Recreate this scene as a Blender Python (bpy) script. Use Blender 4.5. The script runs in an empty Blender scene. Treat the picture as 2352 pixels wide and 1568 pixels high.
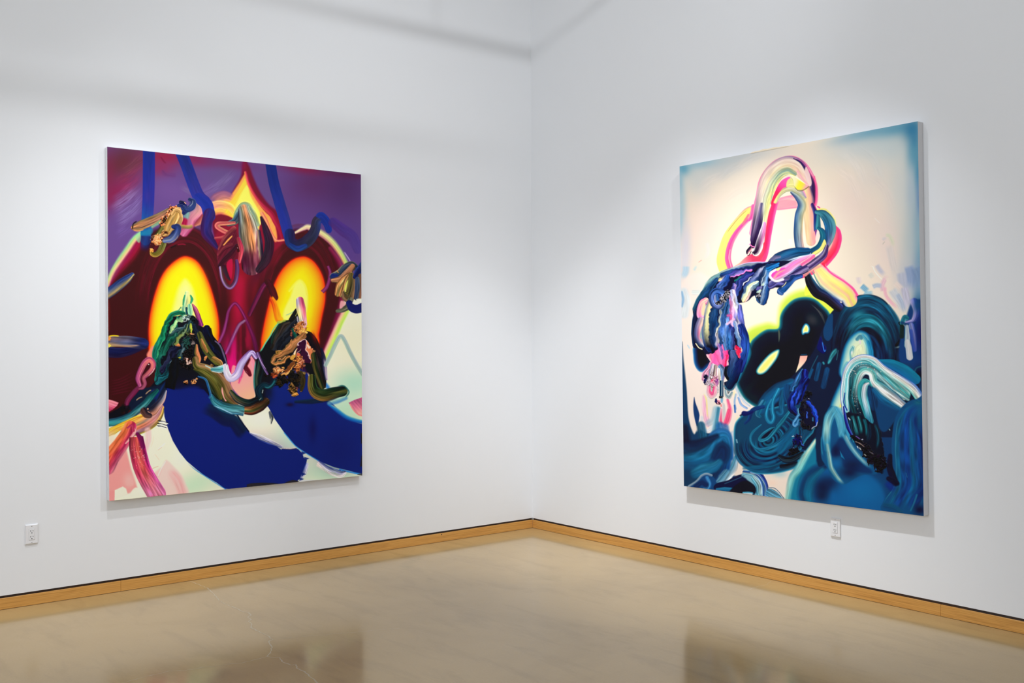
"""Corner of a white gallery room with two large abstract paintings, polished concrete floor and oak baseboards."""
import bpy, bmesh, math, random
import numpy as np
from mathutils import Matrix, Vector

D = bpy.data
C = bpy.context.scene.collection
SC = bpy.context.scene
R = math.radians

# ---------------------------------------------------------------- camera
# room corner at the origin: left wall is the plane y = 0 (room at y < 0), right wall the plane x = 0 (room at x < 0)
F_PX, YAW, PITCH, ROLL = 2398.4681, 0.8904, -0.0048, -0.0040
cam_d = D.cameras.new('camera'); cam = D.objects.new('camera', cam_d); C.objects.link(cam); SC.camera = cam
cam_d.sensor_width = 36.0; cam_d.lens = F_PX / 2352 * 36.0; cam_d.clip_end = 100
f = Vector((math.cos(YAW) * math.cos(PITCH), math.sin(YAW) * math.cos(PITCH), math.sin(PITCH)))
r0 = Vector((math.sin(YAW), -math.cos(YAW), 0)); u0 = r0.cross(f)
rr = r0 * math.cos(ROLL) + u0 * math.sin(ROLL); uu = -r0 * math.sin(ROLL) + u0 * math.cos(ROLL)
cam.matrix_world = Matrix(((rr.x, uu.x, -f.x, -5.6197), (rr.y, uu.y, -f.y, -6.6799), (rr.z, uu.z, -f.z, 1.6), (0, 0, 0, 1)))

# ---------------------------------------------------------------- world, exposure, lamps
SC.view_settings.view_transform = 'Standard'; SC.view_settings.look = 'None'
SC.view_settings.exposure = 0.03; SC.view_settings.gamma = 1.0; SC.view_settings.use_curve_mapping = False
w = D.worlds.new('world'); SC.world = w; w.use_nodes = True
w.node_tree.nodes['Background'].inputs[0].default_value = (0.75, 0.8, 0.9, 1); w.node_tree.nodes['Background'].inputs[1].default_value = 0.0

def aim(o, target):
    o.rotation_euler = (Vector(target) - o.location).to_track_quat('-Z', 'Y').to_euler()

def spot(name, loc, target, power, angle=70, blend=.9, size=.05, col=(.945, .968, 1)):
    l = D.lights.new(name, 'SPOT'); l.energy = power; l.spot_size = R(angle); l.spot_blend = blend
    l.shadow_soft_size = size; l.color = col
    o = D.objects.new(name, l); C.objects.link(o); o.location = loc; aim(o, target)

def panel(name, loc, target, sx, sy, power, col=(.85, .92, 1)):
    l = D.lights.new(name, 'AREA'); l.shape = 'RECTANGLE'; l.size = sx; l.size_y = sy; l.energy = power; l.color = col
    o = D.objects.new(name, l); C.objects.link(o); o.location = loc; aim(o, target)

# track spots beside the two paintings
spot('track_spot_lamp', (-1.35, -2.5, 4.38), (-3.0, 0, .6), 64, 50, 1.0)
spot('track_spot_lamp', (-1.35, -2.5, 4.38), (-3.4, 0, 1.0), 136, 50, 1.0)
spot('track_spot_lamp', (-3.5, -1.6, 4.8), (-3.2, 0, .2), 109, 50, 1.0)
spot('track_spot_lamp', (-3.5, -1.6, 4.8), (-3.2, 0, 1.8), 38, 50, 1.0)
spot('track_spot_lamp', (-3.5, -1.6, 4.8), (-4.3, 0, .8), 76, 55, 1.0)
spot('track_spot_lamp', (-3.5, -1.6, 4.8), (-4.3, 0, -.3), 34, 45, 1.0)
spot('track_spot_lamp', (-4.6, -2.4, 4.4), (-4.2, 0, .8), 28, 55, 1.0)
spot('track_spot_lamp', (-1.75, -2.38, 4.4), (0, -1.6, .9), 127, 55, 1.0)
spot('track_spot_lamp', (-1.75, -2.5, 4.4), (0, -3.1, 1.1), 21, 55, 1.0)
spot('track_spot_lamp', (-1.75, -2.6, 4.4), (0, -3.0, 1.4), 114, 50, 1.0)
spot('track_spot_lamp', (-1.75, -2.44, 4.4), (0, -2.3, .1), 361, 50, 1.0)
spot('track_spot_lamp', (-1.5, -1.9, 4.42), (-.25, 0, .1), 34, 45, 1.0)
spot('track_spot_lamp', (-1.5, -1.9, 4.42), (-.25, 0, -.6), 235, 42, 1.0)
spot('track_spot_lamp', (-2.2, -2.2, 4.4), (0, 0, .1), 66, 50, 1.0)
# spots further back in the hall
spot('track_spot_lamp', (-3.2, -3.2, 5.37), (-2.6, 0, 2.4), 56, 75, 1.0, .055)
spot('track_spot_lamp', (-3.6, -3.2, 5.37), (-3.3, 0, 1.6), 46, 62, 1.0, .055)
spot('track_spot_lamp', (-2.2, -3.2, 5.37), (-2.0, 0, 2.0), 21, 62, 1.0, .055)
spot('track_spot_lamp', (-1.6, -5.2, 5.36), (-.9, 0, 2.8), 220, 60, 1.0, .11)
spot('track_spot_lamp', (-2.8, -5.2, 5.36), (-.3, 0, 2.3), 30, 50, 1.0, .11)
# added area lights for soft ambient fill, from behind the viewer and from above
panel('added_fill_back', (-10.3, -5.5, 2.6), (0, -5.0, 1.6), 8, 3.5, 333)
panel('added_fill_top', (-2.5, -3, 5.72), (-2.5, -3, 0), 2.5, 2.5, 21)

# ---------------------------------------------------------------- materials
def mat(name, col=(.8, .8, .8), rough=.5, spec=.5, **k):
    m = D.materials.new(name); m.use_nodes = True
    b = m.node_tree.nodes['Principled BSDF']
    b.inputs['Base Color'].default_value = (*col, 1); b.inputs['Roughness'].default_value = rough
    b.inputs['Specular IOR Level'].default_value = spec
    return m, m.node_tree, b

def nd(t, typ, **k):
    n = t.nodes.new(typ)
    for a, v in k.items():
        if a in n.inputs: n.inputs[a].default_value = v
        else: setattr(n, a, v)
    return n

def coords(t, scale=(1, 1, 1), rot=(0, 0, 0)):
    tc = nd(t, 'ShaderNodeTexCoord'); mp = nd(t, 'ShaderNodeMapping')
    mp.inputs['Scale'].default_value = scale; mp.inputs['Rotation'].default_value = rot
    t.links.new(tc.outputs['Object'], mp.inputs['Vector']); return mp.outputs['Vector']

def noise(t, vec, scale, detail=4, rough=.5, dist=0):
    n = nd(t, 'ShaderNodeTexNoise'); n.inputs['Scale'].default_value = scale; n.inputs['Detail'].default_value = detail
    n.inputs['Roughness'].default_value = rough; n.inputs['Distortion'].default_value = dist
    t.links.new(vec, n.inputs['Vector']); return n.outputs['Fac']

def cramp(t, fac, stops):
    n = nd(t, 'ShaderNodeValToRGB'); e = n.color_ramp.elements
    while len(e) < len(stops): e.new(.5)
    for q, (p_, c_) in zip(e, stops): q.position = p_; q.color = (*c_, 1)
    t.links.new(fac, n.inputs['Fac']); return n.outputs['Color']

def mixc(t, a, b, fac, mode='MIX'):
    n = nd(t, 'ShaderNodeMix', data_type='RGBA', blend_type=mode)
    for s_, v in ((0, fac), (6, a), (7, b)):
        if hasattr(v, 'is_linked'): t.links.new(v, n.inputs[s_])
        else: n.inputs[s_].default_value = v if not isinstance(v, tuple) else (*v, 1)[:4]
    return n.outputs[2]

def bump(t, b, fac, strength, dist=.002):
    n = nd(t, 'ShaderNodeBump'); n.inputs['Strength'].default_value = strength; n.inputs['Distance'].default_value = dist
    t.links.new(fac, n.inputs['Height']); t.links.new(n.outputs['Normal'], b.inputs['Normal'])

# painted drywall with a roller texture
M_WALL, t, b = mat('white_wall_paint', (.815, .828, .85), .6, .25)
bump(t, b, noise(t, coords(t), 260, 3, .6), .12, .0006)
M_CEIL, t, b = mat('white_ceiling', (.8, .8, .8), .8, .2)

# polished concrete
M_FLOOR, t, b = mat('polished_concrete', rough=.07, spec=.33)
v = coords(t); vs = coords(t, (1.1, .28, 1), (0, 0, R(40)))
big = noise(t, v, .9, 5, .6, .4); mid = noise(t, vs, 5.5, 7, .65, .5); fine = noise(t, v, 90, 3, .6)
c1 = cramp(t, big, [(.3, (.40, .275, .125)), (.5, (.455, .315, .143)), (.72, (.485, .34, .16))])
c2 = cramp(t, mid, [(.25, (.78, .78, .80)), (.5, (1, 1, 1)), (.75, (1.0, 1.0, .98))])
cc = mixc(t, c1, c2, .75, 'MULTIPLY')
c3 = cramp(t, fine, [(.3, (.90, .90, .90)), (.7, (1, 1, 1))])
cc = mixc(t, cc, c3, .5, 'MULTIPLY')
patch = cramp(t, noise(t, coords(t, (1, .5, 1), (0, 0, R(35))), 2.3, 4, .6, .6), [(.62, (1, 1, 1)), (.78, (.80, .83, .82))])
cc = mixc(t, cc, patch, 1.0, 'MULTIPLY')
t.links.new(cc, b.inputs['Base Color'])
rg = cramp(t, mid, [(.2, (.09,) * 3), (.8, (.15,) * 3)]); t.links.new(rg, b.inputs['Roughness'])
bump(t, b, noise(t, v, 14, 3, .5), .06, .0012)
M_CRACK, t, b = mat('crack_filler', (.50, .41, .27), .25)

# clear finished oak baseboard: grain runs along the board (object x)
def oak(name):
    m, t, b = mat(name, rough=.32, spec=.5)
    g = noise(t, coords(t, (.9, 6, 26)), 2.0, 7, .6, 1.6); g2 = noise(t, coords(t, (1.2, 30, 60)), 6, 3, .5)
    wv = nd(t, 'ShaderNodeTexWave', bands_direction='Z'); wv.inputs['Scale'].default_value = 9; wv.inputs['Distortion'].default_value = 9; wv.inputs['Detail'].default_value = 3
    t.links.new(coords(t, (.35, 1, 3.2)), wv.inputs['Vector'])
    a = cramp(t, g, [(.25, (.50, .235, .055)), (.5, (.66, .335, .085)), (.8, (.72, .39, .115))])
    a = mixc(t, a, cramp(t, wv.outputs['Fac'], [(.0, (.80, .74, .62)), (.35, (1, 1, 1)), (1, (1, 1, 1))]), .6, 'MULTIPLY')
    a = mixc(t, a, cramp(t, g2, [(.35, (.88, .84, .78)), (.6, (1, 1, 1))]), .6, 'MULTIPLY')
    t.links.new(a, b.inputs['Base Color']); bump(t, b, g2, .08, .0006)
    return m
M_OAK = oak('oak_baseboard_wood')
M_REVEAL, t, b = mat('dark_reveal_channel', (.035, .022, .018), .6)
t.links.new(cramp(t, noise(t, coords(t, (1, 8, 8)), 2.2, 3, .5), [(.4, (.055, .027, .016)), (.62, (.03, .022, .022)), (.72, (.016, .02, .026))]), b.inputs['Base Color'])
M_PLASTIC, t, b = mat('white_outlet_plastic', (.80, .80, .82), .3)
M_SLOT, t, b = mat('dark_outlet_slot', (.03, .03, .032), .6)
M_SCREW, t, b = mat('painted_screw', (.55, .55, .56), .35)
M_GESSO, t, b = mat('white_primed_canvas', (.74, .74, .76), .75, .2)
bump(t, b, noise(t, coords(t), 900, 2, .5), .2, .0004)
M_PAINT, t, b = mat('oil_paint', spec=.16)
at = nd(t, 'ShaderNodeAttribute', attribute_name='paint'); t.links.new(at.outputs['Color'], b.inputs['Base Color'])
mr = nd(t, 'ShaderNodeMapRange'); mr.inputs['To Min'].default_value = .5; mr.inputs['To Max'].default_value = .22
t.links.new(at.outputs['Alpha'], mr.inputs['Value']); t.links.new(mr.outputs['Result'], b.inputs['Roughness'])
bump(t, b, noise(t, coords(t), 1100, 1, .5), .12, .0003)

# ---------------------------------------------------------------- mesh helpers
def link(name, bm, m, parent=None, smooth=False):
    me = D.meshes.new(name); bm.normal_update(); bm.to_mesh(me); bm.free()
    if smooth: me.polygons.foreach_set('use_smooth', [True] * len(me.polygons))
    me.materials.append(m); o = D.objects.new(name, me); C.objects.link(o)
    if parent: o.parent = parent
    return o

def box(bm, x0, x1, y0, y1, z0, z1, bev=0, seg=2):
    r_ = bmesh.ops.create_cube(bm, size=1)
    for q in r_['verts']:
        q.co = Vector((x0 + (q.co.x + .5) * (x1 - x0), y0 + (q.co.y + .5) * (y1 - y0), z0 + (q.co.z + .5) * (z1 - z0)))
    if bev:
        ed = list({e for q in r_['verts'] for e in q.link_edges})
        bmesh.ops.bevel(bm, geom=ed, offset=bev, segments=seg, affect='EDGES', profile=.5)

def struct(name, bm, m, loc=(0, 0, 0), rz=0, smooth=False):
    o = link(name, bm, m, None, smooth); o['kind'] = 'structure'; o.location = loc; o.rotation_euler[2] = rz
    return o

# ---------------------------------------------------------------- the room
X1, Y1, ZC = -10.5, -11.5, 5.8
HB, HW = .0825, .0675          # bottom edge of the wall panels, top of the oak board
bm = bmesh.new(); box(bm, X1, .3, Y1, .3, -.12, 0); floor = struct('floor', bm, M_FLOOR)
bm = bmesh.new(); box(bm, X1, .3, Y1, .3, ZC, ZC + .1); struct('ceiling', bm, M_CEIL)
bm = bmesh.new(); box(bm, X1, 0, 0, .016, HB, ZC); box(bm, X1, .3, .016, .3, 0, ZC); struct('wall_left', bm, M_WALL)
bm = bmesh.new(); box(bm, 0, .016, Y1, 0, HB, ZC); box(bm, .016, .3, Y1, .016, 0, ZC); struct('wall_right', bm, M_WALL)
bm = bmesh.new(); box(bm, X1 - .2, X1, Y1, .3, 0, ZC); struct('wall_back_left', bm, M_WALL)
bm = bmesh.new(); box(bm, X1, .3, Y1 - .2, Y1, 0, ZC); struct('wall_back_right', bm, M_WALL)

def reveal(name, L, loc, rz):
    bm = bmesh.new(); box(bm, 0, L, .0125, .0155, .0005, HB + .002); struct(name, bm, M_REVEAL, loc, rz)

def board(name, joints, loc, rz, a0):
    """oak board along local x, front face towards local -y; a thin butt joint between lengths"""
    bm = bmesh.new(); xs = [a0] + joints + [10.3]
    for i in range(len(xs) - 1):
        box(bm, xs[i] + (.0004 if i else 0), xs[i + 1] - .0004, -.002, .0118, .0012, HW, .0022, 3)
    return struct(name, bm, M_OAK, loc, rz)
# local frames: for the left wall local x runs from the corner to the left (rotated half a turn would flip y, so mirror through the start point)
reveal('trim_1', 10.3, (-10.3, 0, 0), 0)
reveal('trim_2', 10.3, (0, 0, 0), R(-90))
bbl = board('baseboard_left', [3.35, 6.9], (-10.3, 0, 0), 0, 0)
bbr = board('baseboard_right', [3.6, 7.0], (0, 0, 0), R(-90), .002)
# a nail head in the left board, chips of old wall paint in the dark channel
bm = bmesh.new(); bmesh.ops.create_cone(bm, cap_ends=True, segments=12, radius1=.005, radius2=.004, depth=.003, matrix=Matrix.Translation((10.3 - .93, -.0025, .058)) @ Matrix.Rotation(R(90), 4, 'X'))
link('nail_head', bm, M_SLOT, bbl)

# cracks in the slab, filled with pale grout and ground flush
def ribbon(bm, pts, w_, seed=1):
    rg = random.Random(seed); P_ = []
    for a, c in zip(pts[:-1], pts[1:]):
        n = max(1, int(math.dist(a, c) / .02))
        for i in range(n):
            k = i / n; P_.append(Vector((a[0] + (c[0] - a[0]) * k + rg.uniform(-.004, .004), a[1] + (c[1] - a[1]) * k + rg.uniform(-.004, .004), .0004)))
    P_.append(Vector((*pts[-1], .0004))); prev = None
    for i, q in enumerate(P_):
        d = (P_[min(i + 1, len(P_) - 1)] - P_[max(i - 1, 0)]).normalized(); nrm = Vector((-d.y, d.x, 0))
        hw = w_ * rg.uniform(.35, 1.1)
        cur = (bm.verts.new(q + nrm * hw), bm.verts.new(q - nrm * hw))
        if prev: bm.faces.new((prev[0], prev[1], cur[1], cur[0]))
        prev = cur
CR1 = [(-2.9532, -0.0173), (-2.946, -0.183), (-2.9429, -0.2825), (-2.9651, -0.3959), (-3.0098, -0.5933), (-3.0226, -0.7207), (-3.0145, -0.8446), (-3.0163, -0.9407), (-3.0023, -1.0004), (-3.0135, -1.0541), (-3.0413, -1.0775),
       (-3.0523, -1.1448), (-3.0795, -1.1673), (-3.0874, -1.2347), (-3.1238, -1.2914), (-3.1243, -1.39), (-3.1202, -1.4898), (-3.1344, -1.5851), (-3.1706, -1.6073), (-3.1905, -1.6933), (-3.2485, -1.7932), (-3.2926, -1.8403),
       (-3.249, -1.893), (-3.2715, -1.9623), (-3.262, -2.0381), (-3.233, -2.0398), (-3.257, -2.0978), (-3.2597, -2.1933), (-3.2745, -2.2653), (-3.2882, -2.3765), (-3.3091, -2.477), (-3.36, -2.8), (-3.31, -3.1)]
CR2 = [(-3.2926, -1.8403), (-3.3325, -1.8423), (-3.4313, -1.8524), (-3.4808, -1.8339), (-3.6107, -1.793), (-3.6969, -1.7871), (-3.7537, -1.7508), (-3.8626, -1.7562), (-3.9457, -1.7702), (-4.0266, -1.7838), (-4.3, -1.80)]
CR3 = [(-3.1344, -1.5851), (-3.0383, -1.612), (-2.9039, -1.67), (-2.7058, -1.7526), (-2.5, -1.83)]
CR4 = [(-0.0433, -2.4564), (-0.1335, -2.4938), (-0.2457, -2.4935), (-0.3437, -2.5085)]
bm = bmesh.new()
for L_, w_, sd in ((CR1, .0042, 1), (CR2, .0026, 2), (CR3, .0013, 3), (CR4, .0018, 4)): ribbon(bm, L_, w_, sd)
link('crack_filler', bm, M_CRACK, floor)

# lighting track that hangs from the ceiling parallel to the left wall
bm = bmesh.new(); box(bm, -8.5, -.35, -1.978, -1.925, 4.455, 4.505, .004)
for x in (-7.6, -4.6, -1.2): box(bm, x - .006, x + .006, -1.957, -1.945, 4.5, ZC)
struct('trim_3', bm, M_CEIL)

# ---------------------------------------------------------------- power outlets
def outlet(loc, rz, label):
    e = D.objects.new('power_outlet', None); C.objects.link(e); e.location = loc; e.rotation_euler[2] = rz
    e['label'] = label; e['category'] = 'outlet'
    bm = bmesh.new()      # rectangular plate with a bevelled rim and an opening for the insert
    W_, H_, Tt = .0355, .0575, .0090
    pr = [(W_, H_, 0), (W_, H_, -.0055), (W_ - .0030, H_ - .0030, -Tt), (.0172, .0342, -Tt), (.0172, .0342, -Tt + .003)]
    rings = [[bm.verts.new((sx * a, y, sz * c + H_)) for sx, sz in ((-1, -1), (1, -1), (1, 1), (-1, 1))] for a, c, y in pr]
    for q0, q1 in zip(rings[:-1], rings[1:]):
        for i in range(4): bm.faces.new((q0[i], q0[(i + 1) % 4], q1[(i + 1) % 4], q1[i]))
    bm.faces.new(rings[-1]); bm.faces.new(rings[0][::-1])
    bmesh.ops.recalc_face_normals(bm, faces=bm.faces); link('wall_plate', bm, M_PLASTIC, e)
    bm = bmesh.new(); box(bm, -.0165, .0165, -.0108, -.0057, H_ - .0335, H_ + .0335, .0012)
    ins = link('receptacle', bm, M_PLASTIC, e)
    for s_ in (1, -1):
        zc = H_ + s_ * .0172 + .003
        for x, hh in ((-.0064, .0042), (.0064, .0034)):
            bm = bmesh.new(); box(bm, x - .0016, x + .0016, -.0111, -.0090, zc - hh, zc + hh); link('plug_slot', bm, M_SLOT, ins)
        bm = bmesh.new(); bmesh.ops.create_cone(bm, cap_ends=True, segments=16, radius1=.0031, radius2=.0031, depth=.002, matrix=Matrix.Translation((0, -.0102, zc - .0118)) @ Matrix.Rotation(R(90), 4, 'X'))
        link('ground_hole', bm, M_SLOT, ins)
        bm = bmesh.new(); bmesh.ops.create_uvsphere(bm, u_segments=16, v_segments=8, radius=.0034, matrix=Matrix.Translation((0, -Tt, H_ + s_ * .0482)) @ Matrix.Diagonal((1, .35, 1, 1)))
        sc_ = link('screw', bm, M_SCREW, e, True)
        bm = bmesh.new(); box(bm, -.0026, .0026, -Tt - .0014, -Tt - .0004, H_ + s_ * .0482 - .0005, H_ + s_ * .0482 + .0005); link('screw_slot', bm, M_SLOT, sc_)
    return e
outlet((-3.9275, 0, .3700), 0, 'white power outlet low on the left wall, left of the painting with yellow ovals')
outlet((0, -2.9175, .3530), R(-90), 'white power outlet below the painting of dark blue loops, its top in the painting shadow')
# ---------------------------------------------------------------- paint engine
TILES = dict(a=(240,330), b=(540,330), c=(240,530), d=(540,530), e=(240,730), f=(540,730), g=(240,930), h=(540,930),
             k=(1550,270), l=(1850,270), m=(1550,470), n=(1850,470), o=(1550,670), p=(1850,670), q=(1550,870),
             r=(1850,870), s=(1550,1010), t=(1850,1010))

def T(tile, *v):
    """points given on an enlarged sketch tile -> sketch coordinates of the whole painting"""
    ox, oy = TILES[tile]
    return [(ox + v[i] / 7.84, oy + v[i + 1] / 7.84) for i in range(0, len(v), 2)]

def hx(c):
    if isinstance(c, str):
        c = c.lstrip('#')
        return np.array([int(c[i:i + 2], 16) / 255 for i in (0, 2, 4)])
    return np.array(c, float)

def sstep(x):
    x = np.clip(x, 0, 1)
    return x * x * (3 - 2 * x)

def catmull(pts, n=8, closed=False):
    P = np.array(pts, float)
    if len(P) < 3:
        return P
    if closed:
        Q = np.vstack([P[-1], P, P[0], P[1]])
    else:
        Q = np.vstack([2 * P[0] - P[1], P, 2 * P[-1] - P[-2]])
    out = []
    tt = np.linspace(0, 1, n, endpoint=False)[:, None]
    for i in range(1, len(Q) - 2):
        p0, p1, p2, p3 = Q[i - 1], Q[i], Q[i + 1], Q[i + 2]
        out.append(0.5 * (2 * p1 + (p2 - p0) * tt + (2 * p0 - 5 * p1 + 4 * p2 - p3) * tt ** 2
                          + (3 * p1 - p0 - 3 * p2 + p3) * tt ** 3))
    out = np.vstack(out)
    if not closed:
        out = np.vstack([out, P[-1]])
    return out

def vnoise(x, y, seed):
    """smooth 2-D value noise, 0..1"""
    xi = np.floor(x).astype(np.int64); yi = np.floor(y).astype(np.int64)
    fx = x - xi; fy = y - yi
    fx = fx * fx * (3 - 2 * fx); fy = fy * fy * (3 - 2 * fy)
    def h(a, b):
        v = (a * 374761393 + b * 668265263 + seed * 1274126177) & 0x7fffffff
        v = ((v ^ (v >> 13)) * 1103515245 + 12345) & 0x7fffffff
        v = (v ^ (v >> 16)) & 0xffff
        return v / 65535.0
    return ((h(xi, yi) * (1 - fx) + h(xi + 1, yi) * fx) * (1 - fy)
            + (h(xi, yi + 1) * (1 - fx) + h(xi + 1, yi + 1) * fx) * fy)

class Art:
    def __init__(s, quad, nx, ny):
        # homography unit square -> quad (TL,TR,BR,BL)
        src = [(0, 0), (1, 0), (1, 1), (0, 1)]
        A = []; B = []
        for (u, v), (x, y) in zip(src, quad):
            A.append([u, v, 1, 0, 0, 0, -u * x, -v * x]); B.append(x)
            A.append([0, 0, 0, u, v, 1, -u * y, -v * y]); B.append(y)
        h = np.linalg.solve(np.array(A, float), np.array(B, float))
        s.M = np.append(h, 1).reshape(3, 3); s.Mi = np.linalg.inv(s.M)
        s.nx, s.ny = nx, ny
        U, V = np.meshgrid(np.linspace(0, 1, nx), np.linspace(0, 1, ny))
        D = s.M[2, 0] * U + s.M[2, 1] * V + s.M[2, 2]
        s.X = (s.M[0, 0] * U + s.M[0, 1] * V + s.M[0, 2]) / D
        s.Y = (s.M[1, 0] * U + s.M[1, 1] * V + s.M[1, 2]) / D
        s.U, s.V = U, V
        s.C = np.zeros((ny, nx, 3)); s.H = np.zeros((ny, nx)); s.seed = 7

    def win(s, x0, y0, x1, y1):
        p = np.array([[x0, y0, 1], [x1, y0, 1], [x1, y1, 1], [x0, y1, 1]], float) @ s.Mi.T
        p = p[:, :2] / p[:, 2:]
        i0 = int(np.clip(np.floor(p[:, 0].min() * (s.nx - 1)), 0, s.nx)); i1 = int(np.clip(np.ceil(p[:, 0].max() * (s.nx - 1)) + 1, 0, s.nx))
        j0 = int(np.clip(np.floor(p[:, 1].min() * (s.ny - 1)), 0, s.ny)); j1 = int(np.clip(np.ceil(p[:, 1].max() * (s.ny - 1)) + 1, 0, s.ny))
        return slice(j0, j1), slice(i0, i1)

    def base(s, c):
        s.C[:] = hx(c)

    def mix(s, w, col, al):
        al = al[..., None]
        s.C[w] = s.C[w] * (1 - al) + col * al

    def blob(s, cx, cy, rx, ry, c, a=1., rot=0., p=1.):
        R = max(rx, ry) * 2.2
        w = s.win(cx - R, cy - R, cx + R, cy + R)
        x = s.X[w] - cx; y = s.Y[w] - cy
        cr, sr = math.cos(math.radians(rot)), math.sin(math.radians(rot))
        d = ((x * cr + y * sr) / rx) ** 2 + ((-x * sr + y * cr) / ry) ** 2
        s.mix(w, hx(c), a * np.exp(-d ** p * 1.2))

    def sdf(s, P, w):
        """signed distance to closed polygon, inside negative"""
        X, Y = s.X[w], s.Y[w]
        best = np.full(X.shape, 1e9); ins = np.zeros(X.shape, bool)
        for i in range(len(P)):
            ax, ay = P[i - 1]; bx, by = P[i]
            ex, ey = bx - ax, by - ay; L = ex * ex + ey * ey
            if L < 1e-9: continue
            t = np.clip(((X - ax) * ex + (Y - ay) * ey) / L, 0, 1)
            best = np.minimum(best, (X - ax - t * ex) ** 2 + (Y - ay - t * ey) ** 2)
            c = (ay > Y) != (by > Y)
            if ey != 0:
                ins ^= c & (X < ex * (Y - ay) / ey + ax)
        d = np.sqrt(best)
        return np.where(ins, -d, d)

    def poly(s, pts, c, blur=1., a=1., smooth=True, h=0., ragged=0., rfreq=.25, grad=None, tex=0., ang=0., tfreq=.5, n=5):
        P = catmull(pts, n, True) if smooth else np.array(pts, float)
        pad = blur * 1.5 + ragged + 1
        w = s.win(P[:, 0].min() - pad, P[:, 1].min() - pad, P[:, 0].max() + pad, P[:, 1].max() + pad)
        if s.X[w].size == 0: return
        s.seed += 1
        d = s.sdf(P, w)
        if ragged:
            d = d + ragged * 2 * (vnoise(s.X[w] * rfreq, s.Y[w] * rfreq, s.seed) - .5) + ragged * (vnoise(s.X[w] * rfreq * 2.7, s.Y[w] * rfreq * 2.7, s.seed + 50) - .5)
        al = a * sstep(.5 - d / (2 * blur))
        if grad:
            (gx0, gy0), (gx1, gy1), stops = grad
            gl = (gx1 - gx0) ** 2 + (gy1 - gy0) ** 2
            t = np.clip(((s.X[w] - gx0) * (gx1 - gx0) + (s.Y[w] - gy0) * (gy1 - gy0)) / gl, 0, 1)
            col = s.ramp(t, stops)
        else:
            col = np.broadcast_to(hx(c), d.shape + (3,))
        if tex:
            ca, sa = math.cos(math.radians(ang)), math.sin(math.radians(ang))
            n_ = vnoise((s.X[w] * ca + s.Y[w] * sa) * .03, (-s.X[w] * sa + s.Y[w] * ca) * tfreq, s.seed)
            col = col * (1 + tex * 2 * (n_ - .5))[..., None]
        s.mix(w, col, al)
        if h: s.H[w] = s.H[w] * (1 - al) + h * al

    def ramp(s, t, stops):
        n = len(stops)
        if isinstance(stops[0], (tuple, list)) and len(stops[0]) == 2:
            xs = np.array([q[0] for q in stops], float); cs = np.array([hx(q[1]) for q in stops])
        else:
            xs = np.linspace(0, 1, n) if n > 1 else np.array([0.]); cs = np.array([hx(q) for q in stops])
        return np.stack([np.interp(t, xs, cs[:, k]) for k in range(3)], -1)

    def glow(s, pts, stops, smooth=True, a=1., warp=0.):
        """colour by signed distance: stops = [(d, colour, alpha)], d>0 outside"""
        P = catmull(pts, 8, True) if smooth else np.array(pts, float)
        pad = max(q[0] for q in stops) + 1
        w = s.win(P[:, 0].min() - pad, P[:, 1].min() - pad, P[:, 0].max() + pad, P[:, 1].max() + pad)
        d = s.sdf(P, w)
        st = sorted(stops, key=lambda q: q[0])
        xs = [q[0] for q in st]
        col = np.stack([np.interp(d, xs, [hx(q[1])[k] for q in st]) for k in range(3)], -1)
        al = np.interp(d, xs, [q[2] for q in st]) * a
        s.mix(w, col, al)

    def stroke(s, pts, w_, cols, cols2=None, a=1., edge=.8, br=.12, bf=6., h=0., dry=0., sym=False, fade=(0, 0),
               colsm=None, smooth=True, ridge=.3, wob=0., flat=(0, 0)):
        """brush stroke. pts centre line, w_ half width (number or list), cols colours from left to right edge
        (looking along the stroke) at the start, cols2 at the end; sym: colours from centre to edge"""
        P = catmull(pts, 7) if smooth else np.array(pts, float)
        N = len(P); s.seed += 1
        if np.isscalar(w_): W = np.full(N, float(w_))
        else: W = np.interp(np.linspace(0, 1, N), np.linspace(0, 1, len(w_)), w_)
        seg = np.hypot(*(P[1:] - P[:-1]).T); S = np.append(0, np.cumsum(seg)); L = max(S[-1], 1e-6)
        pad = W.max() + edge * 2 + 1 + wob
        w = s.win(P[:, 0].min() - pad, P[:, 1].min() - pad, P[:, 0].max() + pad, P[:, 1].max() + pad)
        X, Y = s.X[w], s.Y[w]
        if X.size == 0: return
        if wob:
            X = X + wob * 2 * (vnoise(X * .08, Y * .08, s.seed) - .5); Y = Y + wob * 2 * (vnoise(X * .08 + 9, Y * .08, s.seed + 3) - .5)
        best = np.full(X.shape, 1e9); bt = np.zeros(X.shape); bs = np.zeros(X.shape)
        j00, i00 = w[0].start, w[1].start
        for k in range(N - 1):
            ax, ay = P[k]; bx, by = P[k + 1]
            if seg[k] < 1e-6: continue
            R = max(W[k], W[k + 1]) + edge * 2 + 1 + wob
            ww = s.win(min(ax, bx) - R, min(ay, by) - R, max(ax, bx) + R, max(ay, by) + R)
            v = (slice(max(ww[0].start - j00, 0), max(ww[0].stop - j00, 0)), slice(max(ww[1].start - i00, 0), max(ww[1].stop - i00, 0)))
            x = X[v]; y = Y[v]
            if x.size == 0: continue
            ex, ey = (bx - ax) / seg[k], (by - ay) / seg[k]
            al_ = (x - ax) * ex + (y - ay) * ey
            t = np.clip(al_, 0, seg[k])
            d = np.hypot(x - ax - t * ex, y - ay - t * ey)
            sg = (x - ax) * (-ey) + (y - ay) * ex      # >0 : right hand side on a y-down sheet
            m = d < best[v]
            b_ = best[v]; b_[m] = d[m]; best[v] = b_
            u = S[k] + (t if 0 < k < N - 2 else (np.where(al_ < 0, al_, t) if k == 0 else (np.where(al_ > seg[k], al_, t))))
            b_ = bt[v]; b_[m] = u[m]; bt[v] = b_
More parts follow.
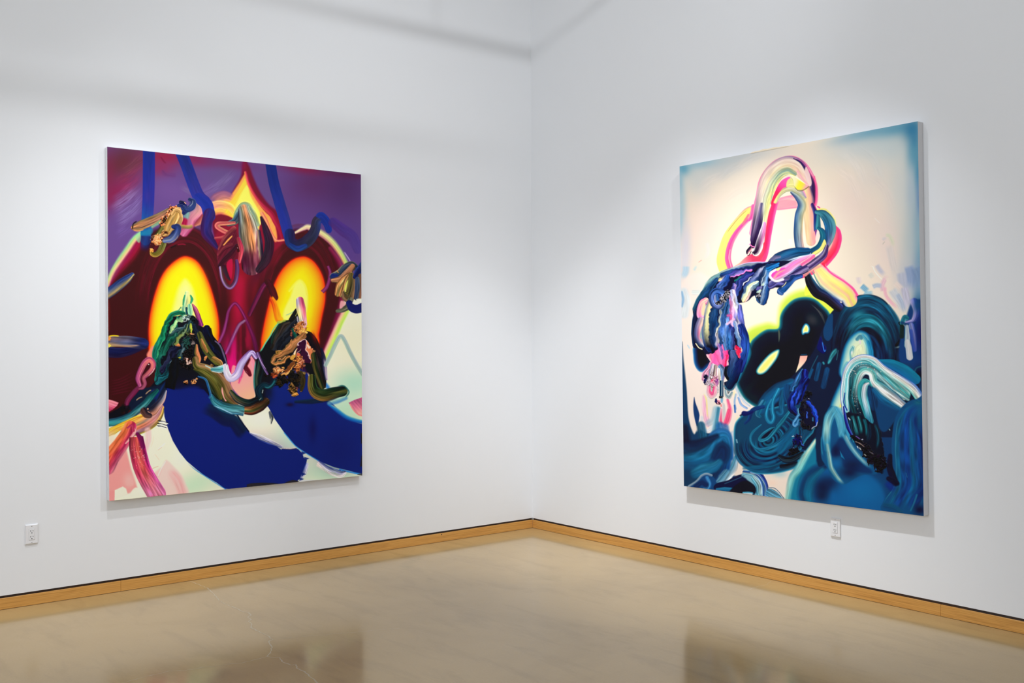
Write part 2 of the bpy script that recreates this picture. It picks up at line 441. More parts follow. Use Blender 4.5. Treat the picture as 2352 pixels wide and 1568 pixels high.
            b_ = bs[v]; b_[m] = sg[m]; bs[v] = b_
        tt = np.clip(bt / L, 0, 1)
        hw = np.interp(tt, S / L, W)
        q = best / np.maximum(hw, .1)
        al = a * sstep(.5 - (best - hw) / (2 * edge))
        if flat[0]: al = al * sstep(.5 + bt / 1.5)
        if flat[1]: al = al * sstep(.5 + (L - bt) / 1.5)
        sn = np.clip(bs / np.maximum(hw, .1), -1, 1)
        u = q.clip(0, 1) if sym else (sn + 1) / 2
        col = s.ramp(u, cols)
        if colsm is not None:
            cols2 = cols2 or cols
            c1 = s.ramp(u, colsm); c2 = s.ramp(u, cols2)
            k1 = sstep(tt * 2)[..., None]; k2 = sstep(tt * 2 - 1)[..., None]
            col = (col * (1 - k1) + c1 * k1) * (1 - k2) + c2 * k2
        elif cols2 is not None:
            k2 = sstep(tt)[..., None]; col = col * (1 - k2) + s.ramp(u, cols2) * k2
        nz = vnoise(u * bf * 1.3 + 31, bt * .045, s.seed) * .7 + vnoise(u * bf * 2.9, bt * .06, s.seed + 9) * .3
        if br: col = np.clip(col * (1 + br * 2 * (nz - .5))[..., None] + (br * .12 * (nz - .5))[..., None], 0, 1)
        if dry:
            nz2 = vnoise(u * bf * 1.5, bt * .05, s.seed + 21) * .75 + .25 * vnoise(u * bf * 3.5, bt * .08, s.seed + 22)
            thr = dry * (.5 + .5 * tt)
            al = al * sstep((nz2 - thr) / .4 + .5)
        if fade[0]: al = al * sstep(bt / (fade[0] * L))
        if fade[1]: al = al * sstep((L - bt) / (fade[1] * L))
        s.mix(w, col, al)
        if h:
            prof = sstep((1 - q) / .35) * .45 + ridge * np.exp(-((q - .8) / .16) ** 2) + .55 * (nz - .5)
            s.H[w] = s.H[w] * (1 - al * .7) + np.clip(h * prof, 0, None) * al

    def line(s, pts, w_, c, a=1., edge=.6, fade=(.2, .2)):
        s.stroke(pts, w_, [c], a=a, edge=edge, br=0, fade=fade)

    def clump(s, cx, cy, rx, ry, cols, h=5., rot=0., f=.22, seed=0):
        """thick crusted paint: broken outline, crinkled relief, mixed colours"""
        R = max(rx, ry) * 1.5
        w = s.win(cx - R, cy - R, cx + R, cy + R)
        X, Y = s.X[w], s.Y[w]
        if X.size == 0: return
        sd = seed + int(cx * 13 + cy * 7)
        x = X - cx; y = Y - cy
        cr, sr = math.cos(math.radians(rot)), math.sin(math.radians(rot))
        e = np.sqrt(((x * cr + y * sr) / rx) ** 2 + ((-x * sr + y * cr) / ry) ** 2)
        n1 = vnoise(X * f, Y * f, sd); n2 = vnoise(X * f * 2.3, Y * f * 2.3, sd + 1)
        n3 = vnoise(X * f * 5, Y * f * 5, sd + 7)
        e = e + .7 * (n1 - .5) + .45 * (n2 - .5) + .25 * (n3 - .5)
        al = sstep((1 - e) / .3 + .5)
        wx = X + 5 * (n1 - .5); wy = Y + 5 * (n2 - .5)
        r = 1 - np.abs(2 * vnoise(wx * f * 1.3, wy * f * 1.3, sd + 2) - 1)
        r2 = vnoise(wx * f * 2.6, wy * f * 2.6, sd + 3)
        u = np.clip(.5 + 1.5 * (vnoise(wx * f * 1.1, wy * f * 1.5, sd + 5) - .5) + .5 * (r2 - .5), 0, 1)  # colour partly follows the relief, putting crevice shade into the palette mix
        col = s.ramp(u, cols)
        s.mix(w, np.clip(col * (1 + .35 * (n3 - .5))[..., None], 0, 1), al)
        s.H[w] = s.H[w] * (1 - al) + h * (.15 + .45 * r ** 2 + .4 * r2) * al

    def smear(s, pts, amp=3., f=.07, blur=6, seed=0):
        """drag the wet paint around inside an outline"""
        P = catmull(pts, 4, True); pad = blur + 1
        w = s.win(P[:, 0].min() - pad, P[:, 1].min() - pad, P[:, 0].max() + pad, P[:, 1].max() + pad)
        X, Y = s.X[w], s.Y[w]; m = sstep(.5 - s.sdf(P, w) / (2 * blur))
        sd = 900 + seed
        dx = amp * m * (2 * vnoise(X * f, Y * f, sd) - 1 + .6 * (2 * vnoise(X * f * 2.6, Y * f * 2.6, sd + 1) - 1))
        dy = amp * m * (2 * vnoise(X * f, Y * f, sd + 2) - 1 + .6 * (2 * vnoise(X * f * 2.6, Y * f * 2.6, sd + 3) - 1))
        Q = s.Mi @ np.stack([(X + dx).ravel(), (Y + dy).ravel(), np.ones(X.size)])
        gi = np.clip(Q[0] / Q[2] * (s.nx - 1), 0, s.nx - 1.001); gj = np.clip(Q[1] / Q[2] * (s.ny - 1), 0, s.ny - 1.001)
        i0 = gi.astype(int); j0 = gj.astype(int); fx = gi - i0; fy = gj - j0
        for F in ('C', 'H'):
            G = getattr(s, F); a, b_ = (fx, fy) if F == 'H' else (fx[:, None], fy[:, None])
            v = (G[j0, i0] * (1 - a) + G[j0, i0 + 1] * a) * (1 - b_) + (G[j0 + 1, i0] * (1 - a) + G[j0 + 1, i0 + 1] * a) * b_
            G[w] = v.reshape(G[w].shape)

    def specks(s, pts, n, c, r=.6, spread=4, a=.8, seed=1, h=0):
        P = catmull(pts, 10); rg = np.random.RandomState(seed)
        for i in range(n):
            p = P[rg.randint(len(P))] + rg.randn(2) * spread
            rr = r * (.6 + rg.rand())
            w = s.win(p[0] - 3, p[1] - 3, p[0] + 3, p[1] + 3)
            d = np.hypot(s.X[w] - p[0], s.Y[w] - p[1])
            al = a * sstep(.5 - (d - rr) / 1.)
            s.mix(w, hx(c), al); s.H[w] += h * al
# ---------------------------------------------------------------- painting with the two glowing ovals
def paint_ovals(A):
    P = A.poly; S = A.stroke; B = A.blob; K = A.clump; L = A.line
    A.base('#5e427c')
    # violet and wine ground at the top
    B(690, 470, 120, 70, '#573a72', .9); B(790, 430, 60, 80, '#4b2c5c', .9); B(715, 425, 60, 40, '#552a55', .7)
    B(610, 440, 25, 80, '#5b4175', .8); B(790, 560, 60, 60, '#523a80', .8)
    B(278, 372, 75, 48, '#5a2b36', 1, -35); B(262, 440, 70, 30, '#7d1f44', .85, -38); B(250, 400, 18, 60, '#74203c', .6)
    B(378, 358, 55, 22, '#8c1f3c', .95); B(365, 385, 40, 22, '#80284e', .8); B(450, 366, 60, 16, '#7c2048', .85, 10)
    B(520, 376, 60, 14, '#6c2650', .8, 8); B(700, 390, 55, 13, '#7c1f42', .9, 8); B(790, 402, 60, 12, '#54244c', .9, 8)
    B(400, 440, 60, 30, '#6b4a86', .6, 20); B(505, 405, 45, 35, '#5c4676', .8); B(460, 450, 50, 25, '#64487e', .8, -30)
    for i, (x, y, l, c, al) in enumerate([(250, 480, 75, '#8c7aa8', .5), (258, 500, 80, '#7f6ba0', .5), (262, 515, 70, '#8f80ae', .35), (255, 460, 60, '#7a5a8e', .4),
                               (270, 440, 60, '#8a2c50', .4), (262, 420, 70, '#8c3044', .3), (275, 395, 60, '#6e3c44', .45), (300, 385, 55, '#6a3440', .4),
                               (470, 445, 75, '#7c6c96', .35), (450, 455, 70, '#75629a', .3), (262, 540, 50, '#6d5592', .4)]):
        S([(x, y), (x + l * .5, y - l * .3), (x + l, y - l * .78)], 9, [c], a=al, edge=5, br=.25, bf=9, dry=.45, fade=(.3, .4))
    S(T('a', 1330, 740, 1600, 900, 1800, 1000), 5, ['#7a6890'], a=.4, edge=3, fade=(.3, .3))
    L(T('a', 1000, 210, 1060, 300, 1110, 350), 1.6, '#6a1838', .7, 1.5); S(T('a', 1050, 490, 1100, 540, 1250, 560), 4, ['#5c3068'], a=.5, edge=3)
    # pale ground of the lower half
    P([(700, 700), (770, 690), (845, 660), (850, 1170), (235, 1170), (235, 930), (400, 925), (560, 925), (640, 850)], '#ebe0c6', 4, 1, False)
    B(815, 880, 60, 45, '#a9d3b9', 1); B(800, 940, 60, 40, '#b6d9bb', 1); B(800, 975, 50, 30, '#c3d8a8', .6); B(800, 780, 60, 60, '#e2dcbc', 1)
    B(450, 1112, 80, 36, '#c2dab9', 1, -20); B(425, 1040, 30, 60, '#dbe3cf', .9, 40); B(680, 1005, 55, 34, '#bcdcc2', 1, 35); B(760, 1085, 90, 32, '#bfdbbb', 1)
    B(600, 965, 40, 30, '#ece6d2', .9); B(345, 1030, 45, 50, '#f0dec8', 1); B(300, 1128, 50, 16, '#efe0cf', 1)
    # dark red masses
    big_l = [(238, 700), (250, 655), (270, 612), (300, 570), (330, 540), (365, 522), (410, 515), (450, 522), (487, 545), (515, 585), (535, 640), (545, 720),
             (548, 830), (520, 860), (430, 910), (330, 945), (238, 955)]
    P(big_l, '#3a1019', 7)
    big_r = [(530, 640), (560, 640), (585, 600), (620, 560), (650, 535), (700, 525), (742, 545), (770, 580), (788, 625), (790, 680), (782, 730), (760, 790), (744, 830), (700, 860), (560, 850), (530, 830)]
    P(big_r, '#3c1019', 6)
    P([(500, 560), (560, 560), (640, 540), (640, 590), (600, 640), (570, 760), (572, 850), (535, 860), (530, 760), (525, 660)], '#6e0e22', 9)
    B(552, 640, 16, 60, '#a60c34', .9); B(548, 700, 12, 60, '#a00a38', .9); B(560, 620, 30, 20, '#7a0f20', .8)
    B(572, 770, 12, 60, '#9c0e3c', .8); B(530, 800, 18, 45, '#a81050', .9); B(535, 835, 20, 34, '#d4186e', 1); B(575, 700, 10, 60, '#48101c', .8)
    B(598, 620, 14, 40, '#33202a', .6, 30); B(500, 790, 12, 40, '#8a1048', .6)
    for x, y0, y1, c, al, w in [(548, 730, 860, '#4a0c20', .7, 4), (560, 720, 850, '#3a0c1c', .8, 5), (568, 790, 862, '#3a0818', .9, 5), (538, 760, 850, '#c0186a', .5, 4), (553, 820, 880, '#d0207a', .6, 4), (528, 740, 830, '#5a0a2c', .6, 4), (544, 560, 650, '#b01440', .4, 4)]:
        S([(x, y0), (x + 1, (y0 + y1) / 2), (x - 2, y1)], w, [c], a=al, edge=3, dry=.3, fade=(.3, .3))
    # rings of brushwork around the ovals
    for r, c, al in [(1.0, '#7a1a2a', .55), (1.07, '#5a1620', .5), (1.13, '#4c2420', .5), (1.2, '#6a1626', .5), (1.3, '#531c1c', .4)]:
        pts = [(425 + 82 * r * math.cos(t) * (1.0 if math.cos(t) > 0 else 1.05), 700 - (148 * r) * math.sin(t)) for t in np.linspace(-.1, 3.3, 14)]
        S(pts, 3.2, [c], a=al, edge=2, dry=.35, br=.2, fade=(.2, .2))
        pts = [(688 + 74 * r * math.cos(t), 700 - (140 * r) * math.sin(t)) for t in np.linspace(.1, 3.2, 14)]
        S(pts, 3.2, [c], a=al * .8, edge=2, dry=.35, br=.2, fade=(.2, .2))
    L(T('c', 1180, 300, 1250, 265, 1300, 255), 1.6, '#1c080c', .9, .8); L(T('c', 1300, 240, 1400, 228, 1480, 240), 1.6, '#8a1430', .8, 1)
    # glowing ovals
    ovl = [(425, 589), (405, 598), (385, 616), (371, 638), (361, 664), (353, 692), (347, 722), (344, 752), (345, 782), (352, 812), (420, 850), (495, 800), (502, 770), (501, 732), (492, 690), (479, 650), (462, 614), (446, 596)]
    A.glow(ovl, [(7, '#5a0a08', 0), (3.5, '#8a1606', .6), (1, '#e03c00', 1), (-2, '#fc6a00', 1), (-6, '#ff9a00', 1), (-12, '#ffc200', 1), (-20, '#fdd600', 1), (-32, '#f9de10', 1), (-60, '#f6e030', 1)])
    B(430, 640, 38, 30, '#f8d800', .5)
    P([(422, 640), (432, 642), (444, 662), (452, 700), (456, 745), (400, 745), (396, 720), (402, 690), (410, 660)], '#f4e470', 7, .95)
    P([(424, 655), (434, 660), (442, 690), (446, 730), (406, 730), (408, 700), (414, 672)], '#f3e67e', 5, .9)
    ovr = [(694, 592), (674, 598), (655, 614), (640, 636), (629, 662), (621, 692), (613, 726), (607, 756), (603, 790), (610, 830), (720, 800), (731, 766), (738, 728), (745, 690), (744, 655), (736, 628), (722, 606), (708, 595)]
    A.glow(ovr, [(7, '#5a0a08', 0), (3.5, '#8a1606', .6), (1, '#e03400', 1), (-2, '#fb5e00', 1), (-7, '#ff8400', 1), (-14, '#ffa200', 1), (-22, '#fcbc00', 1), (-32, '#f6cc04', 1), (-60, '#f2d618', 1)])
    P([(690, 630), (706, 650), (714, 690), (708, 735), (650, 740), (640, 720), (655, 690), (670, 650)], '#f1d41c', 8, .9)
    P([(688, 643), (700, 655), (707, 682), (704, 720), (690, 735), (655, 735), (652, 715), (668, 680), (676, 655)], '#efe06a', 4, .95)
    S(T('d', 980, 1080, 1080, 960, 1180, 910, 1260, 1000, 1290, 1150), 3, ['#e8dc50'], a=.7, edge=2)
    P([(345, 800), (352, 792), (362, 800), (372, 830), (352, 830), (338, 815)], '#f2826a', 3, 1)
    # left rim arc
    S(T('a', 740, 1540) + T('c', 560, 110, 400, 330, 250, 540, 130, 740, 50, 960), [6, 8, 8.5, 8, 7, 6],
      ['#c46a70', '#e6c48e', '#bcc070', '#86c88a', '#6f6a90'], ['#a02a4c', '#d8a48c', '#c9c078', '#9cb47e', '#66527e'], edge=2.5, br=.05)
    S(T('c', 720, 60, 600, 260, 480, 450, 300, 680, 160, 880, 90, 1020), [7, 10, 11, 8, 5, 4], ['#5c0a1c', '#9c1038', '#8c1640'], ['#3c0c18', '#6a0c28', '#a04468'], a=.95, edge=5, br=.1)
    # right rim arc
    S(T('d', 1080, 40) + T('b', 1230, 1530, 1330, 1510) + T('d', 1560, 60, 1750, 220, 1900, 430, 2010, 640), [3, 6, 8, 8.5, 8, 7], ['#6b5078', '#e8d0a0', '#ddc09a', '#b07080'], ['#6a6080', '#b8d870', '#d4c070', '#8a2048'], edge=2, br=.05)
    S(T('d', 1700, 330, 1850, 560, 1920, 800, 1930, 1050, 1880, 1400) + T('f', 1750, 250, 1600, 620), [4, 5, 5, 5, 6, 6, 5], ['#a8305a', '#5c1030'], a=.8, edge=3, br=.05)
    S(T('d', 2100, 1150, 2010, 1420) + T('f', 1900, 80, 1760, 400, 1660, 620, 1630, 720), [5, 9, 9, 9, 8, 5], ['#dfe4b8', '#b8dc58', '#ccd468', '#e8b498', '#c87880'], edge=2.5, br=.04)
    # flame
    P([(560, 370), (572, 384), (582, 410), (597, 442), (617, 470), (640, 490), (650, 516), (657, 556), (640, 562), (620, 566), (600, 590), (530, 590), (500, 560), (488, 520), (492, 490), (505, 470), (525, 455), (540, 430), (553, 405)], '#6c0c28', 4)
    B(560, 380, 7, 16, '#7a1040', .8); P([(540, 510), (560, 520), (640, 500), (650, 555), (600, 590), (520, 590), (495, 560), (500, 530)], '#800f2c', 4)
    P([(564, 398), (571, 415), (580, 441), (597, 471), (612, 490), (627, 503), (636, 540), (634, 556), (626, 548), (612, 520), (603, 505), (597, 497), (588, 505), (545, 505), (530, 497), (500, 487), (488, 470), (508, 462), (528, 450), (548, 422)],
      '#f39a48', 2.5, tex=.04, ang=-55)
    P([(564, 408), (568, 430), (580, 462), (598, 492), (592, 520), (576, 500), (556, 472), (536, 498), (520, 490), (505, 478), (528, 462), (545, 440)], '#f8c03c', 3, tex=.05, ang=-55)
    P([(567, 425), (575, 450), (596, 488), (597, 510), (590, 545), (584, 500), (570, 478), (552, 468), (540, 495), (535, 490), (545, 462)], '#f3dc58', 3)
    S(T('b', 185, 520, 240, 720, 350, 930, 480, 1100, 640, 1260, 720, 1400, 800, 1568) + T('d', 840, 170), [3, 4, 4, 5, 6, 6, 4, 3], ['#7c0c2c', '#d04050', '#f48a48'], ['#7a0c2c', '#9a1838', '#8a1034'], edge=1.5, br=.1)
    S(T('b', 480, 1260, 560, 1400, 620, 1568) + T('d', 700, 130, 760, 180, 880, 170), [4, 4, 4, 3, 2.5, 2.5], ['#c04a50', '#f8a070', '#d86a58'], a=.9, edge=1.5, br=.1)
    # peach swirls beside the flame
    S(T('a', 2330, 980, 2150, 930, 2000, 980, 1930, 1080), [8, 11, 11, 9], ['#d89068', '#b87068', '#a06070', '#7a4a68'], a=.9, edge=2, br=.15, fade=(.2, .3))
    S(T('a', 1900, 1130, 2080, 1090, 2250, 1130, 2352, 1250), [10, 10, 8, 7], ['#e8a878', '#d89078', '#c87070'], ['#f8e060', '#f0b050', '#f8c860'], a=.95, edge=2, br=.12)
    S(T('a', 1950, 1240, 2080, 1210, 2200, 1240), [8, 8, 6], ['#f0b860', '#e8a850', '#a84048'], a=.95, edge=2, br=.1, fade=(0, .3))
    S(T('a', 1700, 1090, 1680, 1200, 1560, 1330, 1520, 1450, 1440, 1568), [9, 13, 14, 13, 12], ['#c87890', '#d89890', '#b08080', '#8a7898'], ['#8a2048', '#d07098', '#c05a80', '#9a4058'], edge=2, br=.14, h=.5)
    S(T('a', 1780, 1290, 1700, 1400, 1640, 1450), [5, 7, 4], ['#c88068', '#a05048', '#8a3048'], edge=1.5, br=.14)
    S(T('a', 1480, 1250, 1470, 1300), 7, ['#6aa890', '#5a8888'], a=.8, edge=3); S(T('a', 1440, 1380, 1430, 1430), 7, ['#9a1038'], a=.9, edge=3)
    S(T('a', 1360, 1470, 1500, 1490, 1560, 1480), 4, ['#c0a050', '#606030'], edge=2, a=.9)
    # blue bands hanging from the top edge
    S(T('a', 795, 60, 795, 500, 790, 900, 780, 1150, 765, 1350, 745, 1568) + T('c', 740, 150), [14, 14, 13.6, 13.6, 13, 12.6, 12], ['#202a80', '#1b2770', '#1c2c84'], edge=.8, br=.06,
      cols2=['#2a5080', '#1c5a90', '#1c6a98'], colsm=['#2a2c88', '#262a80', '#202c88'])
    B(338, 448, 10, 18, '#3c3080', .45)
    S(T('c', 745, 60, 735, 200, 700, 380), [12, 11, 8], ['#201a48', '#1c2c64', '#2a2050'], a=.85, edge=2, br=.1, fade=(.1, .5))
    P(T('c', 560, 110, 640, 0, 650, 120, 620, 200), '#88c890', 2, .7)
    S(T('a', 1380, 150, 1480, 400, 1590, 700, 1690, 930, 1800, 1040), [13.6, 13.4, 13.6, 14, 14], ['#1d2a78', '#1c2768', '#1d2c80'], ['#2a2c80', '#302e80', '#26308a'], edge=.8, br=.06)
    S(T('a', 1700, 960, 1830, 1080, 1870, 1200, 1890, 1300), [11, 14, 14, 13.5], ['#232c88', '#1c2c84', '#26308a'], edge=.8, br=.06)
    S(T('a', 1890, 1260, 1840, 1420, 1830, 1568) + T('c', 1860, 80, 1960, 220, 2060, 340), [13.4, 12.5, 12.5, 12, 8, 3], ['#302050', '#26266e', '#3c1a48'], ['#301a40', '#2e2058', '#4a1030'], edge=1.2, br=.12)
    S(T('b', 625, 330, 690, 700, 790, 1050, 880, 1350, 940, 1568) + T('d', 980, 130), [11.6, 12, 12.4, 12.6, 12.6, 12.6], ['#182870', '#16246a', '#18286c'], ['#2c3072', '#24308c', '#2a3080'], edge=.8, br=.05)
    S(T('d', 980, 60, 1000, 200, 1120, 270, 1260, 220, 1380, 100) + T('b', 1440, 1540, 1470, 1400, 1560, 1350), [12, 13, 14, 14, 12, 11, 10],
      ['#2a1c40', '#1c2450', '#1c3070'], ['#3a2c3c', '#2e3450', '#26388a'], edge=1, br=.15, colsm=['#241e38', '#26283c', '#2c2c40'])
    S(T('b', 1490, 1370, 1540, 1320, 1640, 1430, 1680, 1568), [8, 10, 10, 7], ['#1c3088', '#202e7c'], edge=1, br=.08, fade=(.1, 0))
    S(T('d', 1000, 260, 1120, 330, 1260, 280), [4, 7, 5], ['#1a3080', '#1c4078'], edge=2, a=.8, br=.2)
    S(T('b', 1760, 1430, 1930, 1568) + T('d', 2100, 130, 2200, 350), [11, 13, 13, 10], ['#4a2c80', '#3c2a74', '#4a2464'], ['#4a3884', '#473478'], a=.75, edge=2, br=.06)
    L(T('d', 1950, 380, 2030, 500, 2080, 580), 1.4, '#b8a0c8', .8, 1)
    # raked stroke in the middle of the flame
    S(T('b', -20, 1360, 30, 1220, 120, 1100, 230, 1110, 330, 1250, 400, 1430), [4, 6, 7, 8, 8, 8], ['#d8d458', '#7c9a80', '#88b098', '#486068'], ['#f0dc58', '#a0a870', '#688880', '#88a090'], edge=1, br=.3, bf=8, h=1)
    S(T('b', -120, 1440, 0, 1390, 90, 1270, 170, 1240), [6, 8, 9, 8], ['#4a6a78', '#283848', '#38404c', '#6a7468'], edge=1, br=.3, h=1.2)
    S(T('b', 160, 1200, 210, 1400, 240, 1568) + T('d', 260, 130, 290, 350, 300, 620), [14, 20, 23, 24, 24, 23],
      ['#9aa070', '#7a8878', '#a0785c', '#c87c50', '#8a6a4c', '#7c8068', '#5c6870', '#40303c'], edge=1.2, br=.45, bf=12, h=1.8, dry=.08,
      colsm=['#7a7c74', '#b09a8c', '#e08a50', '#c08050', '#8c7058', '#6a6450', '#444858'], cols2=['#5c1c38', '#7c4048', '#8a5060', '#5a3038', '#4a2838', '#5a2840', '#3a1c28'])
    P(T('d', 140, 380, 340, 380, 460, 420, 460, 640, 150, 640), '#4c1428', 8, .5)
    S(T('d', 420, 20, 440, 250, 470, 580), [5, 8, 6], ['#281c34', '#302838', '#a08868', '#7a3050'], edge=1.5, br=.4, h=.8, dry=.25, fade=(0, .3))
    S(T('b', 470, 1330, 560, 1568) + T('d', 620, 250, 560, 520, 430, 700), [3, 8, 11, 11, 8], ['#301024', '#281c30', '#201c2c'], ['#301824', '#242028'], edge=1.5, br=.25, h=.6, a=.95)
    # wine coloured loops left of it
    S(T('a', 2340, 1420, 2180, 1430, 2050, 1440, 2030, 1490, 2150, 1568) + T('c', 2300, 60), [3, 4.5, 5, 5, 5, 4], ['#d89868', '#a84448', '#c87060'], edge=1, br=.25, h=.8)
    S(T('c', 2000, 130, 2150, 110, 2260, 30), [3, 4, 4], ['#c86858', '#8a2438'], edge=1.5, br=.2, a=.8)
    P(T('c', 2050, 300, 2150, 120, 2352, -80, 2380, 200, 2360, 500, 2200, 620, 2080, 660, 2030, 500), '#6c2230', 2, .95, tex=.25, ang=-60)
    S(T('c', 2060, 320, 2170, 120, 2330, -40), [2.5, 5, 6], ['#8a3038', '#a85048', '#6a2434'], edge=1, br=.3, h=1)
    S(T('c', 2140, 260, 2230, 160, 2300, 90), [1.5, 2.5, 1.5], ['#f0a050', '#d07848'], edge=.8, br=.2, h=1)
    S(T('c', 2060, 420, 2150, 300, 2280, 250), [4, 6, 5], ['#7a2434', '#a84848', '#401828'], edge=1, br=.3, h=1)
    S(T('c', 2080, 620, 2160, 520, 2300, 370) + T('d', 30, 260), [5, 6, 5, 4], ['#38202c', '#2c1824', '#4a2830'], edge=1, br=.25, h=1)
    S(T('d', 60, 140, 110, 330, 80, 560), [4, 6, 3], ['#c83858', '#a82c44', '#c86858'], ['#c85058', '#b84048'], edge=1.2, br=.2, h=1)
    S(T('d', 40, 280, 60, 360), [3, 3], ['#380c18'], edge=.8, br=.1, h=1); L(T('d', 42, 290, 50, 320), .7, '#ffe8e0', .9, .5)
    S(T('c', 2150, 640, 2210, 800, 2260, 880), [5, 4, 2], ['#2a1c28', '#38242c'], edge=1)
    P(T('c', 2040, 300, 2150, 120, 2340, -60, 2420, 200, 2400, 500, 2200, 640, 2060, 660), '#3c0e1c', 5, .5)
    P(T('c', 2200, 600, 2300, 500, 2310, 700, 2280, 860), '#b0143c', 1.5, .9)
    S(T('c', 2150, 250, 2230, 160, 2290, 100), 1.2, ['#e89850'], edge=.8)
    S(T('c', 2095, 660, 2130, 850, 2200, 980, 2280, 1010) + T('d', 10, 900, 40, 700, 30, 540), [4, 4.6, 4.8, 5, 5, 5, 4], ['#3a1c2c', '#4a3024', '#b898c8', '#5c3868'], ['#3c1c38', '#5c3464', '#4a2c58'], edge=.9, br=.15, h=1.2)
    # ochre crust, upper left
    S(T('a', 520, 1490, 650, 1450, 850, 1370, 1050, 1270, 1150, 1200), [6, 11, 10.5, 9.5, 7], ['#5a5028', '#a06c48', '#b87c50', '#70503c', '#b08848'], ['#6a5c40', '#8a5c48', '#a86c58'], edge=.8, br=.35, h=2.2)
    L(T('a', 500, 1500, 520, 1420, 590, 1370), 1.4, '#1c1410', .9, .8, (0, .2)); L(T('a', 500, 1530, 600, 1550, 720, 1520), 1.6, '#d09050', .9, .8)
    P(T('c', 640, 30, 850, -60, 860, 30, 760, 60), '#1c7a98', 2, .6); S(T('a', 860, 1480, 1000, 1390), [3, 4], ['#78a878'], a=.8, edge=2)
    S(T('c', 1060, 220, 1010, 340, 930, 410, 860, 400, 840, 350), [7, 7, 6, 5, 3], ['#8a8c50', '#4c4c20', '#7a7040'], ['#c09040', '#6c5a20', '#404018'], edge=.8, br=.3, h=1.8)
    S(T('a', 1050, 1480, 1000, 1568) + T('c', 940, 70), [6, 7, 5], ['#3a3c1c', '#6c6a34', '#2c2c14'], edge=1, br=.3, h=1.2)
    S(T('a', 1340, 1190, 1360, 1330, 1330, 1450, 1340, 1568), [6, 7, 6, 5], ['#c8a068', '#a07848', '#c08050'], edge=.8, br=.3, h=1.5)
    S(T('a', 1290, 1220, 1240, 1340, 1170, 1480, 1130, 1568) + T('c', 1080, 30), [14, 15, 14, 10, 8], ['#a87840', '#d8a868', '#9c7438', '#d0a868', '#8c6430', '#c89454'], edge=.8, br=.4, bf=8, h=3.2, ridge=.5)
    S(T('a', 1220, 1250, 1270, 1180, 1350, 1200, 1380, 1300), [4, 5, 5, 3], ['#d8ac70', '#a47840'], edge=.8, br=.3, h=2)
    for x, y, rx, ry, r in [(1190, 1150, 5, 6, 30), (1150, 1230, 4, 8, 20), (1060, 1360, 6, 12, 15), (1020, 1420, 6, 6, 0), (1270, 1125, 9, 2.5, -20)]:
        K(*T('a', x, y)[0], rx, ry, ['#1c100c', '#7a3c20', '#f08850', '#ffb080'], 3, r)
    K(*T('a', 1075, 1370)[0], 3, 7, ['#1a1410', '#3a2c18'], 2)
    S(T('a', 1330, 1100, 1400, 1090, 1450, 1180, 1430, 1230), [4, 8, 8, 5], ['#202858', '#1a2048', '#2c3870'], edge=.8, br=.3, h=2.4)
    S(T('a', 1370, 1040, 1430, 1060), 4, ['#14142c', '#1c2048'], h=2); L(T('a', 1430, 1040, 1470, 1075), 1, '#ffb890', .9)
    S(T('a', 1540, 1000, 1590, 1040, 1570, 1130, 1480, 1170, 1430, 1130), [5, 7.5, 8, 7, 4], ['#2c3c68', '#24305c', '#3c4470'], edge=.8, br=.3, h=2.2)
    L(T('a', 1590, 1000, 1580, 1070, 1520, 1130), .9, '#88909c', .8)
    S(T('a', 1240, 1480, 1310, 1500) + T('c', 1280, 40, 1200, 130, 1090, 160), [5, 9, 10, 10, 6], ['#3a4068', '#24346c', '#1c2450'], ['#304080', '#6a7488', '#1c2858'], edge=.9, br=.35, h=2.2)
    L(T('c', 1080, 190, 1180, 200, 1290, 130, 1340, 40), 1, '#b09070', .7)
    K(*T('c', 950, 150)[0], 12, 12, ['#8a4020', '#e89850', '#ffc890', '#c87040'], 4); K(*T('c', 870, 100)[0], 6, 3, ['#28180c', '#a07050'], 3, -40)
    K(*T('c', 1080, 20)[0], 9, 5, ['#2a1408', '#e8a060', '#784020'], 3); K(*T('c', 845, 340)[0], 5, 4, ['#f0a850', '#c07c38'], 3)
    # slate strokes at the left edge
    S(T('c', 40, 1120, 160, 1040, 300, 930, 420, 840, 500, 770), [12, 12, 11, 9, 5], ['#1e2850', '#2c3c68', '#6c7078', '#a08858', '#242c50'], ['#1e2850', '#28386c', '#3c4870', '#b09450', '#30405c'], edge=.9, br=.25, h=1.5)
    S(T('e', 40, 590, 250, 610, 450, 580, 650, 510, 740, 470), [13, 12, 10, 8, 6], ['#1c2048', '#181a3c', '#241c34'], edge=1.2, br=.15, h=.6)
    S(T('e', 40, 410, 250, 405, 450, 410, 700, 450), [12, 12.5, 13, 13], ['#7a6858', '#7c6460', '#585468', '#9c7850', '#a8904c'], ['#202858', '#1c2450', '#2c3054'], edge=.9, br=.3, h=1.8,
      colsm=['#54505c', '#5c5468', '#48506c', '#8a7060'])
    L(T('e', 120, 470, 400, 490, 660, 475), 1.6, '#b08868', .8, 1.2); L(T('e', 60, 315, 160, 300, 280, 310), 1.2, '#e8d020', .9, .7); K(*T('e', 70, 480)[0], 5, 4, ['#c0a030', '#e8c850'], 2); K(*T('e', 75, 360)[0], 5, 5, ['#8a6040', '#f09040'], 2)
    S(T('c', 60, 1220, 80, 1400) + T('e', 70, 200), 2.5, ['#6a1018'], a=.6, edge=3)
    for i in range(6):
        L(T('e', 70, 1130 + i * 50, 300, 1080 + i * 50, 560, 930 + i * 70), 1.2, '#5a2028', .5, 1.2, (.3, .4))
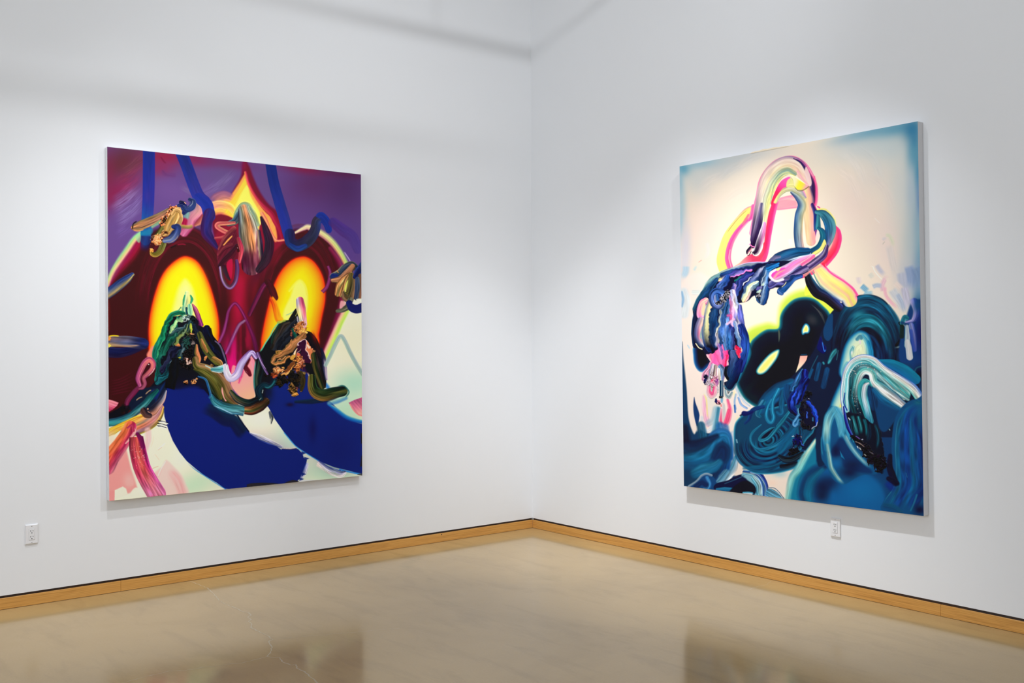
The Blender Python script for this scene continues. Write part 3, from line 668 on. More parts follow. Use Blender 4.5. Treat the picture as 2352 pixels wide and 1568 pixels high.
    # blue bodies
    P([(385, 885), (420, 860), (480, 865), (500, 900), (530, 940), (548, 962), (576, 993), (597, 1008), (636, 1023), (648, 1032), (653, 1028), (660, 1031), (680, 1029), (687, 1031), (696, 1040), (700, 1051), (707, 1056), (705, 1066), (701, 1074), (697, 1090),
       (690, 1100), (683, 1106), (640, 1116), (560, 1125), (519, 1122), (500, 1108), (470, 1090), (452, 1076), (431, 1058), (414, 1037), (399, 1012), (388, 985), (379, 955), (376, 920)], '#10226c', 1.1, smooth=False)
    S(T('g', 1480, 1010, 1640, 1150, 1850, 1290, 2050, 1420, 2230, 1530), .9, ['#1c78c8'], a=.8, edge=1, br=0, fade=(.3, 0))
    P([(600, 915), (612, 885), (650, 850), (700, 850), (720, 880), (722, 915), (760, 922), (770, 932), (789, 950), (808, 965), (822, 971), (845, 978), (845, 1095), (834, 1088), (821, 1086), (800, 1080), (770, 1073), (735, 1059), (706, 1041), (680, 1023), (655, 993), (633, 962), (619, 936)], '#11236c', 1.1, smooth=False)
    S(T('f', 1640, 1200, 1680, 1250), 4, ['#2a78c8'], a=.9, edge=3)
    S(T('h', 1700, 0, 1850, 100, 2000, 210, 2150, 270, 2330, 310), [3, 6, 6, 6, 5], ['#b8d8b8', '#2c88b8', '#1a5cae', '#12307c'], edge=3, br=0)
    S(T('f', 1700, 1540, 1850, 1500, 2000, 1440), [4, 5, 4], ['#88c0b0', '#1c60b0'], a=.8, edge=3, br=0)
    S(T('h', 900, 500, 1100, 730, 1300, 870, 1530, 1010), 1, ['#2c90d8'], a=.9, edge=1, br=0); S(T('h', 1900, 1160, 2100, 1210, 2250, 1240), 1.6, ['#1c80d8'], a=.9, edge=1.4, br=0)
    B(600, 1060, 80, 50, '#13246a', .6); B(780, 1030, 50, 50, '#141f62', .7); B(720, 985, 10, 30, '#18184c', .8)
    S(T('g', 1750, 20, 1950, 100, 2180, 250) + T('h', 0, 300, 120, 480, 190, 560), [13, 14, 15, 15, 14, 11], ['#0f2a40', '#0e1c38', '#101c44'], a=.95, edge=3, br=.1, fade=(.2, .1))
    S(T('h', 40, 150, 130, 300, 260, 470), 1.6, ['#0c1830'], edge=1, br=0)
    S(T('h', 290, 505, 450, 580, 640, 660, 850, 745), [2, 7, 6, 3], ['#e0d8dc', '#9090b8', '#1c2c70'], edge=1, br=.4, dry=.35, a=.9)
    S(T('h', 860, 780, 1000, 785, 1120, 770), [1.2, 2, 1.6], ['#f0e0d0', '#30304c'], edge=.6, br=.4, dry=.3)
    S(T('h', 1530, 1040, 1700, 1170, 1900, 1240, 1980, 1220), [5, 8, 9, 5], ['#1c2c78', '#7878a8', '#d0c4cc', '#e0d0c8'], edge=1, br=.5, bf=10, dry=.3, a=.9)
    P(T('h', 1480, 1090, 1520, 1020, 1560, 1130, 1620, 1190, 1520, 1120), '#e8d0c8', 1.5, .7)
    S(T('h', 1310, 1070, 1270, 1200, 1220, 1290), [4, 6, 4], ['#c8c4d0', '#9898c0', '#1c3078'], edge=1, br=.5, dry=.35, a=.95)
    for x, y in [(1240, 860), (1290, 960), (1240, 1240), (1200, 1330)]:
        P(T('h', x - 30, y - 30, x + 60, y, x - 20, y + 40), '#14256c', 1, .9, False)
    S(T('h', 640, 130, 670, 230, 660, 330), [3, 5, 1.5], ['#1c2434', '#3c4450'], edge=1, br=.5, dry=.4, a=.9)
    # dark mountain on the left
    mtn = T('e', 1480, -150, 1380, -60, 1150, 0, 1060, 260, 930, 480, 900, 650, 960, 900, 930, 1110, 800, 1270, 640, 1400, 520, 1500, 500, 1568) + T('g', 380, 200, 200, 260, 60, 300, 60, 150, 230, 60) + \
        T('e', 420, 1500, 640, 1290, 900, 1240, 1100, 1180, 1150, 1250, 1250, 1290, 1500, 1250, 1800, 1280, 1900, 1400, 2000, 1500, 2200, 1450, 2150, 1100, 2230, 850, 2200, 680, 2100, 450, 1980, 400, 1930, 180, 1850, 120, 1780, 160, 1700, 20, 1600, -60)
    P(mtn, '#0f151d', 1.2, smooth=False, h=.4)
    B(430, 895, 40, 22, '#111a3c', .9)
    P(T('e', 1150, 1240, 1330, 1280, 1700, 1240, 1850, 1568, 1200, 1600, 1050, 1500), '#12226a', 6, .95)
    P(T('e', 420, 1620, 480, 1430, 640, 1280, 900, 1220, 1110, 1180, 1120, 1330, 1000, 1560, 900, 1700), '#0f1e30', 2, 1)
    P(T('e', 930, 1500, 1000, 1300, 1100, 1150, 1000, 1350), '#14347c', 3, .8); P(T('e', 850, 1300, 980, 1290, 950, 1420, 860, 1450), '#102868', 3, .9)
    S(T('e', 1200, -40, 1110, 150, 1060, 320, 960, 500, 920, 640, 940, 780, 970, 930, 950, 1100), [4, 7, 8, 8, 7.5, 7, 6, 6], ['#10302c', '#177048', '#1f8050', '#186a44'], ['#0f2c34', '#1a6a60', '#185a54'], edge=.9, br=.4, h=2)
    S(T('e', 1330, 0, 1240, 200, 1170, 420, 1060, 560, 1000, 720, 985, 900, 990, 1050), [5, 7, 7, 7, 6, 6, 5], ['#0c1c20', '#1c5c48', '#2a8a60', '#0f3028'], ['#101c28', '#1c5048', '#0f4038'], edge=.9, br=.45, h=2)
    S(T('e', 1080, 350, 1000, 520, 950, 700), 1.1, ['#3cae70'], a=.8, edge=.8, h=.6); S(T('e', 1180, 340, 1130, 420), 1.1, ['#a8c890'], a=.8, edge=.8)
    S(T('e', 1290, 60, 1230, 160, 1190, 240), [5, 4.5, 2], ['#8cc080', '#b8d890', '#3c8a58'], edge=.8, br=.3, h=1.5); S(T('e', 1420, -20, 1370, 40, 1310, 30), [5, 5, 3], ['#a8c890', '#5a9068'], edge=.8, br=.3, h=1.5)
    # green shoot standing in the left oval
    S(T('c', 1490, 1110, 1480, 1250, 1450, 1400, 1440, 1500), [5, 6, 7, 6], ['#e8dc80', '#d8dc88', '#8cc890'], ['#d8dc88', '#a8d0a0', '#4c9078'], edge=.9, br=.3, h=1.6)
    S(T('c', 1450, 1150, 1430, 1230, 1420, 1320), [1.5, 2.2, 1.5], ['#3c9868'], edge=.7, h=1); S(T('c', 1555, 1150, 1580, 1220, 1560, 1290), [1.5, 3.4, 2], ['#1c8058', '#3cae70', '#286048'], edge=.7, h=1.5)
    S(T('c', 1540, 1340, 1550, 1450, 1540, 1520), [5, 6, 5], ['#a8d090', '#6cae88', '#8cc098'], edge=.8, br=.35, h=1.6); S(T('c', 1480, 1380, 1480, 1470), [2.5, 2], ['#1c4450'], edge=.7, h=1)
    S(T('c', 1400, 1370, 1300, 1440, 1200, 1520, 1140, 1568), [1, 1.5, 2, 2], ['#90c080'], edge=.8); L(T('c', 1390, 1350, 1340, 1420), .9, '#2c7050', .9)
    S(T('c', 1430, 1470, 1330, 1460, 1220, 1500, 1170, 1568) + T('e', 1120, 80), [4, 5.5, 6, 6, 5], ['#1c6a4c', '#12523c', '#2c8058'], edge=.8, br=.35, h=2)
    S(T('c', 1590, 1310, 1640, 1400, 1690, 1520) + T('e', 1760, 120), [1.5, 5, 5.5, 4], ['#a82c58', '#c87088', '#8a4060', '#48142c'], ['#5a1c48', '#9c3880', '#4a1838'], edge=.9, br=.2, h=1.6)
    K(*T('c', 1480, 1540)[0], 9, 6, ['#0c1416', '#445c5c', '#c8d8c8'], 3); K(*T('c', 1590, 1550)[0], 7, 6, ['#0a0c10', '#1c3030'], 3)
    # swirls of the mountain
    for p, w, c, c2 in [
        (T('e', 1560, 60, 1480, 180, 1300, 220, 1200, 300), [6, 9, 7, 4], ['#28484c', '#14242c', '#3c5c60', '#0f1c20'], None),
        (T('e', 1500, 120, 1400, 260, 1300, 400, 1280, 520), [4, 7, 7, 4], ['#4a5c38', '#708058', '#1c2c24', '#385048'], None),
        (T('e', 1300, 280, 1200, 360, 1150, 480, 1060, 620), [6, 8, 8, 6], ['#123028', '#1c5a48', '#14302c'], None),
        (T('e', 1420, 480, 1400, 600, 1350, 700), [5, 7, 5], ['#24444c', '#54686a', '#14242c', '#28484c'], None),
        (T('e', 1330, 520, 1250, 600, 1180, 760, 1060, 900), [8, 10, 9, 8], ['#141424', '#1c1c30', '#202438'], None),
        (T('e', 1400, 720, 1280, 740, 1180, 860, 1170, 960, 1050, 1060, 960, 1150), [3, 5, 7, 8, 8, 6], ['#1a4450', '#142c38', '#10222c'], ['#1c5058', '#123c44']),
        (T('e', 1640, 130, 1700, 300, 1760, 480, 1800, 620), [6, 8, 8, 6], ['#141c2c', '#1c2434', '#0f141c'], None),
        (T('e', 1850, 180, 1880, 320, 1980, 480, 2080, 620, 2150, 760), [8, 10, 12, 12, 8], ['#101418', '#0e1420', '#12182c', '#141a30'], None)]:
        S(p, w, c, c2, edge=.9, br=.5, h=1.8)
    for p, c in [(T('e', 1190, 250, 1300, 190, 1400, 130, 1500, 90), '#5c7c80'), (T('e', 1270, 330, 1310, 240), '#4a7068'), (T('e', 1400, 640, 1430, 560, 1430, 480), '#6a8084'), (T('e', 1250, 700, 1160, 830), '#8090a0'), (T('e', 1290, 640, 1380, 560), '#303c54'), (T('e', 1290, 725, 1390, 710), '#c8c030'), (T('e', 1420, 60, 1500, -10), '#c8d0d0'), (T('e', 1700, 280, 1760, 380), '#3c4860')]:
        L(p, 1., c, .85, .7)  # grey highlights of the swirls, painted in as thin lines
    S(T('e', 1560, 80, 1580, 170, 1575, 240), [1.5, 3, 2.5], ['#c8d040', '#90a030'], edge=.7, h=2); S(T('e', 1400, 270, 1340, 350, 1290, 440), [2, 4, 3], ['#8a9448', '#4c5c38'], edge=.9, h=1.5)
    for x, y, rx, ry, cc in [(1540, 260, 8, 9, 0), (1600, 350, 8, 12, 1), (1480, 430, 9, 12, 2), (1560, 530, 8, 10, 1), (1520, 640, 10, 14, 1), (1480, 820, 14, 12, 1), (1560, 700, 8, 8, 1)]:
        K(*T('e', x, y)[0], rx, ry, [['#0a0c0e', '#1c2824', '#4c5430'], ['#08080a', '#120e10', '#2c2424'], ['#0c1418', '#285048', '#1c3430']][cc], 4)
    K(*T('e', 1500, 760)[0], 9, 7, ['#08080a', '#7a4030', '#ffd8c8', '#1a1010'], 3.5); K(*T('e', 1320, 480)[0], 4, 3, ['#f09858', '#a05c30'], 2.5); K(*T('e', 1600, 440)[0], 4, 5, ['#8a7c78', '#2c2424'], 3)
    K(*T('e', 1585, 265)[0], 3, 2.5, ['#f0a868', '#905028'], 2)
    S(T('e', 1270, 780, 1260, 900, 1230, 1050, 1180, 1260), [10, 11, 12, 12], ['#111216', '#15171c', '#0e1014'], edge=1, br=.25, h=1.6, flat=(0, 1))
    for x, y in [(1465, 1150), (1610, 1140)]:
        K(*T('e', x, y)[0], 6, 5, ['#140a06', '#c87040', '#ffc078', '#3a1c0c'], 3.5)
    L(T('e', 1630, 1110, 1690, 1080), .9, '#8c9cb0', .9); K(*T('e', 1670, 1085)[0], 2, 2, ['#c08050'], 2)
    A.smear(T('e', 1350, -60, 1100, 50, 950, 500, 900, 800, 950, 1100, 1300, 1150, 1700, 1000, 2100, 800, 2000, 500, 1800, 200, 1600, -60), 3.2, .08, 5)
    # olive and brown rivers
    S(T('e', 1720, 280, 1800, 480, 1900, 640, 2040, 800), [6, 9, 9, 7], ['#2c2c1c', '#5a5a28', '#2c3420', '#4c4c20'], edge=1, br=.45, h=2.2)
    S(T('e', 1750, 380, 1790, 500, 1850, 600), [2.5, 5, 3], ['#e08850', '#a07040', '#5c5428'], edge=.9, br=.3, h=2); K(*T('e', 1820, 720)[0], 3, 6, ['#e08850', '#a06c3c'], 2.5, 30)
    S(T('e', 1980, 740, 2080, 800, 2110, 850), [7, 7, 5], ['#c88850', '#7a6030', '#5a5c28'], edge=1, br=.35, h=2); K(*T('e', 1940, 860)[0], 4, 4, ['#e0a060', '#604020'], 2.5)
    S(T('e', 1665, 480, 1670, 620, 1710, 720, 1700, 790), [2.5, 6, 5, 4], ['#c87850', '#e88858', '#8a5c38', '#3c4820'], edge=.9, br=.3, h=2.4)
    S(T('e', 1640, 730, 1680, 850, 1850, 930, 2000, 1040, 2130, 1200, 2230, 1400, 2330, 1500), [6, 9, 13, 16, 18, 17, 14], ['#7c6a38', '#a07850', '#8a6848', '#5a5828', '#3c3c20', '#6c6030'], ['#9c6c50', '#8a5c44', '#7a5838', '#4a4c28', '#1c2828'], edge=1, br=.35, bf=9, h=2.2,
      colsm=['#8a6448', '#94684a', '#6c6030', '#4c4c24', '#6a6230', '#283024'])
    S(T('e', 1620, 920, 1760, 980, 1900, 1120, 2000, 1280, 2080, 1420), [2, 7, 10, 10, 7], ['#4c4c20', '#6c6430', '#2c3420', '#202820'], edge=1, br=.4, h=1.6)
    P(T('e', 2130, 1240, 2170, 1420, 2210, 1480, 2180, 1480, 2120, 1330), '#f29a90', 1, 1)
    # pink field of the valley
    P(T('f', -30, 850, 60, 880, 200, 900, 310, 720, 370, 800, 350, 1000, 345, 1200, 370, 1400, 300, 1470, 150, 1440, 40, 1350, -60, 1200, -60, 1000), '#f4968c', 2, 1, grad=(T('f', 100, 900)[0], T('f', 300, 1450)[0], ['#f08a90', '#f59c90', '#f8ac84']))
    S(T('f', 150, 820, 240, 950, 280, 1020), [5, 6, 4], ['#5a0c20', '#42081c'], edge=1.5, a=.95, dry=.1); S(T('f', 50, 900, 100, 1050, 80, 1160), [5, 4, 2], ['#d01c7c', '#b82070'], edge=2, a=.7, dry=.35)
    S(T('f', 150, 950, 130, 1050), 3, ['#c82070'], edge=2, a=.6, dry=.3); S(T('f', 300, 700, 340, 830, 355, 1000), [2.5, 4, 2], ['#f08898'], edge=1.5)
    # second mountain
    P(T('f', 1150, -150, 1080, 0, 900, 60, 760, 150, 640, 330, 540, 470, 450, 600, 400, 650, 370, 900, 345, 1150, 380, 1400, 330, 1500, 420, 1640, 560, 1500, 680, 1300, 800, 1080, 1000, 1000, 1250, 850, 1330, 1000, 1420, 1200, 1560, 1290, 1640, 1260, 1650, 1150, 1620, 900, 1590, 650, 1500, 480, 1430, 320, 1330, 220, 1290, 230, 1200, -150), '#12141a', 1, smooth=False, h=.4)
    P(T('f', 700, 1100, 950, 1000, 1230, 900, 1300, 1050, 1350, 1250, 1400, 1500, 700, 1568, 600, 1400), '#14246c', 8, .9)
    B(*T('f', 1000, 1560)[0], 10, 5, '#20142c', .9); B(*T('f', 620, 1350)[0], 12, 22, '#0e1c38', .9)
    for p, w, c in [(T('f', 1080, 20, 950, 150, 820, 320, 700, 520), [7, 10, 12, 9], ['#1c1c20', '#20242c', '#2c241c', '#14181c']), (T('f', 950, 80, 850, 120, 740, 320, 690, 440), [5, 8, 8, 5], ['#201c20', '#3c3028', '#1c2420', '#18302c']),
                    (T('f', 1060, 250, 960, 420, 830, 560), [7, 10, 7], ['#101218', '#1c2028', '#14161c']), (T('f', 480, 780, 450, 950, 420, 1100, 430, 1250), [7, 8, 8, 7], ['#1c2428', '#10181c', '#2c3428', '#18302c']),
                    (T('f', 1340, 300, 1420, 420, 1480, 560, 1560, 700), [7, 9, 9, 7], ['#2c1410', '#201418', '#18141c'])]:
        S(p, w, c, edge=1, br=.4, h=1.5)
    B(*T('f', 1430, 350)[0], 4, 12, '#6a1808', .8, -15)
    L(T('f', 880, 30, 790, 90, 700, 200, 640, 320, 560, 440, 490, 560, 440, 620), 1.4, '#5cb890', .95, .9, (.05, .1)); L(T('f', 900, -40, 1020, -90) + T('d', 1120, 1400), 1.2, '#88b890', .8)
    L(T('f', 385, 720, 365, 900, 350, 1080, 360, 1250, 380, 1350), 1.5, '#3c8c80', .8, 1)
    S(T('f', 1050, 210, 1080, 330, 1070, 420), [4, 4, 2], ['#1c5a48', '#143c34'], edge=.9, h=1.8)
    S(T('d', 1010, 1600, 1100, 1440, 1130, 1390) , [5, 4, 1], ['#0f1218'], edge=.8)
    # lilac tipped stroke standing in the right oval
    S(T('d', 1170, 1260, 1190, 1400, 1220, 1568) + T('f', 1240, 130), [9, 11, 9, 8], ['#d87888', '#a8305c', '#c87088', '#b0a0b8', '#9088a0'], ['#e0a0a0', '#d8b0b8', '#c890a8', '#a8a8b0', '#5a5868'], edge=.9, br=.3, h=1.8,
      colsm=['#e89098', '#d05870', '#e8a898', '#f0dc88', '#e8d880'])
    S(T('f', 1130, -10, 1150, 80), 2.4, ['#3c3844', '#c0b8c0'], edge=.8, h=1)
    # gold and copper crusts
    K(*T('f', 1180, 180)[0], 14, 13, ['#7a3820', '#d08848', '#a85c30', '#f0b068', '#5c2c18'], 5); K(*T('f', 1230, 250)[0], 9, 10, ['#7c4020', '#d89048', '#e8b860'], 4.5)
    S(T('f', 1240, 320, 1130, 420, 1000, 530, 850, 640, 720, 710, 680, 780, 720, 830, 850, 790, 960, 700), [7, 9, 9, 8, 6, 5, 5, 6, 5], ['#7a5030', '#c07c50', '#8a6038', '#a86840', '#604828'], ['#3c4020', '#8a5c34', '#c87c48', '#3c3c1c'], edge=1, br=.4, bf=7, h=3)
    L(T('f', 740, 790, 800, 740, 880, 710, 940, 660), 1, '#d08850', .9); L(T('f', 700, 840, 660, 790, 720, 710), 1, '#d89060', .8)
    P(T('f', 1280, 400, 1330, 440, 1360, 520, 1395, 540, 1380, 640, 1385, 760, 1350, 810, 1290, 640, 1260, 520), '#d07448', .9, 1, h=3, ragged=.6); P(T('f', 1290, 470, 1330, 480, 1320, 530, 1290, 520), '#f8d0b8', 1.2, .9)
    P(T('f', 1240, 390, 1275, 420, 1265, 540, 1300, 660, 1350, 800, 1270, 820, 1210, 760, 1190, 600, 1130, 680, 1080, 710, 1100, 560, 1170, 440), '#35122c', .9, 1, h=2.4)
    L(T('f', 1110, 520, 1230, 385, 1285, 400, 1270, 520, 1310, 680, 1360, 800), .8, '#e8c8c8', .9, .6, (.05, .05)); L(T('f', 1090, 690, 1190, 560), .8, '#c8a8a0', .8, .6)
    P(T('f', 1070, 610, 1110, 570, 1060, 740, 1000, 745, 1000, 700), '#c8903c', .8, 1, h=3); P(T('f', 1040, 620, 1110, 570, 1060, 650), '#f0d0b0', .8, .9)
    K(*T('f', 1160, 660)[0], 4, 4, ['#e87050', '#b04830'], 3); K(*T('f', 1150, 750)[0], 10, 11, ['#8a4028', '#e8b048', '#c06c40', '#5c2818'], 5); K(*T('f', 1190, 820)[0], 8, 9, ['#a05030', '#f0a078', '#601c14'], 5)
    K(*T('f', 1130, 920)[0], 7, 12, ['#5c2410', '#e09048', '#a85430', '#2c140c'], 5); K(*T('f', 1215, 880)[0], 3.5, 9, ['#8a4028', '#2c1410'], 4)
    K(*T('f', 790, 610)[0], 8, 5, ['#4c3c18', '#c88c48', '#6a4c20'], 4, -20); K(*T('f', 1010, 290)[0], 3, 6, ['#1a1010', '#c06850', '#3a1814'], 3); K(*T('f', 1020, 450)[0], 2.5, 5, ['#c08048', '#402818'], 3)
    K(*T('f', 790, 950)[0], 11, 7, ['#6a3418', '#e8a060', '#a8542c', '#f0c080'], 5, 10); K(*T('f', 700, 1030)[0], 12, 5, ['#20100c', '#8a3c20', '#40201a'], 4, 15); K(*T('f', 590, 1000)[0], 8, 6, ['#0c0a08', '#281c10'], 4); K(*T('f', 740, 1060)[0], 7, 2.5, ['#d06038', '#8a3420'], 3, -25)
    S(T('f', 830, 1045, 930, 1000, 1000, 920, 1050, 840), [2, 4, 4, 3], ['#a06030', '#f0b060', '#7a4820'], edge=.8, br=.4, h=4); S(T('f', 1060, 800, 1000, 860, 900, 950), [3, 5, 3], ['#8a4c28', '#583018'], edge=.8, br=.4, h=3)
    K(*T('f', 870, 890)[0], 3, 3, ['#e0a050'], 3); K(*T('f', 1410, 600)[0], 6, 3, ['#5c3c20', '#e0a878', '#80502c'], 3.5, 20)
    for x, y, rx, ry, c in [(1030, 1030, 8, 12, 0), (1060, 1140, 12, 16, 0), (1020, 1230, 8, 10, 1), (1060, 1310, 8, 9, 1), (1075, 1380, 6, 5, 2), (1130, 1100, 9, 16, 0), (880, 1110, 14, 9, 0), (790, 1170, 8, 10, 0)]:
        K(*T('f', x, y)[0], rx, ry, [['#0a0a0c', '#15120e', '#2c2414'], ['#0c0a08', '#5c4020', '#b88448', '#14100c'], ['#c87c30', '#f0b060', '#5c3814']][c], 4.5)
    S(T('f', 1210, 1000, 1220, 1150, 1195, 1310), [6, 6.5, 4], ['#3c3018', '#342c18', '#28241c'], edge=1, br=.3, h=2.2); L(T('f', 1180, 1320, 1200, 1330), 1.2, '#b88070', .8); K(*T('f', 1250, 975)[0], 3, 4, ['#a88450', '#40301c'], 3); K(*T('f', 1110, 1270)[0], 3, 3, ['#a85c60', '#3c1c20'], 2)
    A.smear(T('f', 1080, 60, 900, 250, 650, 500, 550, 800, 500, 1050, 900, 1350, 1150, 1430, 1300, 1100, 1420, 750, 1380, 400, 1290, 100), 2.8, .08, 5, 3)
    # olive river down the right flank
    S(T('f', 1430, 680, 1460, 850, 1510, 1020, 1580, 1220), [8, 9, 9, 8], ['#1c1418', '#2c2420', '#1c2c1c', '#4c4420', '#28281c'], edge=1, br=.45, h=1.8)
    S(T('f', 1560, 560, 1600, 720, 1620, 900, 1650, 1100), [2.5, 5, 5, 3], ['#1c1c30', '#141428'], ['#c8b8d0', '#202040'], edge=1.2, br=.15)
    L(T('f', 1600, 720, 1630, 880, 1650, 1060, 1690, 1150), 1.4, '#c8b0c0', .7, 1.4)
    S(T('f', 1100, 1510, 1400, 1500, 1700, 1450, 1850, 1400), [3, 6, 6, 5], ['#142c3c', '#0e1c2c'], edge=2, br=.2, a=.9)
    S(T('f', 1390, 1080, 1400, 1230, 1460, 1340, 1600, 1390, 1780, 1350, 1940, 1320), [9, 11, 13, 14, 13, 12], ['#284028', '#101c14', '#5c5c2c', '#4c4c20', '#9c7444'], ['#0c1c20', '#10201c', '#4c4c24', '#24301c', '#0c1c20'], edge=1, br=.4, bf=8, h=2.4, flat=(0, 0),
      colsm=['#14281c', '#2c3c20', '#1c2818', '#5c4c24', '#a0703c'])
    L(T('f', 1840, 1230, 1960, 1225, 2040, 1300, 2050, 1360, 1980, 1450), 1.5, '#1c5a58', .8, 1)
    # river between the two mountains
    S(T('f', -60, 1330, 60, 1460, 250, 1530, 420, 1480), [5, 8, 9, 9], ['#1c2c2c', '#2c3c28', '#70583c', '#1c3038'], ['#0c1418', '#102028', '#101820'], edge=1, br=.4, h=1.8)
    S(T('e', 1940, 1400, 2000, 1500) + T('g', 2140, 20, 2300, 70) + T('h', 50, 80, 180, 110), [5, 9, 11, 12, 12, 11], ['#1c2c34', '#246070', '#3c8088', '#1c4c68'], ['#284c50', '#3c7c80', '#5c9098', '#285878'], edge=1, br=.4, bf=9, h=1.8, flat=(0, 1))
    L(T('g', 1960, 0, 2120, 60, 2220, 110, 2352, 170), 1.2, '#98c8e0', .8, .9)
    S(T('e', 1700, 1045, 1830, 1100, 1880, 1230, 1920, 1370, 1900, 1430), [1.5, 2.4, 2.5, 2.5, 2], ['#5c98c0', '#1c4878', '#285c90'], edge=1, br=.25, h=1.2)
    S(T('h', 180, 90, 320, 90, 460, 20, 560, -60), [9, 11, 12, 10], ['#3c2418', '#94583c', '#8a6a34', '#3c5c34', '#8a3c28', '#241820'], ['#1c1814', '#40281c', '#2c2418', '#20181c'], edge=1, br=.4, bf=9, h=2, flat=(1, 0))
    S(T('f', 480, 1440, 430, 1300, 520, 1200, 640, 1230, 720, 1120), [6, 8, 7, 6, 5], ['#0e2028', '#142c38', '#10242c'], edge=1, br=.4, h=1.8); L(T('f', 520, 1230, 600, 1250, 680, 1200, 740, 1100), 1.6, '#2c7078', .8, 1)
    L(T('f', 500, 1360, 515, 1280), .8, '#d0e0d8', .8, .6); L(T('f', 440, 1480, 490, 1430), .8, '#90a090', .8, .6)
    # thin violet lines
    S(T('e', 2075, 420, 2150, 250, 2200, 60) + T('c', 2240, 1440, 2330, 1310) + T('d', 40, 1320, 130, 1450) + T('f', 250, 130, 340, 350, 390, 560), [3.4, 3.6, 3.6, 3.4, 3.6, 3.4, 3.6, 4, 5, 5], ['#6a1e48', '#9c4488', '#6c2458'], edge=1.4, br=.15, a=.9, colsm=['#4c1434', '#88306c', '#4c1434'], cols2=['#4c1434', '#5a1840', '#4c1434'])
    S(T('e', 2200, 620, 2300, 400, 2360, 260) + T('f', 80, 120, 170, 50), [3.5, 4, 4, 4, 3.5], ['#5c1440', '#a04890', '#6c2860'], ['#54204c', '#9c7898', '#5c2c54'], edge=1.6, br=.15, a=.9)
    S(T('d', 270, 1500, 420, 1180, 530, 980, 620, 960), [5, 6, 6, 6], ['#301428', '#5c1a3c', '#7a2850', '#2c1420'], edge=1.4, br=.2, a=.9, h=.5)
    S(T('d', 590, 920, 670, 1060, 720, 1200), [7, 8, 8], ['#38101c', '#44141e', '#30101a'], edge=1.6, br=.15, a=.95)
    S(T('d', 640, 1180, 720, 1330, 780, 1568) + T('f', 810, 30), [5, 7, 8, 8], ['#f08c10', '#f07818', '#c83c10', '#a01c08'], ['#f8b028', '#f08c18', '#d87018'], edge=1.2, br=.15, a=.95, fade=(.1, 0))
    S(T('f', 780, 80, 900, 50), [3, 2], ['#a8b038', '#8a9c48'], edge=1.2, a=.9)
    S(T('d', 1670, 640, 1710, 780, 1660, 1000, 1570, 1110), [3, 3.8, 4.2, 4.6], ['#4c1438', '#8c3870', '#64204c'], edge=1, br=.1, a=.95, flat=(1, 1))
    S(T('f', 420, 640, 470, 760, 520, 880, 590, 1000), [4, 4, 3.2, 3], ['#241430', '#5c3868', '#8070a0', '#241430'], edge=1, br=.2, h=1); L(T('f', 420, 660, 480, 790, 580, 940), .8, '#b8a0c8', .8)
    S(T('e', 1830, 850, 1930, 900) , 1.2, ['#a8c8c0'], edge=.8)
    S(T('e', 1960, 920, 2080, 920, 2180, 890), [5, 8, 8], ['#c8dcd8', '#58a8a8', '#3c8088', '#c0dcd8'], edge=1, br=.45, bf=8, h=2)
    S(T('e', 2190, 860, 2220, 1000, 2290, 1080, 2400, 1010) + T('f', 120, 830, 230, 680, 310, 620, 380, 700), [6, 8, 9, 9, 8.5, 7, 6, 5], ['#d8e4e4', '#e8e0e4', '#d8d0dc', '#c8c8d8'], ['#5c3870', '#8060a0', '#c8b8e0', '#54306c'], edge=1, br=.22, h=2,
      colsm=['#785090', '#c8b8e0', '#b8a8d0', '#8a70a0'])
    L(T('f', 200, 720, 280, 610, 340, 600, 390, 670), 1, '#d8c8f0', .9, .7)
    S(T('e', 2000, 410, 2090, 500, 2160, 680, 2210, 830), [1.5, 2, 2, 1.5], ['#a080a0', '#403c60'], edge=1.2, a=.8)
    # pink loop and hooks on the left
    S(T('e', 390, 1600, 430, 1470, 540, 1330, 640, 1220, 640, 1180), [5, 6, 6, 5, 4], ['#4a1c30', '#7c2c50', '#4a1428'], edge=1, br=.2, h=1.5)
    S(T('e', 640, 1200, 610, 1080, 660, 930, 730, 800, 810, 740, 880, 800, 870, 900, 780, 1000, 710, 1070, 730, 1170, 690, 1240, 640, 1260), [5, 6.5, 6.8, 7, 7, 6.5, 6, 5.5, 5, 5, 5, 3], ['#5a2040', '#a84878', '#b85880', '#70304c'], ['#7c3450', '#a05068', '#4a1828'], edge=.9, br=.2, h=2.2,
      colsm=['#8a3c60', '#c85c74', '#e07868', '#a04458'])
    L(T('e', 790, 1040, 870, 960, 920, 870), .8, '#f0d0b8', .8); L(T('e', 790, 820, 815, 825), 1, '#f0e0d0', .9); P(T('e', 740, 970, 810, 840, 830, 870, 760, 950), '#3a101c', 1.5, .9)
    P(T('e', 60, 1450, 150, 1470, 260, 1510, 230, 1568) + T('g', 150, 70, 60, 120), '#e07088', 1, .97, False, tex=.15, ang=20, grad=(T('e', 100, 1460)[0], T('g', 120, 100)[0], ['#ec8a90', '#e07488', '#c02858']))
    S(T('g', 350, 0, 340, 120), 5, ['#34101c', '#1c0c14'], edge=2, a=.8)
    # teal, ochre and pink ribbons lower left
    S(T('g', 40, 310, 250, 280, 450, 200, 600, 80) + T('e', 740, 1530, 830, 1420, 950, 1300), [9, 9.5, 9, 8, 8, 8, 5], ['#1c2c40', '#2c6c78', '#349494', '#1c5868'], ['#0c2428', '#144c4c', '#1a5a54'], edge=1, br=.35, h=2,
      colsm=['#142838', '#2c6870', '#5c9090', '#1c4458'])
    L(T('e', 740, 1370, 800, 1310, 860, 1280), 1.2, '#c09870', .8); L(T('e', 570, 1480, 630, 1430, 700, 1405), 1.2, '#c09870', .8)
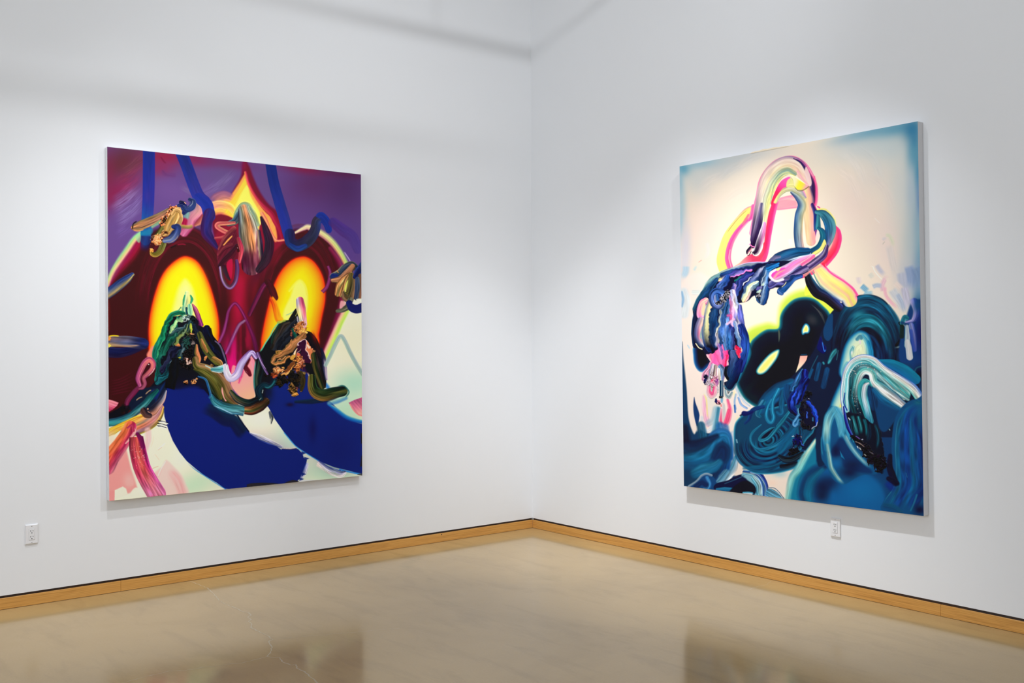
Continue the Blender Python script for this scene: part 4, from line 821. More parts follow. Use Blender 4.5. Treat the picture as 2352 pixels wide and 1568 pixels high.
    S(T('g', 60, 490, 250, 400, 420, 320, 600, 240, 720, 200), [8, 8, 8, 8, 7], ['#c09c28', '#e0b030', '#e8a840', '#d89038'], ['#f0b030', '#f0a048', '#e88c48'], edge=1.2, br=.3, h=1, dry=.05)
    S(T('g', 560, 420, 760, 330, 900, 230, 990, 120, 1030, 40), [16, 17, 16, 12, 7], ['#f0a048', '#f0a458', '#908060', '#e07c50', '#d87858', '#a07088', '#6c4858', '#d0c030'], ['#e89888', '#b08098', '#e0a8a8', '#a06878', '#e8b050', '#605c28'], edge=1, br=.25, bf=9, h=1.6)
    S(T('g', 80, 540, 180, 490, 240, 450), [3, 4, 3], ['#e0b840', '#c8a030'], edge=1.5, br=.4, dry=.35)
    S(T('e', 1110, 1310, 1050, 1450, 960, 1568) + T('g', 880, 90, 780, 140), [3, 7, 9, 11, 10], ['#c09080', '#c8c8d8', '#283044', '#241c2c'], ['#8a5844', '#a86850', '#282430', '#1c1c28'], edge=.9, br=.35, h=2.4)
    S(T('g', 720, 100, 760, 160, 820, 180), [9, 8, 6], ['#20202c', '#3c2828', '#604038'], edge=1, br=.4, h=2); K(*T('g', 790, 55)[0], 2, 2, ['#f0a880'], 2); L(T('g', 830, 130, 780, 100), .8, '#e0a080', .8)
    S(T('g', 330, 60, 420, 40), 6, ['#0c1418'], edge=2, a=.8)
    for i, (x, y) in enumerate([(1040, 292), (1020, 340), (1010, 380)]):
        S(T('g', x - 70 + i * 10, y - 20, x, y - 5, x + 110, y + 20), [.6, 1.8, 1.2], ['#101830'], edge=.7, br=0); S(T('g', x - 60, y + 4, x + 20, y + 8, x + 110, y + 36), [.5, 1.6, 1.2], ['#f0ecd8'], edge=.6, br=0)
    # pink field, petals and red strokes bottom left
    P(T('g', 60, 1260, 200, 1000, 390, 740, 430, 900, 490, 1150, 560, 1350, 600, 1480, 500, 1568, 60, 1700), '#e0938e', 3, 1, False)
    B(*T('g', 450, 1350)[0], 14, 18, '#e8b0a8', .8); P(T('g', 190, 1530, 340, 1460, 400, 1500, 430, 1600, 190, 1700), '#efddc8', 1.5, 1, False); P(T('g', 400, 1360, 520, 1340, 530, 1440, 420, 1450), '#e0a8a0', 1.5, .7)
    P(T('g', 60, 1560, 190, 1530, 190, 1720, 60, 1750), '#e08e8c', 1, 1, False); P(T('g', 500, 1540, 590, 1480, 640, 1620, 480, 1640), '#eedfca', 1.5, .9)
    B(*T('g', 120, 640)[0], 16, 22, '#f0d0b8', 1); S(T('g', 790, 450, 790, 620, 750, 800), [7, 7, 5], ['#e8b0b4', '#e8c0b8'], edge=4, a=.8, br=.08)
    P(T('g', 1130, 985, 1260, 1100, 1400, 1250, 1480, 1420, 1520, 1600, 1150, 1640, 1000, 1480, 900, 1300, 1000, 1180, 1060, 1080), '#e6c0b8', 3, .85); S(T('g', 1150, 1150, 1300, 1350, 1400, 1568), [8, 12, 10], ['#e09c9c', '#e8b4ac'], edge=5, a=.8, br=.1, fade=(.3, 0))
    P(T('g', 850, 1280, 950, 1180, 1050, 1120, 1000, 1280, 930, 1330), '#e8b4ac', 3, .7); S(T('g', 980, 1260, 1040, 1130, 1110, 1010), .9, ['#f4e0d4'], edge=1.2, a=.9)
    S(T('g', 470, 390, 420, 520, 300, 700, 170, 880, 50, 1080), [15, 17, 18, 20, 22], ['#e09098', '#b82c58', '#a82850', '#c84848', '#e87048', '#e87040', '#ec8a5c'], ['#e09098', '#b84868', '#c83c50', '#e05c40', '#e06840', '#e87850'], edge=1, br=.28, bf=10, h=1.6)
    S(T('g', 530, 400, 550, 470, 480, 580, 390, 680), [2, 3, 3, 1.5], ['#f0a8a0', '#e89098'], edge=1, br=.2, h=1.6); S(T('g', 420, 400, 510, 350, 530, 450), [2, 3, 3], ['#a02848', '#c04060'], edge=1, h=1.5)
    S(T('g', 580, 560, 600, 750, 640, 950, 700, 1150, 800, 1350, 950, 1600), [16, 19, 20, 20, 21, 22], ['#8a2058', '#7a1844', '#c84850', '#d05448', '#b8404c', '#8c3838', '#5a1830'], ['#d060a0', '#d87898', '#dc7c90', '#d870a0', '#e090a8'], edge=1, br=.32, bf=12, h=1.8,
      colsm=['#b03c88', '#a82860', '#c84850', '#d05c50', '#c84858', '#a82848', '#c05068'], flat=(1, 0))
    S(T('g', 600, 510, 660, 600, 700, 750), [4, 6, 5], ['#5c1848', '#7c1c4c'], edge=1, br=.2, h=1.4)
    A.specks(T('g', 600, 750, 620, 1000, 720, 900), 60, '#f8c8c0', .5, 9, .8, 3, .3)
    L(T('g', 840, 770, 880, 660, 900, 530), .8, '#e0d0b0', .6); L(T('g', 960, 800, 1050, 730, 1115, 665), 1.1, '#faf0dc', .9, .6); L(T('g', 965, 812, 1055, 742), .8, '#c8b494', .6, .6); L(T('g', 850, 1150, 930, 1115, 1000, 1090), .8, '#c8ac8c', .7, .6); L(T('g', 910, 870, 960, 930, 1010, 1000), .7, '#d8c8ac', .7)
    # right side: thin peak, knot, pink wedge
    S(T('f', 1635, 850, 1720, 680, 1800, 500, 1890, 340, 1960, 390, 2080, 640, 2200, 860, 2300, 1020), [4.4, 4.6, 4.6, 4.6, 4.6, 4.6, 4.6, 4.6], ['#9cacac', '#8aa8a4', '#a0b8a4'], edge=1.3, br=.08, a=.88)
    P(T('f', 2050, 1530, 2150, 1480, 2300, 1430, 2300, 1568) + T('h', 2300, 200, 2200, 150, 2130, 60), '#c4607c', 1, 1, False, tex=.12, ang=50, grad=(T('f', 2180, 1500)[0], T('h', 2200, 160)[0], ['#b05078', '#d07088', '#e8a090']))
    S(T('h', 2080, -10, 2140, 90, 2220, 170, 2290, 195), 1.6, ['#e08088', '#e89080'], edge=1)
    S(T('d', 1760, 830, 1880, 770, 1960, 690, 2080, 630, 2170, 680), [8, 9, 9, 9, 7], ['#6c6040', '#384858', '#28384c', '#5c5448'], ['#3c4440', '#202c50', '#484438'], edge=1, br=.4, h=2.4)
    S(T('d', 1760, 820, 1810, 830), 6, ['#1c2a68'], edge=1, h=1.6); L(T('d', 1820, 720, 1860, 770), 1.2, '#c08040', .9)
    S(T('d', 2100, 660, 2010, 780, 1900, 880, 1760, 900), [7, 9, 9, 5], ['#5c4c34', '#a86c4c', '#c08058', '#6c4838'], edge=1, br=.4, h=2.6)
    S(T('d', 2060, 800, 1960, 900, 1890, 1000, 1850, 1130), [5, 10, 10, 8], ['#d88c54', '#a06038', '#8a7c48', '#e0985c', '#80502c'], edge=1, br=.6, bf=10, h=3, dry=.1)
    S(T('d', 2080, 780, 2000, 900, 1960, 1040, 1900, 1180), [4, 6, 6, 3], ['#9c7448', '#5c5430', '#c08850', '#6c5030'], edge=.8, br=.6, bf=8, h=3, dry=.2)
    P(T('d', 2040, 880, 2010, 1000, 1990, 1140, 1960, 1060, 1990, 950), '#d8d860', .9, .95)
    S(T('d', 2090, 820, 2080, 980, 2040, 1120, 1970, 1150), [7, 8, 7, 4], ['#8a5c3c', '#4c4420', '#5a5028'], edge=1, br=.4, h=2.2)
    S(T('d', 2130, 900, 2120, 1080, 2060, 1230, 1970, 1200, 1940, 1120), [4, 8, 9, 7, 3], ['#604c38', '#8a6448', '#5c4c30', '#40402c'], edge=1, br=.4, h=2.4)
    S(T('d', 2290, 640, 2200, 760, 2150, 840), [9, 8, 5], ['#1a2458', '#161e50', '#202c64'], edge=.9, br=.25, h=2)
    S(T('d', 2250, 830, 2240, 1000, 2225, 1230), [6, 6, 5], ['#8a5840', '#6c4838', '#503c38'], edge=.9, br=.35, h=1.6, flat=(0, 1)); S(T('d', 2195, 880, 2195, 1030, 2175, 1220), [5, 6, 5], ['#485468', '#34405c', '#2c3854'], edge=.9, br=.3, h=1.8)
    S(T('d', 2070, 1260, 2030, 1370, 1930, 1430, 1840, 1450), [7, 7, 6, 4], ['#4c5048', '#6a6850', '#444838'], edge=1, br=.35, h=2)
    S(T('d', 2050, 1310, 2100, 1380, 2180, 1410, 2290, 1390), [7, 10, 11, 11], ['#141c54', '#161f5c'], edge=.9, br=.08)
    P(T('d', 2110, 1300, 2190, 1270, 2170, 1240, 2290, 1230, 2290, 1280, 2220, 1330, 2140, 1335), '#e8e2cc', .9, 1, ragged=.5); P(T('d', 1900, 1270, 1975, 1300, 1930, 1390, 1880, 1400), '#e0a0a0', 2, .9)
    # unpainted dark slivers along the lower and right edge
    P(T('h', 230, 1430, 300, 1405, 500, 1395, 700, 1400, 880, 1420, 960, 1375, 1060, 1345, 1180, 1370, 1060, 1420, 230, 1500), '#29262c', .8, 1, False)
    P(T('h', 2270, 510, 2310, 510, 2310, 690, 2275, 700), '#24222a', .8, 1, False); P(T('h', 2285, 910, 2320, 910, 2320, 1100, 2260, 1110), '#24222a', .8, 1, False)
    P(T('h', 2220, 1240, 2320, 1225, 2320, 1275, 2210, 1255), '#3a3a40', 1, .9, False); P(T('h', 1130, 1400, 1200, 1350, 1700, 1340, 1500, 1360), '#c8c8d0', 1.2, .8, False)
# ---------------------------------------------------------------- painting with the knotted loops over dark blue waves
def paint_loops(A):
    P = A.poly; S = A.stroke; B = A.blob; K = A.clump; L = A.line
    A.base('#f1e1cb')
    B(1620, 520, 60, 90, '#f5ddd0', .8); B(1700, 430, 60, 60, '#eadccb', .7); B(1960, 480, 60, 90, '#efd8cc', .8); B(1920, 560, 50, 60, '#f0e2ca', .8); B(1730, 560, 60, 70, '#f2e4ce', .8)
    B(2040, 560, 40, 110, '#efd9d0', .8); B(1800, 360, 60, 30, '#ecdccb', .8); B(2010, 400, 50, 50, '#e0d6cc', .8, -30)
    # blue haze at the borders
    B(1650, 385, 75, 26, '#cccdca', .9, -12); B(1600, 410, 40, 45, '#cdd0cd', .8); B(1700, 360, 90, 18, '#bcc3c6', .8, -11); B(1610, 372, 50, 14, '#98bccb', .9, -10); B(1565, 385, 20, 18, '#5a9fba', 1); B(1562, 420, 9, 45, '#8fb8c8', .9); B(1566, 470, 12, 60, '#b4c9d0', .8)
    B(1562, 510, 8, 40, '#9cc4d4', .8); B(1575, 560, 14, 60, '#d4cfd8', .8); B(1570, 610, 14, 50, '#d6d4de', .7)
    B(1990, 335, 110, 36, '#cacfce', .9, -12); B(2070, 420, 36, 110, '#ccd0ce', .8); B(2050, 340, 60, 40, '#c4cfd0', .8, -12); B(1950, 320, 60, 16, '#b4c2c8', .8, -11); B(2000, 303, 70, 15, '#7cabc0', .9, -11); B(2060, 296, 60, 20, '#6aa3bb', .95, -11)
    B(2095, 300, 24, 30, '#3f84ab', 1); B(2100, 330, 14, 40, '#3c80a8', .9); B(2098, 360, 16, 40, '#5c9cb4', .9); B(2108, 400, 12, 60, '#4c90ae', .95); B(2092, 440, 14, 80, '#a4b8c8', .7)
    B(2110, 470, 8, 60, '#6484b4', .9); B(2106, 530, 16, 70, '#80a4b8', .9); B(2112, 590, 12, 50, '#64a0b4', .9); B(2090, 560, 26, 90, '#b4c2c6', .7); B(2108, 640, 16, 60, '#7c98b8', .9); B(2080, 650, 24, 60, '#bcc2d0', .8); B(2112, 690, 16, 40, '#5c8cac', .95)
    for x, y, l, c, al in [(1600, 440, 70, '#e4d8d0', .35), (1640, 420, 80, '#c8c8c8', .35), (1680, 400, 80, '#d8d0c8', .4), (1660, 470, 60, '#f0e0d0', .35)]:
        S([(x, y), (x + l * .5, y - l * .42), (x + l, y - l * .62)], 10, [c], a=al, edge=6, br=.06, dry=.4, fade=(.4, .4))
    for x, y, l, c, al in [(1920, 340, 90, '#e4dcd4', .4), (1900, 370, 110, '#ecdcd0', .4), (1960, 330, 90, '#d0d2d0', .35), (1990, 400, 80, '#e4d4cc', .35)]:
        S([(x, y), (x + l * .5, y + l * .4), (x + l * .8, y + l * 1.1)], 10, [c], a=al, edge=6, br=.06, dry=.4, fade=(.4, .4))
    # faint strokes in the pale ground
    for p, w, c, al in [(T('n', 1280, 1070, 1350, 1180, 1450, 1280), 5, '#b0b4cc', .8), (T('n', 960, 1290, 970, 1370, 1020, 1440), 5, '#dcccd0', .8), (T('n', 1160, 1230, 1230, 1330), 5, '#d0d2c8', .7), (T('n', 1430, 560, 1510, 560, 1570, 680, 1580, 800), 4, '#d4dcb8', .7),
                        (T('n', 1390, 640, 1430, 610, 1460, 640), 3, '#d0ccd0', .7), (T('n', 1500, 700, 1540, 900, 1600, 1150, 1650, 1400), 8, '#d8d0cc', .7), (T('n', 1850, 1080, 1880, 1200, 1900, 1400, 1860, 1568), 10, '#8098c4', .8),
                        (T('n', 1980, 1100, 2040, 1300, 2020, 1568), 12, '#7c94b8', .8), (T('n', 1720, 1200, 1760, 1400, 1820, 1568), 10, '#b4b8cc', .8), (T('n', 1600, 1400, 1700, 1480, 1760, 1568), 6, '#f0dcd0', .9),
                        (T('m', 200, 1080, 190, 1200, 130, 1350), 7, '#a4c8dc', .8), (T('m', 130, 1568, 200, 1450, 270, 1500, 280, 1568), 6, '#a8ccdc', .8), (T('m', 580, 650, 600, 850, 500, 1000), 4, '#dce0dc', .6), (T('m', 480, 1460, 420, 1568), 5, '#c8dcd8', .8),
                        (T('m', 1690, 760, 1660, 900, 1590, 980), 4, '#b4c4d0', .7), (T('m', 340, 1180, 380, 1110, 420, 1090), 2.5, '#b4d4d8', .8), (T('m', 2080, 600, 2130, 760), 5, '#dce0dc', .7)]:
        S(p, w, [c], a=al * .85, edge=3.5, br=.05, fade=(.15, .45))
    L(T('n', 1160, 1105, 1220, 1115, 1250, 1190, 1330, 1290, 1420, 1370), 1.1, '#fff4e8', .8, .8); L(T('n', 1390, 720, 1410, 690, 1440, 660), .8, '#c0b8a8', .8); L(T('n', 1240, 230, 1350, 340), .9, '#faece4', .7); L(T('m', 420, 1030, 490, 980), .9, '#e0a090', .7)
    # pale right side haze, tile p
    for p, w, c, al in [(T('n', 1400, 1568, 1390, 1450, 1450, 1320, 1490, 1340), 5, '#e4b4c4', .8), (T('n', 1430, 1450) + T('p', 1450, 50, 1530, 170, 1650, 280, 1700, 310), 3.5, '#f0b0c0', .9), (T('p', 1550, -60, 1620, 60, 1720, 200, 1790, 380), 9, '#ccd0d8', .85), (T('p', 1650, 20, 1740, 200, 1800, 400), 5, '#aab8d0', .8),
                        (T('p', 1780, -100, 1830, 150, 1870, 350), 8, '#c4c0d4', .9), (T('p', 1930, 100, 1960, 250, 1940, 430, 1850, 520), 7, '#8890c8', .85), (T('n', 1210, 1480, 1290, 1450, 1400, 1460), 5, '#a8b8d0', .9), (T('n', 1010, 1450, 1090, 1520, 1140, 1568), 6, '#6ca4c4', .95), (T('p', 1060, 0, 1130, 30, 1240, 20), 6, '#88b8cc', .9)]:
        S(p, w, [c], a=al * .9, edge=2.6, br=.1, fade=(.12, .35))
    # left lower pale columns and blue edge
    P([(1560, 660), (1640, 660), (1640, 1010), (1600, 1050), (1572, 900)], '#f6e2d6', 6, .9); S(T('o', 160, 0, 200, 150, 170, 400), 10, ['#c8dce4'], a=.6, edge=5); S(T('o', 120, 0, 145, 130, 120, 250), 3, ['#7ca8cc'], a=.8, edge=2)
    S(T('o', 340, 0, 420, 0) , 6, ['#c8dcd8'], a=.6, edge=4); S(T('o', 330, 430, 320, 650), 2.5, ['#c4d4dc'], a=.8, edge=1.5); S(T('o', 230, 960, 260, 1010), 1.4, ['#b8d0dc'], edge=1)
    # lower dark ground
    P([(1555, 985), (1600, 990), (1640, 985), (1676, 1000), (1672, 1060), (1660, 1110), (1640, 1160), (1550, 1160)], '#103c5c', 5)
    P(T('o', 120, 900, 150, 1200, 190, 1568) + T('q', 230, 400, 250, 700, 330, 990, 420, 1000, 350, 1250, 60, 1300, 60, 0), '#123a5e', 2.5)
    P([(1700, 1000), (2140, 760), (2140, 1200), (1760, 1200), (1700, 1150)], '#0d3a66', 8)
    # pale channel between the left waves and the big disk
    P(T('q', 950, 350, 1150, 300, 1180, 800, 1100, 1000, 1090, 1200, 1160, 1450) + T('s', 1250, 470, 1600, 600, 2200, 500, 2352, 200, 2300, 700, 2100, 1060, 1500, 1040, 1200, 700, 950, 620, 980, 400, 960, 100) + T('q', 950, 1000, 900, 800), '#ead9ca', 3)
    S(T('q', 1030, 1000, 1010, 1250, 1020, 1568) + T('s', 1000, 550), 8, ['#d8d8dc', '#c4ccd8', '#9cb4cc'], edge=3, a=.9); B(*T('s', 1760, 780)[0], 14, 8, '#f0d4c0', .9); B(*T('s', 1900, 620)[0], 18, 8, '#a8c8cc', .8)
    S(T('s', 1100, 350, 1050, 500, 950, 640, 880, 760), [8, 12, 12, 8], ['#e8dcd4', '#7ca0b4', '#3c7c98', '#b8ccd0'], edge=2, br=.3, dry=.1)
    # pale drip area under the knot
    P(T('q', 240, -200, 560, -100, 900, 0, 1100, 100, 1200, 300, 1450, 490, 1200, 640, 1060, 900, 950, 980, 800, 900, 700, 960, 600, 980, 480, 900, 440, 700, 360, 330, 340, 600, 400, 850, 350, 1000, 290, 880, 240, 640, 220, 200), '#f2e0d4', 2.5)
    B(*T('q', 640, 420)[0], 16, 30, '#e4dcd0', .9); P(T('q', 345, 330, 370, 430, 430, 600, 440, 700, 400, 860, 350, 700, 330, 520), '#1c3a6c', 1.6)
    S(T('q', 520, 320, 530, 500, 560, 700, 590, 820), [3, 6, 7, 6], ['#e8b8c0', '#f0a8c8', '#f4c8d0'], edge=3, a=.9); L(T('q', 510, 250, 570, 380, 580, 600, 590, 720), 1.4, '#f0e08c', .9)
    S(T('q', 480, 700, 480, 860, 580, 950, 690, 870), 4, ['#d8dce4', '#e8dcd8'], edge=2)
    S(T('q', 750, 550, 700, 750, 620, 800), 8, ['#b8ccd4', '#80a8bc'], edge=4, a=.7)
    S(T('q', 470, 850, 500, 1100, 380, 1250), 10, ['#2a6484', '#1c5070', '#14405c'], a=.9, edge=3, br=.2); S(T('q', 780, 560, 740, 850, 700, 1060), [7, 8, 9], ['#5c9cb8', '#2c7494', '#9cc0cc'], a=.9, edge=3, br=.2)
    S(T('q', 960, 380, 1000, 560, 960, 760, 880, 830, 830, 760, 850, 560), [4, 6, 6, 6, 5, 4], ['#f8d0cc', '#f05c8c', '#f4a0b0'], edge=1.4, br=.1, h=.8, colsm=['#f0b0b8', '#ec4c78', '#f08ca8'])
    P(T('q', 840, 460, 900, 460, 930, 700, 900, 810, 860, 760), '#d8d0cc', 1.6, .9, grad=(T('q', 850, 600)[0], T('q', 930, 600)[0], ['#e8c8c8', '#c0c0c0', '#dcd4d0'])); S(T('q', 970, 560, 930, 700, 890, 820), 3, ['#e8386c', '#f06088'], edge=1.4, a=.9)
    S(T('q', 810, 850, 830, 1000) , 9, ['#2464a0'], edge=4, a=.9); S(T('q', 900, 880, 920, 1000), 9, ['#2458a0', '#5c84b8'], edge=4, a=.8)
    for p, w, c in [(T('q', 1100, 280, 1080, 420, 1100, 540), 2.2, '#8cacd0'), (T('q', 1150, 340, 1200, 460, 1300, 530), 2.4, '#7ca0d0'), (T('q', 1080, 480, 1090, 600), 2, '#2c64b4'), (T('q', 1160, 250, 1250, 400, 1350, 490), 2.4, '#c0d0e0'), (T('q', 1120, 150, 1170, 290), 4, '#b8ccd8')]:
        S(p, w, [c], edge=1.2, a=.9, br=.2)
    B(*T('q', 1130, 720)[0], 4, 8, '#f0e4b8', .9); B(*T('q', 1070, 260)[0], 3, 8, '#f0e4b0', .9)
    # left waves
    S(T('q', 150, 1480, 400, 1420, 620, 1280, 760, 1060, 900, 1020, 970, 1150, 990, 1400) + T('s', 960, 350, 900, 550, 800, 720), [18, 20, 20, 18, 14, 10, 9, 9, 10, 12], ['#14304c', '#1a5c80', '#1c6c94', '#13507a'], ['#1c4c94', '#143c74', '#102c5c', '#0f3458'], edge=3, br=.2,
      colsm=['#2c64a0', '#2470a0', '#1c5c8c'])
    S(T('q', 640, 1560, 760, 1350, 840, 1240, 920, 1290, 900, 1450) + T('s', 820, 400, 720, 620), [6, 12, 13, 12, 10, 10, 8], ['#123458', '#0f2a50', '#122c54'], edge=4, br=.12, a=.95)
    S(T('q', 150, 1180, 350, 1220, 600, 1120, 760, 1040), [12, 14, 10, 6], ['#141c34', '#11284a', '#14304c'], edge=4, br=.1, a=.95); S(T('q', 170, 900, 200, 1080), 10, ['#131c30'], edge=6, a=.9)
    S(T('s', 200, 460, 450, 480, 650, 420), [12, 14, 8], ['#14507c', '#124a74'], edge=6, a=.8); S(T('s', 350, 620, 500, 560, 700, 500, 800, 420), [10, 14, 12, 8], ['#2c7898', '#246c94', '#1c6490'], edge=4, br=.15, a=.9); B(*T('s', 220, 700)[0], 16, 22, '#0f3454', .9)
    S(T('s', 780, 760, 850, 700, 930, 600), [5, 9, 8], ['#5c8ca4', '#4c88a4', '#88a8b4'], edge=3, br=.25, a=.9)
    P(T('s', 240, 850, 380, 770, 480, 660, 570, 625, 660, 650, 730, 730, 745, 840, 735, 930, 600, 920), '#1b4478', 1.4); S(T('s', 250, 850, 390, 760, 480, 660, 570, 625, 660, 650), 2.6, ['#a8b4bc', '#5c7c98'], edge=1.6, br=.1, a=.9)
    S(T('s', 580, 700, 620, 800, 590, 880, 540, 890), 5, ['#2864a0', '#3c80b0', '#1c3c74'], edge=2, br=.3); S(T('s', 380, 850, 480, 780, 560, 820), 6, ['#18305c', '#142850'], edge=3)
    P(T('s', 740, 800, 950, 740, 1100, 660, 1220, 620, 1360, 560, 1500, 590, 1620, 700, 1690, 840, 1670, 1030, 1200, 980, 740, 920), '#0f1c3c', 1.2)
    P(T('s', 1200, 640, 1280, 580, 1420, 580, 1540, 650, 1600, 780, 1600, 1010, 1440, 1010, 1480, 920, 1440, 830, 1340, 760, 1280, 700), '#7cb0c0', 2.5); S(T('s', 1260, 590, 1420, 620, 1530, 720, 1580, 860, 1590, 1010), [5, 6, 6, 6, 5], ['#5c98b8', '#1c3c80', '#a8ccd4', '#3c88a8'], edge=1, br=.5, bf=9)
    S(T('s', 1380, 570, 1520, 600, 1620, 720, 1670, 860, 1660, 1020), [4, 6, 5, 4, 4], ['#e8d8d0', '#22307c', '#2848a0', '#b8d0dc'], edge=1, br=.4, bf=7); S(T('s', 1420, 700, 1500, 820, 1520, 960), [5, 7, 6], ['#c8d8dc', '#88c0cc', '#3c8cac'], edge=1.5, br=.5)
    S(T('s', 900, 800, 1150, 700, 1250, 650), 1, ['#3c6484'], edge=1, a=.7); S(T('s', 760, 905, 900, 900, 1080, 900), [3, 5, 3], ['#2c7ca4', '#1c5884'], edge=1.5); P(T('s', 1130, 800, 1300, 740, 1440, 840, 1460, 930, 1380, 980, 1000, 960), '#0f1424', 2)
    S(T('s', 1240, 965, 1330, 960, 1400, 970), 2.4, ['#3c94b4', '#88b8c8'], edge=1); P(T('s', 1680, 880, 1800, 910, 1900, 990, 1980, 1070, 1660, 1030), '#4c90b0', 1.4, .9, tex=.5, ang=30); S(T('s', 1690, 870, 1800, 880, 1890, 960, 1960, 1060), 1.4, ['#2c4868', '#e8e4dc'], edge=.8)
    P(T('s', 1240, 968, 1390, 972, 1410, 1000, 1260, 985), '#d8dce0', .8, 1, False)
    # lime haze and big black loops
    for p, st in [([(1720, 770), (1760, 748), (1790, 748), (1800, 700), (1830, 675), (1870, 672), (1905, 700), (1925, 730), (1905, 800), (1750, 830)], 0)]:
        A.glow(p, [(13, '#e4e890', 0), (6, '#dce878', .85), (0, '#c8dc50', 1), (-20, '#b8cc40', 1)])
    P(T('n', 0, 1500, 60, 1400) + T('p', 160, 0, 350, 130, 550, 290, 450, 410, 300, 250, 100, 60, 0, 60), '#dce64c', 1.2)
    loop = [(1726, 788), (1740, 772), (1762, 758), (1790, 754), (1795, 725), (1806, 705), (1826, 688), (1850, 683), (1872, 688), (1890, 703), (1904, 718), (1912, 740), (1905, 780), (1890, 830), (1850, 900), (1800, 930), (1765, 936), (1740, 934), (1715, 918), (1700, 896), (1694, 876), (1706, 850), (1716, 820)]
    A.glow(loop, [(3.5, '#3c9098', 0), (1.5, '#2c8488', .7), (0, '#1c6c78', 1), (-3, '#134658', 1), (-7, '#10202c', 1), (-40, '#0f141f', 1)])
    S(T('o', 1340, 930, 1360, 1100, 1310, 1250, 1240, 1400, 1160, 1568) + T('q', 1140, 50), [3, 4, 4, 4, 4, 3], ['#12303c', '#1c6484', '#2488ac'], edge=1.2, br=.1)
    B(*T('p', 130, 500)[0], 14, 18, '#3c3c40', .7, -50); 
    for i in range(7): S(T('p', 60 + i * 25, 180 + i * 20, 200 + i * 20, 300 + i * 20, 330 + i * 8, 480 + i * 30), 1, ['#4a484a'], edge=1, a=.45, fade=(.4, .4))
    S(T('o', 1500, 1560) + T('q', 1300, 250, 1450, 350), 6, ['#2c2a28'], edge=4, a=.3)
    P(T('o', 1870, 690, 1890, 690, 1905, 780, 1880, 900, 1870, 760), '#50584c', 1.2, .9)
    # openings in the loops
    A.glow(T('o', 1875, 1040, 1720, 1120, 1560, 1290, 1480, 1420, 1530, 1480, 1640, 1440, 1780, 1280, 1860, 1150), [(2.5, '#1c7488', 0), (.5, '#1c7488', .9), (-1.5, '#88c0b0', 1), (-3.5, '#e8e8a8', 1), (-8, '#e8e470', 1)])
    A.glow(T('o', 2352, 580, 2300, 680, 2310, 760) + T('p', 0, 740, 60, 730, 80, 660, 50, 590), [(2.5, '#1c5c78', 0), (.5, '#1c6c90', .9), (-1.5, '#5cb0c0', 1), (-3, '#f0f0c0', 1), (-6, '#f0e060', 1)])
    P(T('o', 2265, 1150, 2400, 1145, 2380, 1220, 2300, 1350, 2180, 1465, 2240, 1280), '#f3c8a4', .9, 1, False, grad=(T('o', 2300, 1150)[0], T('o', 2220, 1420)[0], ['#f0a898', '#f4c8b0', '#f0e4b8'])); L(T('o', 2265, 1130, 2400, 1125), 1.2, '#1c3c54')
    # hump on the right
    hump = T('p', 640, 210, 760, 140, 900, 70, 1100, 45, 1250, 60, 1400, 130, 1520, 250, 1640, 420, 1720, 600, 1780, 750, 1740, 880, 1640, 980, 1600, 1100, 1650, 1300, 1900, 1500, 2050, 1800) + T('r', 1700, 1000, 900, 1000, 300, 1200, 60, 1300) + T('q', 2000, 1100, 1200, 700, 1400, 560, 1900, 160) + T('p', 100, 1150, 300, 700, 450, 400)
    P(hump, '#0e2036', 1.6)
    cx, cy = T('p', 1150, 1150)[0]
    for r, c, c2, al, w in [(1.0, '#1c6484', '#12344c', .9, 4), (.93, '#10405c', '#0c1a30', .9, 4), (.86, '#1a5878', '#101828', .9, 5), (.78, '#103c5c', '#101c30', .9, 5), (.70, '#1c6e84', '#0e1a2c', .9, 5), (.62, '#2a8494', '#0c2440', .9, 6), (.54, '#1a6478', '#10305c', .9, 5), (.46, '#101824', '#0c1c38', .95, 7), (.36, '#0f2c4c', '#0e3058', .8, 6)]:
        pts = [(cx + 84 * r * math.cos(t) * (1 if math.cos(t) > 0 else .95) - 6, cy + 6 - 142 * r * math.sin(t)) for t in np.linspace(3.0, -.15, 16)]
        S(pts, w, ['#0e1a2c'], [c2], colsm=[c], a=al, edge=3, br=.45, bf=2.2)
    S(T('p', 1500, 250, 1640, 450, 1740, 700, 1760, 850), [3, 4, 4, 3], ['#2c7088', '#1c4c6c'], edge=2, br=.2, a=.8); B(*T('p', 950, 400)[0], 18, 8, '#3090a0', .7, -25); B(*T('p', 900, 230)[0], 26, 8, '#1c6888', .6, -20)
    S(T('p', 1700, 560, 1760, 640, 1750, 800, 1640, 960), 3, ['#0c1418'], edge=1.5); S(T('p', 1580, 1010, 1700, 980, 1800, 920), [1, 2, 2.4], ['#88a098', '#c0c8b8'], edge=1.5, a=.7, fade=(.5, 0))
    # right border drips
    P(T('p', 1800, 560, 1830, 400, 1920, 180, 2060, 130, 2200, 150, 2200, 1568, 2000, 1568, 1900, 1300, 1700, 1250, 1700, 900), '#123c74', 3)
    S(T('p', 1960, 180, 2010, 350, 1960, 520, 1820, 560), [9, 9, 8, 4], ['#183c84', '#3c50a8', '#8c8cc8', '#b8a8cc'], edge=2, br=.25); B(*T('p', 2020, 250)[0], 12, 18, '#184c78', .9)
    S(T('p', 1740, 560, 1790, 460, 1830, 470), [5, 6, 5], ['#2c7c8c', '#1c6478', '#3c8c98'], edge=1.4, br=.2); S(T('p', 1740, 550, 1880, 600, 1980, 540), [3, 3, 1.5], ['#1c3c64'], edge=1.5, a=.9)
